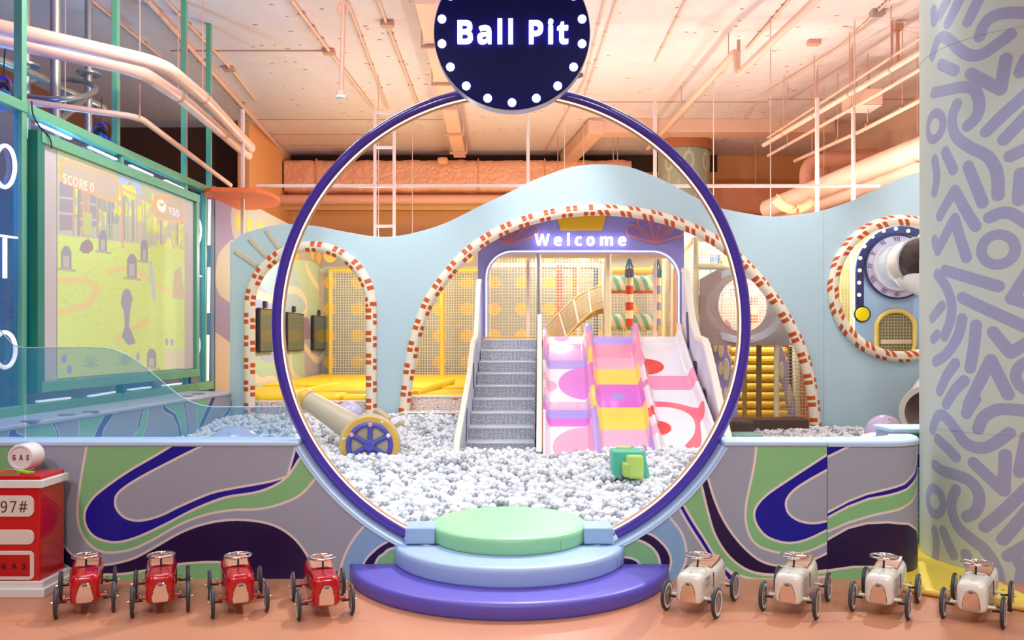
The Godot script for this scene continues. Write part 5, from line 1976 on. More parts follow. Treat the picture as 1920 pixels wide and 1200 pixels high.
func projection_wall() -> void:
	var green := mat(c8(104, 172, 134), 0.42)
	var teal := mat(c8(20, 122, 104), 0.45)
	var pane := mat(Color(0.04, 0.42, 0.62, 0.42), 0.06, 0.0, {"transparency": BaseMaterial3D.TRANSPARENCY_ALPHA})
	var neon := glow(Color(0.95, 0.95, 0.97), 0.9, c8(240, 240, 240))
	var t := thing("screen_wall", "green framed glazed wall along the left side of the pit, holding the game screen", "glazed wall", wl(10.5, 0))
	var top := 4.02
	# posts up to the ceiling
	for q in [[38, 0.085, 0.0], [225, 0.075, -0.05], [352, 0.075, -0.05], [398, 0.075, -0.05]]:
		var d := wd(q[0])
		wbar("post", t, wl(d, 0.9, q[2]), wl(d, ROOF, q[2]), q[1], q[1], green)
	wbar("post", t, wl(wd(382), 0.95), wl(wd(382), top), 0.06, 0.07, green)
	wbar("post", t, wl(6.4, 0.9), wl(6.4, ROOF), 0.08, 0.08, green)
	wbar("top_beam", t, wl(6.2, top, 0.0), wl(13.15, top - 0.02, 0.0), 0.1, 0.11, green)
	wbar("sill_beam", t, wl(6.2, 1.05, 0.0), wl(13.15, 1.05, 0.0), 0.12, 0.09, green)
	for x in [225]:
		var d := wd(x)
		wbar("mullion", t, wl(d, 3.75), wl(d, top), 0.07, 0.07, green)
		wbar("mullion", t, wl(d, 1.06), wl(d, 1.3), 0.07, 0.09, mat(c8(30, 100, 100), 0.45))
	wbar("mullion", t, wl(wd(348), 1.06), wl(wd(348), top), 0.07, 0.05, green)
	# screen frame, standing proud
	var f := 0.07
	var d0 := wd(55)
	var d1 := wd(353)
	wbar("screen_frame", t, wl(d0, 3.76, f), wl(d1 + 0.1, 3.78, f), 0.11, 0.12, green)
	wbar("screen_frame", t, wl(d0, 1.28, f), wl(d1 + 0.1, 1.27, f), 0.11, 0.12, green)
	wbar("screen_frame", t, wl(d0, 1.22, f), wl(d0, 3.82, f), 0.13, 0.1, teal)
	wbar("screen_frame", t, wl(d1 + 0.06, 1.22, f), wl(d1 + 0.06, 3.82, f), 0.11, 0.1, green)
	# panes
	for q in [[6.4, wd(38), 1.09, top - 0.05], [wd(38), wd(225), 3.82, top - 0.05], [wd(225), wd(352), 3.82, top - 0.05], [wd(358), wd(380), 1.09, top - 0.05], [wd(384), wd(397), 1.09, top - 0.05], [wd(42), wd(225), 1.09, 1.23], [wd(225), wd(348), 1.09, 1.23]]:
		var s := Sh.new()
		s.quad(wl(q[0], q[2]), wl(q[1], q[2]), wl(q[1], q[3]), wl(q[0], q[3]))
		part("pane", s, pane, t, "blue tinted pane")
	# white light bars and signs on the panes
	var bars := [[64, 232, 127, 260], [162, 276, 213, 299], [239, 310, 281, 329], [305, 338, 339, 354], [64, 753, 125, 746], [161, 743, 210, 735], [236, 731, 277, 726], [301, 723, 335, 719], [389, 374, 388, 460], [388, 501, 387, 587], [386, 628, 385, 714]]
	for q in bars:
		wbar("light_bar", t, wp(q[0], q[1], 0.03), wp(q[2], q[3], 0.03), 0.02, 0.045, neon, 0.006).set_meta("label", "white light bar")
	for q in [[365, 433, 24, 8], [362, 647, 24, 8]]:
		var pa := PackedVector3Array()
		for i in 40:
			pa.append(wp(q[0] + q[3] * cos(TAU * i / 40), q[1] + q[2] * sin(TAU * i / 40), 0.03))
		var s := Sh.new()
		s.tube(pa, 0.016, 8, true)
		part("letter_o", s, neon, t, "white light ring")
	for q in [[357, 515, 373, 518], [364, 518, 364, 566]]:
		wbar("letter_t", t, wp(q[0], q[1], 0.03), wp(q[2], q[3], 0.03), 0.02, 0.035, neon, 0.006)
	for q in [[3, 312, 39, 19], [3, 656, 33, 20]]:
		var pa := PackedVector3Array()
		for i in 40:
			pa.append(wp(q[0] + q[3] * cos(TAU * i / 40), q[1] + q[2] * sin(TAU * i / 40), 0.03))
		var s := Sh.new()
		s.tube(pa, 0.02, 8, true)
		part("letter_o", s, neon, t, "white light ring")
	for q in [[-20, 440, 25, 446], [3, 446, 3, 522]]:
		wbar("letter_t", t, wp(q[0], q[1], 0.03), wp(q[2], q[3], 0.03), 0.02, 0.04, neon, 0.006)
	# the screen cloth with its projected picture
	t = thing("projection_screen", "white projection screen showing a bright yellow-green graveyard game with SCORE 0", "screen", wl(10.3, 1.343, 0.09))
	var s := Sh.new()
	var a := wl(wd(60), 1.335, 0.085)
	var b := wl(wd(351), 1.335, 0.085)
	var up := Vector3(0, 2.375, 0)
	s.quad(a, b, b + up, a + up)
	s.quad(b + Vector3(-0.01, 0, 0), a + Vector3(-0.01, 0, 0), a + up + Vector3(-0.01, 0, 0), b + up + Vector3(-0.01, 0, 0))
	part("screen_cloth", s, mat(c8(205, 196, 194), 0.7), t)
	s = Sh.new()
	a = wl(wd(91), 1.35, 0.09)
	b = wl(wd(334), 1.35, 0.09)
	up = Vector3(0, 2.35, 0)
	var u0 := (wd(91) - wd(63)) / (wd(350) - wd(63))
	var u1 := (wd(334) - wd(63)) / (wd(350) - wd(63))
	s.quad(a, b, b + up, a + up, Vector2(u0, 1), Vector2(u1, 1), Vector2(u1, 0), Vector2(u0, 0))
	var tx := game_picture()
	part("projected_picture", s, mat(Color.WHITE, 0.7, 0.0, {"albedo_texture": tx, "emission_enabled": true, "emission": Color.BLACK, "emission_texture": tx, "emission_energy_multiplier": 0.18}), t, "projected game picture")
	# hanging cable from the top beam
	s = Sh.new()
	s.tube(PackedVector3Array(cr([wp(44, 190, 0.08), wp(45, 215, 0.09), wp(52, 238, 0.12), wp(65, 255, 0.14), wp(67, 272, 0.16), wp(66, 278, 0.16)], false, 6)), 0.008, 6)
	one("hanging_cable", s, mat(c8(30, 30, 30), 0.6), "thin black cable hanging from the green beam over the screen's top left corner", "cable")
	# room behind the glass
	var blue := mat(c8(52, 74, 150), 0.6)
	s = Sh.new()
	s.box(Vector3(-7.9, 2.1, CZ - 9.6), Vector3(0.1, 4.2, 7.6))
	struct("wall_game", s, blue, "deep blue wall of the game room behind the glazing")
	s = Sh.new()
	s.box(Vector3(-6.4, 2.0, CZ - 13.3), Vector3(3.2, 4.0, 0.1))
	struct("wall_game", s, mat(c8(44, 96, 130), 0.6), "teal end wall of the game room behind the glazing")
	for q in [[-5.9, 3.2, 7.6, Color(0.35, 0.45, 1.0), "unseen blue lamp inside the game room behind the left pane"], [-5.55, 3.0, 10.6, Color(0.4, 0.8, 1.0), "unseen pale blue lamp inside the game room behind the screen"]]:
		pendant(Vector3(q[0], q[1], CZ - q[2]), 6.0, q[3], 0.12, q[4])  # unseen lamps, placed to light the room behind the panes blue
	var n := 0
	for q in [[-6.6, 8.2, 0.5, 2.9, c8(76, 60, 170)], [-6.9, 9.1, 0.45, 3.0, c8(60, 110, 200)], [-6.2, 7.7, 0.35, 1.7, c8(60, 130, 150)], [-6.4, 10.6, 0.8, 0.85, c8(230, 200, 70)], [-6.0, 12.0, 0.9, 0.9, c8(220, 190, 70)], [-5.9, 9.3, 0.45, 0.95, c8(150, 190, 200)], [-5.7, 10.0, 0.45, 0.95, c8(150, 190, 200)]]:
		s = Sh.new()
		s.rbox(Vector3(q[0], q[3] / 2, CZ - q[1]), Vector3(q[2], q[3], q[2]), 0.04)
		one("game_block", s, mat(q[4], 0.5), ["tall violet block in the blue game room behind the glass", "tall blue block in the game room, behind the left pane", "teal block standing nearest inside the blue game room", "low yellow block seen through the lower window strip", "far low yellow block seen at the right of the lower window strip", "pale blue block at the left of the lower window strip", "second pale blue block in the lower window strip"][n], "block", "soft blocks in the game room")
		n += 1
	# rope course rail with silver posts above the game room
	var steel := mat(c8(186, 182, 172), 0.35, 0.8)
	t = thing("rope_course", "galvanised rope course rails with flanged posts under the ceiling at the far left", "rope course", at(110, 200, 11.0))
	for q in [[104, 104, 9.8, 0.062, 360], [166, 138, 11.2, 0.052, 300], [50, 122, 10.6, 0.052, 260]]:
		var p := at(q[0], q[1], q[2])
		rod(t, p, Vector3(p.x, p.y - (q[4] - q[1]) / F * q[2], p.z), q[3], steel, "post")
		s = Sh.new()
		s.lathe(PackedVector2Array([Vector2(0, 0.012), Vector2(0.15, 0.012), Vector2(0.15, -0.012), Vector2(0, -0.012)]), 28, Transform3D(Basis(), p))
		part("flange", s, steel, t)
		rod(t, p, Vector3(p.x, ROOF, p.z), q[3], steel, "post")
	var loop := PackedVector3Array()
	for i in 40:
		var a2 := TAU * i / 40
		loop.append(at(103 + 76 * cos(a2), 167 + 19 * sin(a2), 10.6 - 0.9 * sin(a2)))
	s = Sh.new()
	s.tube(loop, 0.035, 10, true)
	part("loop_rail", s, steel, t)
	s = Sh.new()
	s.tube(PackedVector3Array(cr([at(-20, 105, 9.6), at(60, 138, 10.2), at(130, 172, 11.2), at(195, 203, 12.0)], false, 6)), 0.05, 10)
	part("track_rail", s, steel, t)
	rod(t, at(165, 180, 11.0), at(112, 226, 9.9), 0.042, steel, "brace")
	# harnesses hanging from the course
	for q in [[188, 235, 10.9, "violet and blue climbing harness hanging above the screen's top edge"], [6, 150, 8.9, "violet and blue climbing harness hanging at the top left corner"]]:
		t = thing("climbing_harness", q[3], "harness", at(q[0], q[1], q[2]), 0, "hanging harnesses")
		var cpt := at(q[0], q[1], q[2])
		for k in 3:
			var pa := PackedVector3Array()
			for i in 20:
				var a2 := TAU * i / 20
				pa.append(cpt + Vector3(0.07 * cos(a2) + 0.03 * k, -0.06 - 0.09 * k + 0.09 * sin(a2), 0.05 * k))
			s = Sh.new()
			s.tube(pa, 0.026, 8, true)
			part("webbing_loop", s, mat([c8(96, 60, 140), c8(34, 34, 40), c8(50, 90, 170)][k], 0.6), t)
		rod(t, cpt, cpt + Vector3(0.02, 0.35, 0), 0.008, mat(c8(60, 60, 60), 0.5), "lanyard")
		s = Sh.new()
		s.rbox(cpt + Vector3(0.16, -0.26, 0.02), Vector3(0.08, 0.2, 0.06), 0.02)
		part("pouch", s, mat(c8(56, 110, 190), 0.6), t)
	# orange flat canopy by the mural
	t = thing("orange_canopy", "flat orange canopy panel jutting out between the screen wall and the ring", "canopy", at(455, 375, 12.9))
	var cn := cr(v2([384, 360, 430, 359, 480, 361, 521, 374, 520, 386, 495, 391, 455, 394, 400, 386, 386, 376]), true, 3)
	var pl := PackedVector2Array()
	for p in cn:
		var q := at_h(p.x, p.y, 3.9)
		pl.append(Vector2(q.x, -q.z))
	s = Sh.new()
	s.extr(pl, -0.03, 0.03, Transform3D(Basis(Vector3.RIGHT, Vector3(0, 0, -1), Vector3.UP), Vector3(0, 3.93, 0)), 0.01)
	part("panel", s, mat(c8(236, 108, 48), 0.5), t)
	# printed bench along the wall
	t = thing("pit_bench", "long padded bench under the screen wall with green, grey and navy swirls", "bench", Vector3(-4.6, 0, CZ - 10))
	var bp := func(x: float, y: float) -> Vector2:
		var d := 4.9068 / ((960.0 - x) / F + 0.0768)
		return Vector2(d, -(EYE + (HY - y) * d / F))
	var B := func(aa: Array) -> Array:
		var o := []
		for i in range(0, aa.size(), 2):
			o.append(bp.call(aa[i], aa[i + 1]))
		return o
	var gr := c8(132, 192, 140)
	var ln := c8(228, 218, 216)
	var cv := Cv.new(2048, 512, Rect2(6.4, -1.0, 6.2, 1.0), c8(158, 160, 170))
	var fills := [[[20, 800, 27, 799, 32, 812, 60, 822, 60, 840, 10, 840], 1], [[48, 795, 93, 788, 104, 806, 112, 840, 48, 840], 0], [[93, 788, 100, 787, 110, 812, 116, 840, 112, 840, 104, 806], 1], [[148, 780, 200, 772, 185, 800, 170, 840, 148, 840], 0], [[200, 772, 219, 769, 195, 804, 186, 840, 168, 840, 185, 798], 1], [[267, 762, 271, 761, 266, 792, 248, 828, 240, 840, 232, 840, 255, 810], 1], [[271, 761, 279, 760, 275, 795, 262, 840, 240, 840, 262, 800], 0], [[303, 757, 306, 756, 312, 764, 330, 776, 338, 800, 346, 840, 340, 840, 333, 800, 324, 780, 308, 772], 1], [[306, 756, 342, 749, 350, 785, 356, 840, 346, 840, 338, 800, 330, 776, 312, 764], 0], [[342, 749, 345, 749, 353, 790, 359, 840, 356, 840, 350, 790], 1], [[370, 745, 399, 740, 386, 770, 372, 800, 369, 840, 369, 800], 0], [[399, 740, 408, 738, 392, 775, 380, 800, 377, 840, 369, 840, 374, 796], 1], [[436, 733, 439, 733, 436, 760, 427, 778, 412, 792, 408, 800, 404, 797, 420, 778, 431, 762], 1], [[439, 733, 444, 732, 443, 800, 412, 800, 430, 778, 437, 760], 0]]
	for q in fills:
		var pts = B.call(q[0])
		cv.fill(pts, gr if q[1] == 0 else c8(58, 50, 140))
		cv.line(pts, 0.012, ln, true)
	var bt := cv.tex()
	var b0 := Vector3(-4.35 - 0.0768 * 0.85, 0, CZ - 6.4)
	var b1 := Vector3(-3.977, 0, CZ - 12.1)
	s = Sh.new()
	s.quad(b0, b1, b1 + Vector3(0, 0.975, 0), b0 + Vector3(0, 0.975, 0), Vector2(0, 1), Vector2(5.7 / 6.2, 1), Vector2(5.7 / 6.2, 0.025), Vector2(0, 0.025))
	s.quad(b1, b1 + Vector3(-0.8, 0, 0), b1 + Vector3(-0.8, 0.975, 0), b1 + Vector3(0, 0.975, 0), Vector2(0.02, 1), Vector2(0.01, 1), Vector2(0.01, 0), Vector2(0.02, 0))
	part("printed_front", s, printed(bt, 0.45), t)
	s = Sh.new()
	var mid := (b0 + b1) / 2
	s.rbox(mid + Vector3(-0.31, 0.99, 0), Vector3(0.66, 0.05, b0.distance_to(b1) + 0.02), 0.02, Basis.looking_at(b1 - b0, Vector3.UP))
	part("seat_top", s, mat(c8(186, 190, 204), 0.42), t)
	for q in [[125, 778], [170, 772], [350, 743], [372, 738.5], [58, 790]]:
		s = Sh.new()
		var p := at_h(q[0], q[1], 1.017)
		s.lathe(PackedVector2Array([Vector2(0, 0.006), Vector2(0.075, 0.006), Vector2(0.085, 0.0)]), 24, Transform3D(Basis(), p))
		part("grommet", s, mat(c8(110, 112, 130), 0.5), t)

# ---------------------------------------------------------------- printed pit barrier
const RING_C := Vector2(-0.006, 1.868)
const RING_R := 1.794
const BAR_H := 1.0

func swirl(cv: Cv, shapes: Array, cols: Dictionary, wid: float) -> void:
	for q in shapes:
		var pts := []
		if q[1] is Array:
			pts = q[1]
		cv.fill(pts, cols[q[0]])
		cv.line(pts, wid, cols["line"], true)

func barriers() -> void:
	var cols := {"grey": c8(162, 166, 178), "green": c8(138, 194, 132), "blue": c8(14, 14, 150), "navy": c8(34, 14, 66), "sky": c8(140, 178, 210), "line": c8(236, 216, 204)}
	var rim := mat(c8(188, 212, 236), 0.45)
	# ---- left section; the picture is laid out in photo points of the front face (256 to the metre)
	var cv := Cv.new(2040, 640, Rect2(-60, 825, 860, 264), cols.grey)
	var c := func(a: Array, sub := 5) -> Array: return cr(v2(a), true, sub)
	swirl(cv, [
		["green", v2([-70, 820, 20, 820, 34, 846, 34, 900, 20, 1100, -70, 1100])],
		["navy", v2([14, 820, 30, 820, 48, 848, 60, 880, 70, 1000, 60, 1000, 46, 890, 34, 850])],
		["green", cr(v2([166, 816, 153, 890, 146, 940, 146, 975, 153, 1000, 167, 1020, 187, 1033, 212, 1036, 250, 1029, 290, 1010, 340, 982, 390, 964, 440, 956, 480, 955, 520, 947, 560, 930, 585, 905, 600, 880, 604, 816]), false, 6)],
		["blue", cr(v2([350, 818, 333, 829, 290, 855, 250, 878, 215, 901, 180, 928, 163, 950, 158, 970, 163, 990, 177, 1006, 200, 1015, 225, 1016, 260, 1006, 310, 983, 360, 957, 400, 940, 430, 931, 480, 923, 515, 910, 540, 892, 560, 862, 575, 840, 582, 816]), false, 6)],
		["grey", cr(v2([410, 816, 392, 829, 330, 860, 258, 898, 222, 924, 216, 945, 224, 962, 240, 973, 265, 976, 300, 967, 340, 948, 395, 925, 440, 915, 480, 908, 510, 902, 539, 893]), false, 6) + v2([557, 829, 557, 816])],
		["navy", cr(v2([60, 960, 100, 1000, 118, 1020, 133, 1038, 152, 1051, 180, 1058, 207, 1058, 250, 1047, 290, 1026, 340, 998, 385, 982, 430, 975, 480, 977, 520, 988, 552, 1010, 575, 1040, 584, 1066, 584, 1100]), false, 6) + v2([60, 1100])],
		["green", cr(v2([90, 1045, 118, 1058, 145, 1071, 180, 1077, 230, 1076, 280, 1068, 320, 1060, 365, 1055, 410, 1054, 450, 1061, 472, 1076, 476, 1100]), false, 6) + v2([90, 1100])],
		["sky", cr(v2([634, 1100, 637, 1075, 645, 1045, 660, 1015, 678, 992, 700, 972, 760, 955, 830, 955]), false, 6) + v2([830, 1100])],
		["navy", cr(v2([668, 1100, 682, 1056, 700, 1034, 722, 1018, 750, 1008, 830, 1000]), false, 6) + v2([830, 1100])],
		["green", cr(v2([690, 1100, 706, 1052, 720, 1038, 740, 1027, 830, 1015]), false, 6) + v2([830, 1100])],
	], cols, 4.6)
	var tex_l := cv.tex()
	# ---- right section, panel by panel; beyond x = 1664 the face bends back and the picture is unrolled
	var un := func(a: Array) -> Array:
		var o := []
		for p in v2(a):
			if p.x > 1664:
				p.x = 1664 + 100.0 * asin(clampf((p.x - 1664) / 63.0, 0, 1))
			o.append(p)
		return o
	cv = Cv.new(1440, 800, Rect2(1090, 825, 475, 264), cols.grey)
	swirl(cv, [
		["sky", cr(v2([1090, 930, 1200, 935, 1243, 958, 1260, 975, 1278, 1000, 1286, 1025, 1286, 1050, 1276, 1075, 1262, 1100]), false, 6) + v2([1090, 1100])],
		["navy", cr(v2([1090, 985, 1150, 997, 1195, 997, 1222, 1003, 1245, 1022, 1257, 1043, 1257, 1062, 1248, 1085, 1240, 1100]), false, 6) + v2([1090, 1100])],
		["green", cr(v2([1090, 1000, 1157, 1012, 1180, 1009, 1210, 1018, 1229, 1034, 1237, 1054, 1234, 1080, 1226, 1100]), false, 6) + v2([1090, 1100])],
		["navy", cr(v2([1130, 1050, 1160, 1045, 1185, 1047, 1200, 1058, 1206, 1080, 1200, 1100]), false, 6) + v2([1130, 1100])],
		["blue", cr(v2([1256, 925, 1268, 943, 1290, 982, 1311, 1015, 1330, 1044, 1352, 1070, 1372, 1100]), false, 6) + cr(v2([1400, 1100, 1376, 1080, 1356, 1060, 1339, 1040, 1320, 1009, 1300, 978, 1277, 938, 1268, 922]), false, 6)],
		["green", cr(v2([1260, 905, 1277, 938, 1300, 978, 1320, 1009, 1339, 1040, 1356, 1060, 1376, 1075, 1410, 1085, 1440, 1086, 1500, 1084, 1570, 1080]), false, 6) + cr(v2([1570, 1068, 1500, 1077, 1440, 1078, 1400, 1068, 1366, 1042, 1341, 1003, 1328, 962, 1319, 925, 1311, 890, 1306, 860]), false, 6)],
		["navy", cr(v2([1306, 860, 1311, 890, 1319, 925, 1328, 962, 1341, 1003, 1366, 1042, 1400, 1068, 1440, 1077, 1500, 1076, 1570, 1066]), false, 6) + cr(v2([1570, 1026, 1551, 1037, 1515, 1053, 1475, 1061, 1440, 1057, 1412, 1042, 1382, 1012, 1358, 977, 1341, 940, 1328, 898, 1320, 860]), false, 6)],
		["green", cr(v2([1422, 812, 1419, 829, 1415, 866, 1408, 902, 1400, 940, 1398, 972, 1405, 1003, 1421, 1023, 1443, 1032, 1472, 1038, 1502, 1037, 1530, 1028, 1551, 1018, 1570, 1010]), false, 6) + v2([1570, 812])],
		["blue", cr(v2([1570, 840, 1550, 853, 1513, 877, 1478, 900, 1440, 926, 1420, 947, 1414, 966, 1420, 986, 1435, 1004, 1456, 1014, 1482, 1018, 1512, 1012, 1551, 994, 1570, 985]), false, 6)],
		["grey", cr(v2([1570, 870, 1551, 881, 1517, 900, 1490, 918, 1476, 935, 1474, 950, 1481, 965, 1500, 977, 1525, 981, 1551, 977, 1570, 972]), false, 6)],
	], cols, 4.6)
	var tex_r := cv.tex()
	cv = Cv.new(1000, 800, Rect2(1545, 825, 330, 264), cols.grey)
	swirl(cv, [
		["blue", v2([1535, 818, 1622, 818, 1606, 830, 1551, 857, 1535, 864])],
		["blue", un.call([1535, 968, 1551, 961, 1590, 940, 1625, 926, 1660, 918, 1686, 908, 1704, 890, 1713, 862, 1718, 818, 1724, 818, 1721, 870, 1712, 898, 1690, 919, 1660, 930, 1630, 935, 1590, 950, 1551, 971, 1535, 980])],
		["green", un.call([1535, 980, 1551, 971, 1590, 950, 1630, 935, 1660, 930, 1690, 919, 1712, 898, 1721, 870, 1724, 818, 1726.5, 818, 1724, 880, 1716, 918, 1698, 944, 1680, 955, 1640, 965, 1590, 980, 1551, 997, 1535, 1004])],
		["navy", un.call([1535, 1022, 1551, 1012, 1590, 990, 1625, 981, 1665, 979, 1692, 985, 1710, 1003, 1719, 1035, 1724, 1065, 1725, 1100, 1535, 1100])],
		["green", un.call([1535, 1072, 1551, 1070, 1600, 1063, 1645, 1063, 1680, 1072, 1700, 1090, 1535, 1100])],
	], cols, 4.6)
	var tex_e := cv.tex()
	# ---- shapes
	var cut := RING_R + 0.012
	var ang := func(y: float) -> float: return asin((y - RING_C.y) / cut)
	for side in [-1, 1]:
		var t: Node3D
		if side < 0:
			t = thing("pit_barrier", "left pit barrier printed with green, blue and dark violet swirls, cut round by the ring", "barrier", Vector3(-2.4, 0, -0.15), 0, "printed pit barriers")
		else:
			t = thing("pit_barrier", "right pit barrier with a rounded end, printed with green, blue and dark violet swirls", "barrier", Vector3(2, 0, -0.15), 0, "printed pit barriers")
		var poly := PackedVector2Array()
		var far := -4.0 if side < 0 else (1551.0 - 960.0) / 256.0
		poly.append(Vector2(far, 0))
		poly.append(Vector2(far, BAR_H - 0.03))
		var a0: float = ang.call(BAR_H - 0.03)
		var a1: float = ang.call(0.075)
		for i in 41:
			var a: float = lerpf(a0, a1, i / 40.0)
			poly.append(RING_C + Vector2(side * cos(a), sin(a)) * cut)
		poly.append(Vector2(RING_C.x, 0.06))
		poly.append(Vector2(RING_C.x, 0))
		var rect := Rect2((-60 - 960) / 256.0, EYE - (1089 - HY) / 256.0, 860 / 256.0, 264 / 256.0) if side < 0 else Rect2((1090 - 960) / 256.0, EYE - (1089 - HY) / 256.0, 475 / 256.0, 264 / 256.0)
		var s := Sh.new()
		s.extr(poly, -0.29, 0.0, Transform3D(), 0.0, rect)
		part("printed_pad", s, printed(tex_l if side < 0 else tex_r, 0.38), t)
		# light blue top pad and the lining of the round cut
		s = Sh.new()
		var x0: float = RING_C.x + side * cos(a0) * cut
		s.rbox(Vector3((far + x0) / 2 , BAR_H - 0.012, -0.145), Vector3(absf(far - x0) + 0.01, 0.04, 0.31), 0.015)
		part("top_pad", s, rim, t, "light blue top pad")
		s = Sh.new()
		var rows := []
		for i in 49:
			var a: float = lerpf(a0, a1, i / 48.0)
			var o := Vector2(side * cos(a), sin(a))
			var q0: Vector2 = RING_C + o * (cut + 0.022)
			var q1: Vector2 = RING_C + o * (cut - 0.005)
			rows.append(PackedVector3Array([Vector3(q0.x, q0.y, 0.008), Vector3(q1.x, q1.y, 0.012), Vector3(q1.x, q1.y, -0.3), Vector3(q0.x, q0.y, -0.3)]))
		s.grid(rows, side < 0)
		part("cut_lining", s, rim, t, "light blue lining of the round cut")
		if side > 0:
			# end panel: straight to x = 2.75, then bent back; u follows the arc
			var pathv := []
			var us := []
			pathv.append(Vector2(far - 0.001, 0.0004))
			us.append(1551.0)
			pathv.append(Vector2(2.75, 0))
			us.append(1664.0)
			for i in range(1, 25):
				var a := PI / 2 * i / 24
				pathv.append(Vector2(2.75 + 0.40 * sin(a), -0.52 * (1.0 - cos(a))))
				us.append(1664.0 + 100.0 * a)
			s = Sh.new()
			var rr := []
			var uv := []
			for i in pathv.size():
				var p: Vector2 = pathv[i]
				var uu: float = (us[i] - 1545.0) / 330.0
				rr.append(PackedVector3Array([Vector3(p.x, 0, p.y), Vector3(p.x, BAR_H - 0.03, p.y)]))
				uv.append(PackedVector2Array([Vector2(uu, (1085.6 - 825) / 264.0), Vector2(uu, (837.0 - 825) / 264.0)]))
			s.grid(rr, false, uv)
			part("bent_pad", s, printed(tex_e, 0.38), t)
			s = Sh.new()
			s.tube(p3([Vector3(far, 0.002, 0.0), Vector3(far, BAR_H - 0.03, 0.0)]), 0.0022, 6)
			part("panel_joint", s, mat(c8(48, 44, 60), 0.7), t)
			var topv := PackedVector2Array()
			for p in pathv:
				topv.append(Vector2(p.x + 0.006, -p.y - 0.008))
			topv.append_array(PackedVector2Array([Vector2(2.98, 0.52), Vector2(2.92, 0.41), Vector2(2.78, 0.31), Vector2(far, 0.3)]))
			s = Sh.new()
			s.extr(topv, -0.03, 0.008, Transform3D(Basis(Vector3.RIGHT, Vector3(0, 0, -1), Vector3.UP), Vector3(0, BAR_H, 0)), 0.012)
			part("top_pad", s, rim, t, "light blue top pad")
			s = Sh.new()
			s.box(Vector3(2.6, 0.48, -0.28), Vector3(0.3, 0.95, 0.04))
			part("inner_pad", s, mat(c8(160, 157, 168), 0.5), t)
	# further section that goes on behind the pillar
	cv = Cv.new(512, 512, Rect2(0, 0, 1, 1), c8(140, 160, 190))
	swirl(cv, [
		["green", v2([-0.1, -0.1, 1.1, -0.1, 1.1, 0.12, 0.3, 0.16, 0.05, 0.08])],
		["blue", v2([-0.1, 0.06, 0.1, 0.13, 0.4, 0.24, 1.1, 0.26, 1.1, 0.42, 0.4, 0.4, 0.1, 0.24, -0.1, 0.14])],
		["sky", v2([-0.1, 0.62, 0.4, 0.5, 1.1, 0.45, 1.1, 0.62, 0.4, 0.66, -0.1, 0.8])],
		["green", v2([-0.1, 0.86, 0.3, 0.74, 1.1, 0.7, 1.1, 1.1, -0.1, 1.1])],
	], cols, 0.015)
	var t2 := thing("pit_barrier", "short swirl-printed pit barrier going behind the patterned pillar", "barrier", Vector3(4, 0, -1.1), 0, "printed pit barriers")
	var s2 := Sh.new()
	var zz := CZ - 7.2
	s2.quad(Vector3(3.2, 0, zz), Vector3(4.2, 0, zz - 0.1), Vector3(4.2, 0.97, zz - 0.1), Vector3(3.2, 0.97, zz))
	s2.quad(Vector3(3.2, 0, zz - 0.3), Vector3(3.2, 0, zz), Vector3(3.2, 0.97, zz), Vector3(3.2, 0.97, zz - 0.3), Vector2(0.01, 1), Vector2(0.02, 1), Vector2(0.02, 0.5), Vector2(0.01, 0.5))
	part("printed_pad", s2, printed(cv.tex(), 0.4), t2)
	s2 = Sh.new()
	s2.rbox(Vector3(3.69, 0.985, zz - 0.16), Vector3(1.0, 0.04, 0.4), 0.015)
	part("top_pad", s2, rim, t2, "light blue top pad")
	# glass guards on the left barrier
	var gm := mat(Color(0.26, 0.66, 0.84, 0.44), 0.04, 0.0, {"transparency": BaseMaterial3D.TRANSPARENCY_ALPHA})
	var gd := 6.42
	var g1 := [Vector2(49, 838), Vector2(49, 652)] + cr(v2([90, 652, 185, 652, 225, 660, 258, 678, 292, 705, 325, 733, 355, 752, 390, 762, 440, 763, 540, 763]), false, 4) + [Vector2(548, 800), Vector2(560, 838)]
	var g2 := [Vector2(46, 838), Vector2(46, 652)] + cr(v2([40, 651, 25, 646, 8, 628, -20, 600, -60, 590]), false, 4) + [Vector2(-60, 838)]
	var lab := ["blue tinted glass guard with a sweeping top edge standing on the left barrier", "blue tinted glass guard at the left end of the left barrier"]
	for i in 2:
		var t3 := thing("glass_guard", lab[i], "glass guard", at(300 if i == 0 else 0, 829, gd), 0, "glass guards on the barrier")
		var g: Array = [g1, g2][i]
		var s := Sh.new()
		var poly := pv(g, gd)
		var tr := Geometry2D.triangulate_polygon(poly)
		for k in range(0, tr.size(), 3):
			s.tri(Vector3(poly[tr[k]].x, poly[tr[k]].y, CZ - gd), Vector3(poly[tr[k + 1]].x, poly[tr[k + 1]].y, CZ - gd), Vector3(poly[tr[k + 2]].x, poly[tr[k + 2]].y, CZ - gd))
		part("glass_sheet", s, gm, t3)
		s = Sh.new()
		var edge := PackedVector3Array()
		for p in g.slice(1, g.size() - 1):
			edge.append(at(p.x, p.y, gd))
		s.tube(edge, 0.004, 6)
		part("glass_edge", s, mat(c8(170, 214, 226), 0.2), t3)

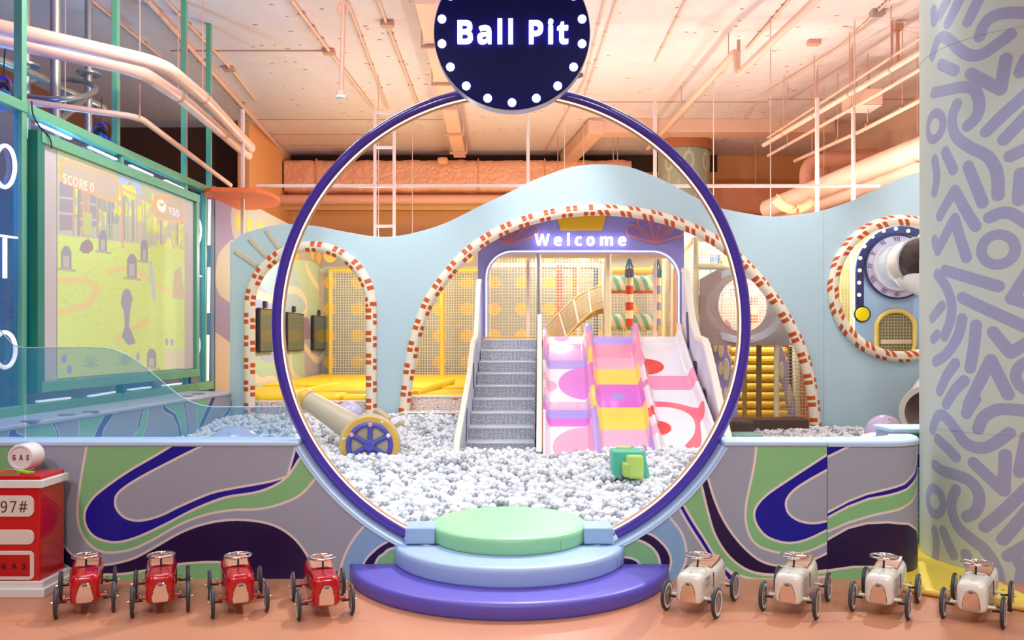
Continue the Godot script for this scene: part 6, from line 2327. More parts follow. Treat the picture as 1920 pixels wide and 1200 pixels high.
# ---------------------------------------------------------------- the ring, its light and the round sign
func ring_and_sign() -> void:
	var zc := -0.14
	var pur := mat(c8(72, 54, 166), 0.16, 0.0, {"clearcoat_enabled": true, "clearcoat": 0.6, "clearcoat_roughness": 0.06})
	var t := thing("entrance_ring", "large purple entrance ring with a warm white light line inside, framing the ball pit", "ring", Vector3(RING_C.x, 0.07, zc))
	var loop := PackedVector3Array()
	var led := PackedVector3Array()
	var glow_loop := PackedVector3Array()
	# open at the foot, where the soft block stands in it
	var a0 := deg_to_rad(-90 + 26.5)
	var a1 := deg_to_rad(270 - 26.5)
	for i in 145:
		var a := lerpf(a0, a1, i / 144.0)
		var o := Vector3(cos(a), sin(a), 0)
		var c := Vector3(RING_C.x, RING_C.y, zc)
		loop.append(c + o * (RING_R - 0.05))
		glow_loop.append(c + o * (RING_R - 0.09) + Vector3(0, 0, 0.022))
		led.append(c + o * (RING_R - 0.088) + Vector3(0, 0, 0.036))
	var s := Sh.new()
	s.tube(loop, 0.05, 24, false, true, Vector3(0.2, 0, 1))
	part("ring_tube", s, pur, t)
	s = Sh.new()
	s.tube(glow_loop, 0.017, 10, false, true, Vector3(0.2, 0, 1))
	part("led_glow_band", s, mat(c8(214, 176, 140), 0.5), t)  # cream band stands in for the light line's glow on the tube
	s = Sh.new()
	s.tube(led, 0.0065, 10, false, true, Vector3(0.2, 0, 1))
	part("light_line", s, glow(Color(1.0, 0.84, 0.62), 2.2), t, "warm white light line")
	# sign
	var d := 6.2
	var c := at(960, 60, d)
	t = thing("ball_pit_sign", "round dark blue sign reading Ball Pit with white marquee bulbs on top of the ring", "sign", c)
	var bs := Basis(Vector3(1, 0, 0), PI / 2)
	s = Sh.new()
	s.lathe(PackedVector2Array([Vector2(0, -0.12), Vector2(0.565, -0.12), Vector2(0.57, -0.115), Vector2(0.57, -0.005), Vector2(0.565, 0.0)]), 72, Transform3D(bs, c))
	part("drum", s, mat(c8(196, 206, 228), 0.4, 0.2), t, "pale sign edge")
	s = Sh.new()
	s.lathe(PackedVector2Array([Vector2(0.566, 0.0), Vector2(0.56, 0.006), Vector2(0, 0.006)]), 72, Transform3D(bs, c))
	part("face", s, mat(c8(6, 3, 92), 0.3, 0.0, {"metallic_specular": 0.25}), t, "dark blue face")
	for i in 18:
		var a := deg_to_rad(-90.0 + 20.0 * i)
		s = Sh.new()
		var p := c + Vector3(cos(a), sin(a), 0) * 0.516 + Vector3(0, 0, 0.012)
		s.ball(p, 0.031, 16, 10, Vector3(1, 1, 0.8))
		part("bulb", s, glow(Color(0.93, 0.94, 1.0), 4.5), t, "white bulb")
	var font := SystemFont.new()
	font.font_names = PackedStringArray(["Droid Sans"])
	font.font_weight = 700
	letters("Ball Pit", font, 42.0 * d / F, 0.03, 0.012, at(960, 60, d - 0.03), glow(Color(1, 1, 1), 2.4), t, "letter", 214.0 * d / F, glow(Color(0.42, 0.36, 1.0), 9.0))
	s = Sh.new()
	for x in [-0.3, 0.3]:
		s = Sh.new()
		s.tube(p3([c + Vector3(x, 0.3, -0.08), Vector3(c.x + x, ROOF, c.z - 0.08)]), 0.012, 8)
		part("hanger", s, mat(c8(230, 200, 190), 0.4), t)

# ---------------------------------------------------------------- round steps
func disc_tier(t: Node3D, called: String, c: Vector3, r: float, h: float, zcut: float, m: Material, seams: Array) -> void:
	# a soft round step; zcut: flat back at that z (a full disc when it is beyond the rim)
	var prof := [Vector2(0, h), Vector2(r - 0.05, h), Vector2(r - 0.022, h - 0.006), Vector2(r - 0.006, h - 0.02), Vector2(r, h - 0.045), Vector2(r, 0.015), Vector2(r - 0.01, 0.0)]
	var s := Sh.new()
	var a1 := PI
	var a0 := 0.0
	var ext := asin(clampf((c.z - zcut) / r, -1, 1))
	if c.z - zcut >= r:
		s.lathe(PackedVector2Array(prof), 96, Transform3D(Basis(), c), true)
	else:
		var rows := []
		for q in prof:
			var row := PackedVector3Array()
			for j in 97:
				var a := lerpf(-ext, PI + ext, j / 96.0)
				var p := c + Vector3(q.x * cos(a), q.y, q.x * sin(a))
				p.z = maxf(p.z, zcut)
				row.append(p)
			rows.append(row)
		s.grid(rows)
		var xr := cos(ext) * r
		s.quad(Vector3(c.x + xr, c.y, zcut), Vector3(c.x - xr, c.y, zcut), Vector3(c.x - xr, c.y + h, zcut), Vector3(c.x + xr, c.y + h, zcut))
	var o := part(called, s, m, t)
	for a in seams:
		s = Sh.new()
		var q := Vector3(cos(a), 0, sin(a)) * (r + 0.0005) + c
		s.tube(p3([q + Vector3(0, 0.01, 0), q + Vector3(0, h - 0.05, 0)]), 0.0018, 6)
		part("seam", s, mat((m as StandardMaterial3D).albedo_color.darkened(0.3), 0.6), o)

func vinyl(c: Color, sd: int) -> StandardMaterial3D:
	return mat(c, 0.4, 0.0, {"normal_enabled": true, "normal_texture": noise_tex(0.006, Color.BLACK, Color.WHITE, 512, 3, true, 2.5, sd), "normal_scale": 0.35, "uv1_triplanar": true, "uv1_world_triplanar": true, "uv1_scale": Vector3(0.9, 0.9, 0.9)})

func podium() -> void:
	var x := (955.0 - 960.0) / 256.0
	var z := CZ - 6.5
	var t := thing("podium_step", "lowest and widest step, deep purple half-round soft step before the ring", "step", Vector3(x, 0, z), 0, "soft round steps")
	disc_tier(t, "cushion", Vector3(x, 0, z), 1.195, 0.112, 0.012, vinyl(c8(98, 86, 186), 21), [])
	t = thing("podium_step", "middle soft step, light blue half-round, on the purple one", "step", Vector3(x, 0.113, z), 0, "soft round steps")
	disc_tier(t, "cushion", Vector3(x, 0.113, z), 0.878, 0.135, 0.012, vinyl(c8(166, 192, 226), 22), [PI * 0.16])
	t = thing("podium_step", "top soft step, full light green disc, on the light blue one", "step", Vector3(x, 0.249, z), 0, "soft round steps")
	disc_tier(t, "cushion", Vector3(x, 0.249, z - 0.02), 0.595, 0.122, -9.0, vinyl(c8(150, 214, 160), 23), [PI * 0.29])
	for sd in [-1, 1]:
		t = thing("soft_sill", "light blue soft block closing the foot of the ring at the " + ("left" if sd < 0 else "right") + " of the green disc", "soft block", Vector3(x + sd * 0.66, 0.249, -0.12), 0, "soft blocks at the ring's foot")
		var s := Sh.new()
		s.rbox(Vector3(x + sd * 0.655, 0.31, -0.13), Vector3(0.22, 0.125, 0.25), 0.015, Basis(), 3)
		part("block", s, vinyl(c8(160, 192, 226), 24), t)

# ---------------------------------------------------------------- big printed pillar at the right
const PIL := Vector3(4.02, 0, -0.5)
const PIL_R := 0.72

func pil_uv(x: float, y: float) -> Vector2:   # photo point to (turn round the pillar, height)
	var dir := Vector2((x - 960.0) / F, -1.0)
	var o := Vector2(0, CZ) - Vector2(PIL.x, PIL.z)
	var a := dir.dot(dir)
	var b := o.dot(dir)
	var disc := b * b - a * (o.dot(o) - PIL_R * PIL_R)
	var k := (-b - sqrt(maxf(disc, 0.0))) / a
	var p := o + dir * k
	return Vector2(atan2(p.y, p.x) * PIL_R, -(EYE + (HY - y) / F * k))

func pillar() -> void:
	var base := c8(198, 209, 194)
	var ink := c8(160, 163, 190)
	# drawn over the angles in view (u in metres round the pillar), from floor to ceiling
	var u0 := 0.4 * PIL_R
	var uw := 3.1 * PIL_R
	var cv := Cv.new(1400, 4000, Rect2(u0, -ROOF, uw, ROOF), base)
	var st := func(a: Array, w := 0.088, smooth := true) -> void:
		var o := []
		var q := cr(v2(a), false, 5) if smooth else v2(a)
		for p in q:
			o.append(pil_uv(p.x, p.y))
		cv.line(o, w, ink)
	for a in [
		[1776, 0, 1762, 28], [1803, -8, 1777, 44], [1838, -8, 1815, 40], [1837, 68, 1844, 48, 1860, 32, 1890, 24, 1930, 25],
		[1748, 105, 1757, 78, 1768, 69, 1780, 75, 1800, 94, 1820, 104, 1842, 101, 1868, 84, 1894, 65], [1764, 121, 1790, 133],
		[1750, 174, 1775, 169, 1808, 163, 1828, 170, 1836, 195, 1830, 220, 1814, 236], [1794, 195, 1786, 215, 1786, 240, 1796, 260, 1820, 277, 1850, 292, 1866, 315, 1871, 340, 1871, 366],
		[1849, 247, 1880, 216, 1930, 172], [1882, 262, 1930, 212], [1894, 293, 1930, 276], [1772, 285, 1787, 318], [1815, 312, 1842, 380], [1914, 325, 1910, 375],
		[1855, 408, 1875, 400, 1895, 400, 1925, 418], [1771, 507, 1815, 520, 1872, 537], [1804, 558, 1850, 580, 1930, 616], [1757, 514, 1775, 540, 1784, 570, 1782, 600, 1771, 630],
		[1748, 596, 1766, 574], [1750, 635, 1757, 628], [1804, 598, 1798, 625, 1785, 650, 1770, 668, 1754, 678], [1830, 610, 1826, 650, 1819, 690], [1791, 682, 1775, 705, 1762, 733], [1808, 714, 1790, 732, 1774, 758],
		[1829, 748, 1818, 764, 1812, 775], [1834, 804, 1842, 785, 1858, 773, 1880, 767, 1930, 771],
		[1748, 805, 1755, 785, 1764, 778, 1775, 784, 1792, 806, 1806, 826, 1820, 836, 1842, 840, 1864, 832, 1892, 812], [1757, 823, 1776, 840, 1792, 857],
		[1752, 872, 1768, 883, 1790, 890, 1815, 900, 1832, 918, 1836, 940, 1828, 960, 1812, 969], [1792, 918, 1784, 940, 1786, 965, 1798, 990, 1820, 1010, 1845, 1030, 1865, 1060, 1874, 1095],
		[1846, 988, 1880, 960, 1930, 912], [1880, 1012, 1930, 955], [1890, 1043, 1930, 1020], [1768, 996, 1787, 1040], [1811, 1040, 1818, 1060], [1752, 995, 1755, 1020, 1752, 1060],
		[1916, 1075, 1914, 1110], [1925, 110, 1913, 135], [1925, 820, 1912, 885], [1752, 300, 1756, 330, 1752, 360], [1750, 20, 1752, 40], [1752, 450, 1754, 460],
		[1785, 1070, 1800, 1080]]:
		st.call(a)
	for a in [[1819, 138, 1876, 168, 1886, 110], [1762, 405, 1790, 357, 1818, 407, 1829, 424], [1758, 470, 1790, 410, 1798, 440, 1812, 483], [1930, 510, 1897, 560, 1930, 570], [1862, 623, 1895, 662, 1930, 640], [1815, 760, 1858, 675, 1890, 740], [1825, 868, 1882, 920, 1885, 853], [1930, 875, 1925, 880]]:
		st.call(a, 0.088, false)
	for q in [[1871, 468, 33], [1752, 237, 12], [1752, 940, 12], [1938, 705, 24], [1938, 1048, 16]]:
		var o := []
		for i in 32:
			var c: Vector2 = pil_uv(clampf(q[0], 1752, 1990), q[1])
			var r: float = 0.11 if q[2] > 20 else 0.10
			o.append(c + Vector2(cos(TAU * i / 32), sin(TAU * i / 32)) * r)
		cv.line(o, 0.075, ink, true)
	var m := printed(cv.tex(), 0.42)
	var t := thing("patterned_pillar", "huge round pillar at the right edge with lilac squiggles on pale sage green", "column", PIL)
	var s := Sh.new()
	var k0 := u0 / PIL_R
	var k1 := (u0 + uw) / PIL_R
	# sheets of print, lapped at three heights
	var cuts := [0.0, 1.06, 2.42, 4.0, ROOF]
	for i in 4:
		s = Sh.new()
		var rows := []
		var uvs := []
		var r := PIL_R + (0.0015 if i % 2 else 0.0)
		for h in [cuts[i], cuts[i + 1]]:
			var row := PackedVector3Array()
			var ur := PackedVector2Array()
			for j in 73:
				var a := TAU * j / 72
				row.append(PIL + Vector3(cos(a) * r, h, sin(a) * r))
				ur.append(Vector2((a - k0) / (k1 - k0), 1.0 - h / ROOF))
			rows.append(row)
			uvs.append(ur)
		s.grid(rows, false, uvs, true)
		part("print_sheet", s, m, t)
	# yellow mat round its foot
	var ym := vinyl(c8(244, 214, 70), 31)
	t = thing("floor_mat", "yellow padded floor mat with a rolled edge round the foot of the patterned pillar", "mat", Vector3(3.6, 0, 0.0))
	var p0 := at_h(1690, 1104, 0.02)
	var p1 := at_h(1990, 1152, 0.02)
	s = Sh.new()
	var poly := PackedVector2Array([Vector2(p0.x, -p0.z), Vector2(p1.x, -p1.z), Vector2(p1.x, 1.4), Vector2(2.9, 1.4), Vector2(2.72, 0.4)])
	s.extr(poly, 0.0, 0.035, Transform3D(Basis(Vector3.RIGHT, Vector3(0, 0, -1), Vector3.UP), Vector3(0, 0.0, 0)), 0.012)
	part("mat_pad", s, ym, t)
	s = Sh.new()
	s.tube(p3([p0 + Vector3(0, 0.006, 0), p1 + Vector3(0, 0.006, 0)]), 0.024, 12)
	part("rolled_edge", s, mat(c8(242, 196, 90), 0.4), t, "rolled front edge")

# ---------------------------------------------------------------- things lying in the pit
func pit_things() -> void:
	var tan_ := mat(c8(206, 192, 162), 0.45)
	var yel := mat(c8(234, 192, 90), 0.45)
	var blu := mat(c8(84, 86, 186), 0.42)
	var dw := 9.3
	var t := thing("toy_cannon", "tan toy cannon with a yellow muzzle and blue spoked wheel, half sunk in the balls", "toy cannon", at(692, 845, 9.5))
	var muz := at(567, 744, 10.05)
	var bre := at(706, 830, 9.65)
	var ax := (bre - muz).normalized()
	var xf := Transform3D(Basis(Quaternion(Vector3.UP, ax)), muz)
	var L := muz.distance_to(bre)
	var s := Sh.new()
	s.lathe(PackedVector2Array([Vector2(0.07, 0.09), Vector2(0.106, 0.09), Vector2(0.112, 0.1), Vector2(0.17, L - 0.2), Vector2(0.19, L - 0.05), Vector2(0.17, L + 0.06), Vector2(0.08, L + 0.12), Vector2(0, L + 0.13)]), 40, xf)
	part("barrel", s, tan_, t)
	s = Sh.new()
	s.lathe(PackedVector2Array([Vector2(0.07, 0.09), Vector2(0.07, 0.0), Vector2(0.108, 0.0), Vector2(0.122, 0.012), Vector2(0.122, 0.09), Vector2(0.1, 0.1)]), 40, xf)
	part("muzzle_ring", s, yel, t, "yellow muzzle ring")
	var c := at(693, 835, dw)
	var face := Basis(Vector3(0, 1, 0), 0.12) * Basis(Vector3(1, 0, 0), PI / 2)
	var wf := Transform3D(face, c)
	s = Sh.new()
	s.lathe(PackedVector2Array([Vector2(0, -0.2), Vector2(0.31, -0.2), Vector2(0.332, -0.17), Vector2(0.332, -0.02), Vector2(0.322, -0.005), Vector2(0, -0.005)]), 56, wf)
	part("wheel_body", s, tan_, t)
	s = Sh.new()
	s.lathe(PackedVector2Array([Vector2(0.25, -0.006), Vector2(0.25, 0.012), Vector2(0.31, 0.012), Vector2(0.322, 0.0), Vector2(0.322, -0.01)]), 56, wf)
	part("wheel_rim", s, yel, t, "yellow outer rim")
	s = Sh.new()
	s.lathe(PackedVector2Array([Vector2(0.2, 0.0), Vector2(0.205, 0.035), Vector2(0.225, 0.045), Vector2(0.248, 0.035), Vector2(0.258, 0.0)]), 56, wf, true)
	part("blue_rim", s, blu, t, "blue wheel rim")
	var f2 := Basis(Vector3(0, 1, 0), 0.12)
	for k in 6:
		var a := deg_to_rad(88.0 + 60.0 * k)
		s = Sh.new()
		s.tube(p3([c + f2 * Vector3(cos(a) * 0.04, sin(a) * 0.04, 0.02), c + f2 * Vector3(cos(a) * 0.21, sin(a) * 0.21, 0.02)]), 0.026, 10)
		part("spoke", s, blu, t)
		s = Sh.new()
		s.ball(c + f2 * Vector3(cos(a) * 0.226, sin(a) * 0.226, 0.036), 0.027, 12, 8, Vector3(1, 1, 0.5))
		part("rim_button", s, mat(c8(250, 245, 240) if k == 5 else c8(246, 176, 160), 0.3), t, "pale rim button")
	s = Sh.new()
	s.lathe(PackedVector2Array([Vector2(0.062, 0.0), Vector2(0.06, 0.05), Vector2(0.05, 0.058), Vector2(0, 0.058)]), 28, wf)
	part("hub", s, blu, t)
	for a in [62.0, 165.0, 250.0]:
		s = Sh.new()
		s.ball(c + f2 * Vector3(cos(deg_to_rad(a)) * 0.285, sin(deg_to_rad(a)) * 0.285, 0.02), 0.017, 10, 8)
		part("knob", s, mat(c8(236, 236, 230), 0.3), t)
	s = Sh.new()
	s.rbox(at(716, 780, 9.75), Vector3(0.2, 0.09, 0.22), 0.02, Basis(Vector3(0, 0, 1), -0.6))
	part("tail_block", s, mat(c8(200, 182, 146), 0.45), t)
	s = Sh.new()
	s.rbox(at(744, 797, 9.7), Vector3(0.16, 0.05, 0.22), 0.015, Basis(Vector3(0, 0, 1), 0.55))
	part("tail_block", s, mat(c8(200, 182, 146), 0.45), t)
	# large exercise balls
	for q in [[655, 778, 10.4, 26, c8(206, 200, 234), "large lilac ball lying behind the toy cannon's barrel"], [440, 856, 9.0, 57, c8(190, 196, 222), "large lilac-blue ball seen through the glass guard at the left end of the pit"], [1658, 813, 9.5, 35, c8(212, 190, 222), "large pinkish lilac ball before the white tube exit"], [1642, 862, 7.6, 51, c8(236, 234, 240), "large white ball sunk behind the right barrier's rounded end"]]:
		t = thing("large_ball", q[5], "ball", at(q[0], q[1], q[2]), 0, "large balls in the pit")
		s = Sh.new()
		var p := at(q[0], q[1], q[2])
		s.ball(p, q[3] / F * q[2], 40, 26)
		part("shell", s, mat(q[4], 0.2), t)
		s = Sh.new()
		s.lathe(PackedVector2Array([Vector2(0.014, 0), Vector2(0.012, 0.006), Vector2(0, 0.006)]), 14, Transform3D(Basis(Vector3(1, 0, 0), 0.6), p + Vector3(0, 0.825, 0.565) * (q[3] / F * q[2] - 0.001)))
		part("valve", s, mat((q[4] as Color).darkened(0.1), 0.3), t)
	# teal and lime soft figure
	t = thing("soft_toy", "teal and lime green soft building blocks lying in front of the slides", "soft blocks", at(1183, 890, 8.1))
	var d := 8.1
	s = Sh.new()
	s.extr(pw([1149, 898, 1148, 850, 1150, 846, 1205, 846, 1210, 850, 1220, 898, 1208, 898, 1203, 872, 1168, 872, 1167, 898], d), -0.24, 0.0, Transform3D(Basis(), Vector3(0, 0, CZ - d)), 0.012)
	part("teal_arch", s, mat(c8(94, 204, 178), 0.45), t)
	s = Sh.new()
	s.rbox(at(1190, 875, d - 0.1), Vector3(0.155, 0.22, 0.16), 0.03, Basis(Vector3(1, 0, 0), -0.12), 3)
	part("lime_block", s, mat(c8(190, 222, 112), 0.45), t)
	s = Sh.new()
	s.rbox(at(1174, 880, d - 0.12), Vector3(0.07, 0.13, 0.14), 0.02, Basis(), 3)
	part("lime_foot", s, mat(c8(180, 214, 104), 0.45), t)
	s = Sh.new()
	s.rbox(at(1170, 841, d + 0.2), Vector3(0.14, 0.05, 0.08), 0.015)
	part("lime_cap", s, mat(c8(206, 230, 130), 0.45), t)

# ---------------------------------------------------------------- toy petrol pump
func gas_pump() -> void:
	var red := mat(c8(206, 16, 20), 0.25, 0.0, {"clearcoat_enabled": true, "clearcoat": 0.4, "clearcoat_roughness": 0.1})
	var white := mat(c8(236, 232, 226), 0.4)
	var plate := mat(c8(232, 220, 204), 0.45)
	var font := SystemFont.new()
	font.font_names = PackedStringArray(["Droid Sans"])
	var bold := SystemFont.new()
	bold.font_names = PackedStringArray(["Droid Sans"])
	bold.font_weight = 700
	var zf := CZ - 5.83
	var zb := CZ - 6.15
	var xr := -3.225
	var xl := -3.82
	var xm := (xl + xr) / 2
	var zm := (zf + zb) / 2
	var t := thing("toy_gas_pump", "red and white toy petrol pump with plates reading 97# and GAS at the left edge", "toy pump", Vector3(xm, 0, zm))
	var s := Sh.new()
	s.rbox(Vector3(xm, 0.42, zm), Vector3(xr - xl, 0.65, zf - zb), 0.012)
	part("cabinet", s, red, t)
	s = Sh.new()
	s.rbox(Vector3(xm, 0.03, zm), Vector3(xr - xl + 0.1, 0.06, zf - zb + 0.08), 0.006)
	part("plinth", s, white, t, "white stepped plinth")
	s = Sh.new()
	s.rbox(Vector3(xm, 0.08, zm), Vector3(xr - xl + 0.06, 0.05, zf - zb + 0.04), 0.006)
	part("plinth", s, white, t)
	s = Sh.new()
	s.rbox(Vector3(xm, 0.767, zm), Vector3(xr - xl + 0.05, 0.053, zf - zb + 0.03), 0.005)
	part("top_slab", s, white, t, "white top slab")
	s = Sh.new()
	s.rbox(Vector3(xm, 0.805, zm - 0.005), Vector3(xr - xl + 0.0, 0.03, zf - zb - 0.01), 0.006)
	part("red_cap", s, red, t)
	var d := 5.826
	for q in [[929, 969, 12], [993, 1021, 11], [1033, 1087, 9]]:
		s = Sh.new()
		var a := at(-62, q[1], d)
		var b := at(64, q[0], d)
		var r: float = q[2] / F * d
		var pl := PackedVector2Array()
		for k in 4:
			var cc := Vector2(b.x - r if k in [0, 3] else a.x + r, b.y - r if k in [0, 1] else a.y + r)
			for i in 7:
				var an := PI / 2 * k + PI / 2 * i / 6
				pl.append(cc + Vector2(cos(an), sin(an)) * r)
		s.extr(pl, -0.002, 0.006, zat(d), 0.003)
		part("plate", s, plate, t, "cream plate")
	s = Sh.new()
	s.extr(pw([-55, 1080, 57, 1080, 57, 1040, -55, 1040], d), 0.004, 0.0075, zat(d), 0.0)
	part("plate_field", s, mat(c8(196, 14, 20), 0.35), t, "red field")
	letters("97#", font, 21.0 * d / F, 0.003, 0.012, at(26, 950, d - 0.007), mat(c8(74, 62, 50), 0.5), t, "letter", 52.0 * d / F)
	letters("GAS", bold, 9.5 * d / F, 0.003, 0.036, at(25, 1062, d - 0.0085), mat(c8(46, 14, 20), 0.5), t, "letter", 47.0 * d / F)
	for q in [[0.66, 0.14, 0.5], [0.36, 0.1, 0.3], [0.27, 0.1, 0.2]]:
		s = Sh.new()
		var p := PackedVector3Array()
		for i in 13:
			var f := i / 12.0
			p.append(Vector3(xr + 0.001, q[0] - q[1] * f * f, zf - 0.03 - 0.24 * f))
		s.tube(p, 0.003, 6)
		part("pressed_line", s, red, t)
	# white drum on top
	var c := at(37.5, 858, 5.95)
	t = thing("gas_globe", "white drum lettered GAS standing on top of the toy pump", "drum", Vector3(c.x, 0.82, c.z))
	var xf := Transform3D(Basis(Vector3(1, 0, 0), PI / 2), c)
	s = Sh.new()
	s.lathe(PackedVector2Array([Vector2(0, -0.16), Vector2(0.08, -0.16), Vector2(0.091, -0.15), Vector2(0.092, -0.01), Vector2(0.086, 0.0), Vector2(0.074, 0.0), Vector2(0.071, -0.008), Vector2(0, -0.008)]), 44, xf)
	part("drum", s, white, t)
	s = Sh.new()
	s.rbox(c + Vector3(0, -0.094, -0.08), Vector3(0.06, 0.012, 0.1), 0.003)
	part("foot", s, white, t)
	letters("GAS", bold, 9.6 * 5.95 / F, 0.003, 0.03, c + Vector3(0.0, 0.0, -0.006), mat(c8(150, 30, 34), 0.5), t, "letter", 32.0 * 5.95 / F)
	# nozzle and hose on the cap
	t = thing("hose_nozzle", "lime green hose nozzle with an orange hose lying on the pump's red cap", "nozzle", at(48, 886, 5.86))
	s = Sh.new()
	var h := PackedVector3Array([at(31, 882.5, 5.86), at(36, 883, 5.86), at(46, 885, 5.86), at(56, 886.5, 5.86), at(64, 885, 5.86)])
	s.tube(h, [0.007, 0.009, 0.012, 0.013, 0.007], 12)
	part("grip", s, mat(c8(150, 214, 30), 0.35), t)
	s = Sh.new()
	s.tube(p3([at(25, 881, 5.86), at(32, 882.7, 5.86)]), 0.0085, 10)
	part("ferrule", s, mat(c8(190, 170, 160), 0.3, 0.8), t)
	s = Sh.new()
	s.tube(PackedVector3Array(cr([at(25, 881, 5.86), at(12, 881, 5.86), at(2, 885, 5.86), at(-8, 889, 5.86), at(-30, 890, 5.87)], false, 5)), 0.006, 8)
	part("hose", s, mat(c8(240, 130, 40), 0.45), t)

# ---------------------------------------------------------------- ride-on cars
func superloft(rows_in: Array, seg: int, pw_: float) -> Sh:
	# rows: [z, half width, bottom, top]
	var s := Sh.new()
	var rows := []
	for q in rows_in:
		var row := PackedVector3Array()
		for j in seg + 1:
			var a := TAU * j / seg + PI / 4
			var cx := cos(a)
			var sy := sin(a)
			var p := pw_ if sy > 0 else pw_ * 0.7
			var x: float = signf(cx) * pow(absf(cx), p) * q[1]
			var y: float = (q[2] + q[3]) / 2 + signf(sy) * pow(absf(sy), p) * (q[3] - q[2]) / 2
			row.append(Vector3(x, y, q[0]))
		rows.append(row)
	s.grid(rows, true, [], true)
	return s

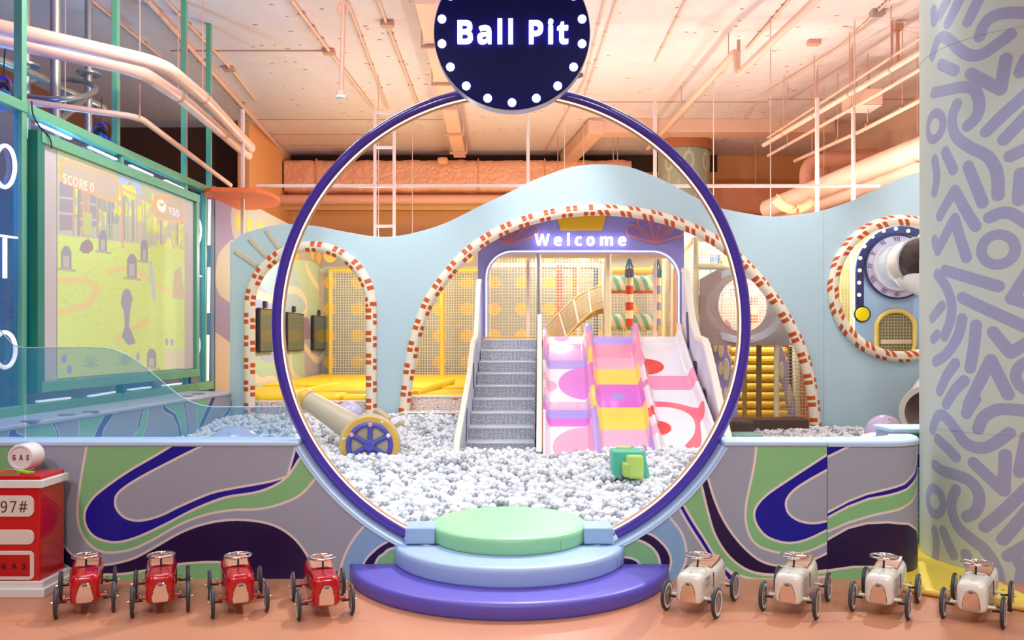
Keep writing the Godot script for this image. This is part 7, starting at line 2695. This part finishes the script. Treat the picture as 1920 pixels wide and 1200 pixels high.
func make_car(called: String, label: String, paint: Color, group: String, white_car: bool) -> Node3D:
	var t := thing(called, label, "ride-on car", Vector3.ZERO, 0.0, group)
	var body := mat(paint, 0.18, 0.0, {"clearcoat_enabled": true, "clearcoat": 0.7, "clearcoat_roughness": 0.05})
	var chrome := mat(c8(228, 224, 220), 0.08, 1.0)
	var black := mat(c8(34, 34, 36), 0.5)
	var rubber := mat(c8(62, 64, 68), 0.55)
	var s := superloft([[0.268, 0.0046, 0.15, 0.16], [0.267, 0.046, 0.1, 0.215], [0.262, 0.069, 0.086, 0.24], [0.25, 0.0816, 0.08, 0.258], [0.232, 0.0857, 0.078, 0.265], [0.2, 0.0874, 0.078, 0.268], [0.12, 0.0885, 0.078, 0.27], [0.05, 0.092, 0.078, 0.268], [0.01, 0.0954, 0.078, 0.26], [-0.05, 0.0978, 0.08, 0.256], [-0.15, 0.0989, 0.08, 0.262], [-0.21, 0.0966, 0.082, 0.275], [-0.25, 0.0897, 0.086, 0.268], [-0.29, 0.0759, 0.095, 0.245], [-0.325, 0.0517, 0.11, 0.21], [-0.345, 0.0253, 0.13, 0.175], [-0.35, 0.0034, 0.15, 0.155]], 44, 0.52)
	lpart("body", s, body, t)
	# cowl ridge and bonnet crease
	s = Sh.new()
	s.tube(PackedVector3Array(cr([Vector3(-0.075, 0.2, 0.045), Vector3(-0.06, 0.262, 0.045), Vector3(0, 0.272, 0.045), Vector3(0.06, 0.262, 0.045), Vector3(0.075, 0.2, 0.045)], false, 5)), 0.006, 8)
	lpart("cowl", s, body, t)
	s = Sh.new()
	s.rbox(Vector3(0, 0.269, 0.15), Vector3(0.012, 0.006, 0.16), 0.002)
	lpart("bonnet_ridge", s, body, t)
	# seat
	var pr := PackedVector2Array()
	for q in cr(v2([0.005, 0.255, 0.0, 0.268, -0.06, 0.272, -0.13, 0.278, -0.175, 0.29, -0.2, 0.297, -0.212, 0.29, -0.205, 0.262]), false, 4):
		pr.append(q)
	s = Sh.new()
	s.extr(pr, -0.07, 0.07, Transform3D(Basis(Vector3(0, 0, 1), Vector3.UP, Vector3(-1, 0, 0)), Vector3.ZERO), 0.01)
	lpart("seat", s, mat(c8(188, 138, 106), 0.4), t, "tan seat pad")
	# grille shield
	var sh := PackedVector2Array()
	for q in cr(v2([-0.022, 0.212, 0.0, 0.216, 0.022, 0.212, 0.04, 0.18, 0.05, 0.13, 0.048, 0.1, 0.036, 0.092, -0.036, 0.092, -0.048, 0.1, -0.05, 0.13, -0.04, 0.18]), true, 4):
		sh.append(q)
	s = Sh.new()
	s.extr(sh, -0.02, 0.006, Transform3D(Basis(), Vector3(0, 0, 0.266)), 0.004)
	lpart("grille", s, chrome, t, "mirror chrome grille shield")
	s = Sh.new()
	s.ball(Vector3(0, 0.203, 0.273), 0.016, 12, 8, Vector3(1.0, 0.5, 0.3))
	lpart("badge", s, mat(c8(120, 122, 128), 0.3, 0.6), t)
	# steering
	var ctr := Vector3(0, 0.342, 0.055)
	s = Sh.new()
	s.tube(p3([Vector3(0, 0.255, 0.085), ctr]), 0.0065, 10)
	lpart("steering_column", s, black, t)
	var tilt := Basis(Vector3.RIGHT, -0.02)
	var loop := PackedVector3Array()
	for i in 40:
		loop.append(ctr + tilt * Vector3(cos(TAU * i / 40), 0, sin(TAU * i / 40)) * 0.083)
	s = Sh.new()
	s.tube(loop, 0.0075, 10, true)
	var sw := lpart("steering_wheel", s, chrome, t, "chrome steering wheel")
	for k in 3:
		var a := PI / 2 + TAU * k / 3
		s = Sh.new()
		s.tube(p3([ctr, ctr + tilt * Vector3(cos(a), 0, sin(a)) * 0.08]), 0.005, 8)
		lpart("wheel_spoke", s, chrome, sw)
	s = Sh.new()
	s.ball(ctr + Vector3(0, 0.006, 0), 0.013, 12, 8)
	lpart("wheel_boss", s, chrome, sw)
	# axles
	for e in [0.2, -0.215]:
		for sd in [-1, 1]:
			s = Sh.new()
			s.tube(p3([Vector3(sd * 0.06, 0.11, e), Vector3(sd * 0.128, 0.112 if e > 0 else 0.1, e)]), 0.011 if e > 0 else 0.008, 10)
			var arm := lpart("axle_arm", s, body, t)
			s = Sh.new()
			s.tube(p3([Vector3(sd * 0.105, 0.092, e), Vector3(sd * 0.158, 0.095, e)]), 0.0075, 8)
			lpart("axle_pin", s, black, arm)
			s = Sh.new()
			s.ball(Vector3(sd * 0.118, 0.126, e), 0.008, 8, 6)
			lpart("bolt", s, chrome, arm)
			# wheels
			var c := Vector3(sd * 0.165, 0.095, e)
			var xf := Transform3D(Basis(Vector3(0, 0, 1), -PI / 2 * sd), c)
			s = Sh.new()
			s.lathe(PackedVector2Array([Vector2(0.074, -0.009), Vector2(0.082, -0.0115), Vector2(0.09, -0.0105), Vector2(0.0945, -0.006), Vector2(0.0955, 0.0), Vector2(0.0945, 0.006), Vector2(0.09, 0.0105), Vector2(0.082, 0.0115), Vector2(0.074, 0.009)]), 40, xf, true)
			var tire := lpart("tire", s, rubber, t)
			s = Sh.new()
			s.lathe(PackedVector2Array([Vector2(0.062, 0.0095), Vector2(0.07, 0.0118), Vector2(0.081, 0.0118)]), 40, xf)
			s.lathe(PackedVector2Array([Vector2(0.062, -0.0095), Vector2(0.07, -0.0118), Vector2(0.081, -0.0118)]), 40, xf)
			lpart("white_wall", s, mat(c8(232, 232, 228), 0.4), tire)
			s = Sh.new()
			s.lathe(PackedVector2Array([Vector2(0.075, 0.004), Vector2(0.064, 0.009), Vector2(0.06, 0.006), Vector2(0.03, 0.008), Vector2(0.022, 0.016), Vector2(0.0, 0.018)]), 36, xf)
			s.lathe(PackedVector2Array([Vector2(0.075, -0.004), Vector2(0.064, -0.009), Vector2(0.06, -0.006), Vector2(0.03, -0.008), Vector2(0.022, -0.014), Vector2(0.0, -0.014)]), 36, xf)
			lpart("hub_plate", s, mat(c8(176, 172, 168), 0.28, 0.75), tire)
			s = Sh.new()
			s.tube(p3([c + Vector3(sd * 0.012, 0, 0), c + Vector3(sd * 0.03, 0, 0)]), 0.006, 8)
			lpart("cap_nut", s, chrome, tire)
	# side vents and door line
	for sd in [-1, 1]:
		for y in [0.185, 0.225]:
			for k in 5:
				s = Sh.new()
				s.rbox(Vector3(sd * 0.087, y, 0.105 + k * 0.018), Vector3(0.008, 0.028, 0.009), 0.002)
				lpart("vent_slat", s, mat(c8(178, 172, 160) if white_car else c8(160, 30, 30), 0.4), t)
		s = Sh.new()
		s.rbox(Vector3(sd * 0.094, 0.19, 0.035), Vector3(0.006, 0.1, 0.004), 0.001)
		lpart("door_line", s, mat(c8(60, 50, 50), 0.5), t)
	return t

func ride_on_cars() -> void:
	var red := make_car("ride_on_car", "glossy red ride-on car nearest to the toy petrol pump", c8(190, 8, 12), "red ride-on cars", false)
	var whi := make_car("ride_on_car", "cream white ride-on car nearest to the round steps", c8(240, 234, 216), "cream white ride-on cars", true)
	var spots := [
		[red, 107, 1157, 211, 1147, 24.0, ""], [red, 249, 1155, 352, 1146, 21.0, "glossy red ride-on car, second from the toy petrol pump"],
		[red, 400, 1157, 498, 1146, 22.0, "glossy red ride-on car, third from the toy petrol pump"], [red, 560, 1161, 659, 1152, 19.0, "glossy red ride-on car nearest to the round steps"],
		[whi, 1251, 1145, 1343, 1156, -30.0, ""], [whi, 1432, 1145, 1530, 1158, -30.0, "cream white ride-on car, second from the round steps"],
		[whi, 1600, 1146, 1702, 1160, -33.0, "cream white ride-on car beside the corner of the yellow floor mat"], [whi, 1770, 1158, 1880, 1177, -36.0, "cream white ride-on car before the patterned pillar, half on the yellow mat"],
	]
	for q in spots:
		var a := at_h(q[1], q[2], 0.0)
		var b := at_h(q[3], q[4], 0.0)
		var yaw := deg_to_rad(q[5])
		var p := (a + b) / 2 - Vector3(sin(yaw), 0, cos(yaw)) * 0.2
		p.y = 0.0
		if q[6] == "":
			q[0].position = p
			q[0].rotation.y = yaw
		else:
			dup(q[0], p, yaw, q[6])

# ---------------------------------------------------------------- the balls
func ball_h(x: float, d: float) -> float:
	var h := lerpf(0.30, 0.47, smoothstep(6.6, 9.4, d))
	var back := lerpf(0.66, 0.46, smoothstep(-0.6, 2.0, x))
	return lerpf(h, back, smoothstep(9.4, 12.0, d)) + 0.03 * sin(x * 2.3 + d * 1.1) * sin(d * 2.9 - x)

func balls() -> void:
	var s := Sh.new()
	s.box(Vector3(-0.7, 0.1, CZ - 9.4), Vector3(7.0, 0.2, 5.6))
	s.box(Vector3(4.2, 0.1, CZ - 9.95), Vector3(2.8, 0.2, 4.3))
	struct("floor_pit", s, mat(c8(200, 206, 210), 0.6), "floor of the ball pit under the balls")
	var R := 0.0355
	var kinds := [
		{"name": "white_ball", "mat": mat(c8(242, 242, 242), 0.22), "label": "small pearly white plastic ball on top of the pit's front slope", "group": "white balls at the front of the pit", "pts": []},
		{"name": "silver_ball", "mat": mat(c8(176, 180, 186), 0.24, 0.35), "label": "small silver grey plastic ball on top of the pit's front slope", "group": "silver balls at the front of the pit", "pts": []},
		{"name": "clear_ball", "mat": mat(c8(222, 232, 238), 0.1, 0.0, {"clearcoat_enabled": true, "clearcoat": 1.0, "clearcoat_roughness": 0.03}), "label": "small pale blue translucent-looking ball on top of the pit's front slope", "group": "pale blue balls at the front of the pit", "pts": []},
	]
	var near := []
	for layer in 2:
		var z := 6.6
		var row := 0
		while z < 12.1:
			var x := -4.15 + (0.035 if (row + layer) % 2 else 0.0)
			while x < 5.3:
				var px := x + rng.randf_range(-0.012, 0.012)
				var d := z + rng.randf_range(-0.012, 0.012) + layer * 0.02
				x += 0.0705
				if px < -4.3 + 0.0768 * (d - 7.25) + 0.05 and layer == 0:
					continue
				if d > 9.75 and px > -0.62 and px < 2.5:
					continue
				if Vector2(px + 0.02, d - 6.52).length() < 0.64:
					continue
				if px > 2.7 and d < 7.6:
					continue
				var h := ball_h(px, d) - layer * 0.052 + rng.randf_range(-0.018, 0.03)
				var p := Vector3(px, h, CZ - d)
				var r := rng.randf()
				var k := 0 if r < 0.56 else 1 if r < 0.82 else 2
				var sx := 960 + px * F / d
				var sy := HY + (EYE - h) * F / d
				if layer == 0 and Vector2(sx - 958.0, sy - 608.0).length() < 385 and not (sx > 800 and sx < 1110 and sy > 944) and not (sx > 750 and sx < 1155 and sy > 974):
					near.append([d, p, k])
				kinds[k].pts.append(p)
			z += 0.061
			row += 1
	near.sort_custom(func(a, b): return a[0] < b[0])
	near = near.slice(0, 300)
	var taken := {}
	var fine := Sh.new()
	fine.ball(Vector3.ZERO, R, 24, 16)
	var fm := fine.mesh()
	for q in near:
		taken[q[1]] = true
		var kd: Dictionary = kinds[q[2]]
		var o := MeshInstance3D.new()
		o.name = kd.name
		o.mesh = fm
		o.material_override = kd.mat
		add_child(o, true)
		o.name = "%s_%03d" % [kd.name, kd.get("n", 0) + 1]
		kd["n"] = kd.get("n", 0) + 1
		o.position = q[1]
		tag(o, kd.label, "ball", kd.group)
	var coarse := Sh.new()
	coarse.ball(Vector3.ZERO, R, 14, 9)
	var cm := coarse.mesh()
	for kd in kinds:
		var pts := []
		for p in kd.pts:
			if not taken.has(p):
				pts.append(p)
		var mm := MultiMesh.new()
		mm.transform_format = MultiMesh.TRANSFORM_3D
		mm.mesh = cm
		mm.instance_count = pts.size()
		for i in pts.size():
			mm.set_instance_transform(i, Transform3D(Basis(), pts[i]))
		var o := MultiMeshInstance3D.new()
		o.name = kd.name + "_mass"
		o.multimesh = mm
		o.material_override = kd.mat
		add_child(o, true)
		o.set_meta("kind", "stuff")
		tag(o, {"white_ball": "mass of white plastic balls filling the pit", "silver_ball": "mass of silver grey plastic balls filling the pit", "clear_ball": "mass of pale blue glossy balls filling the pit"}[kd.name], "balls")
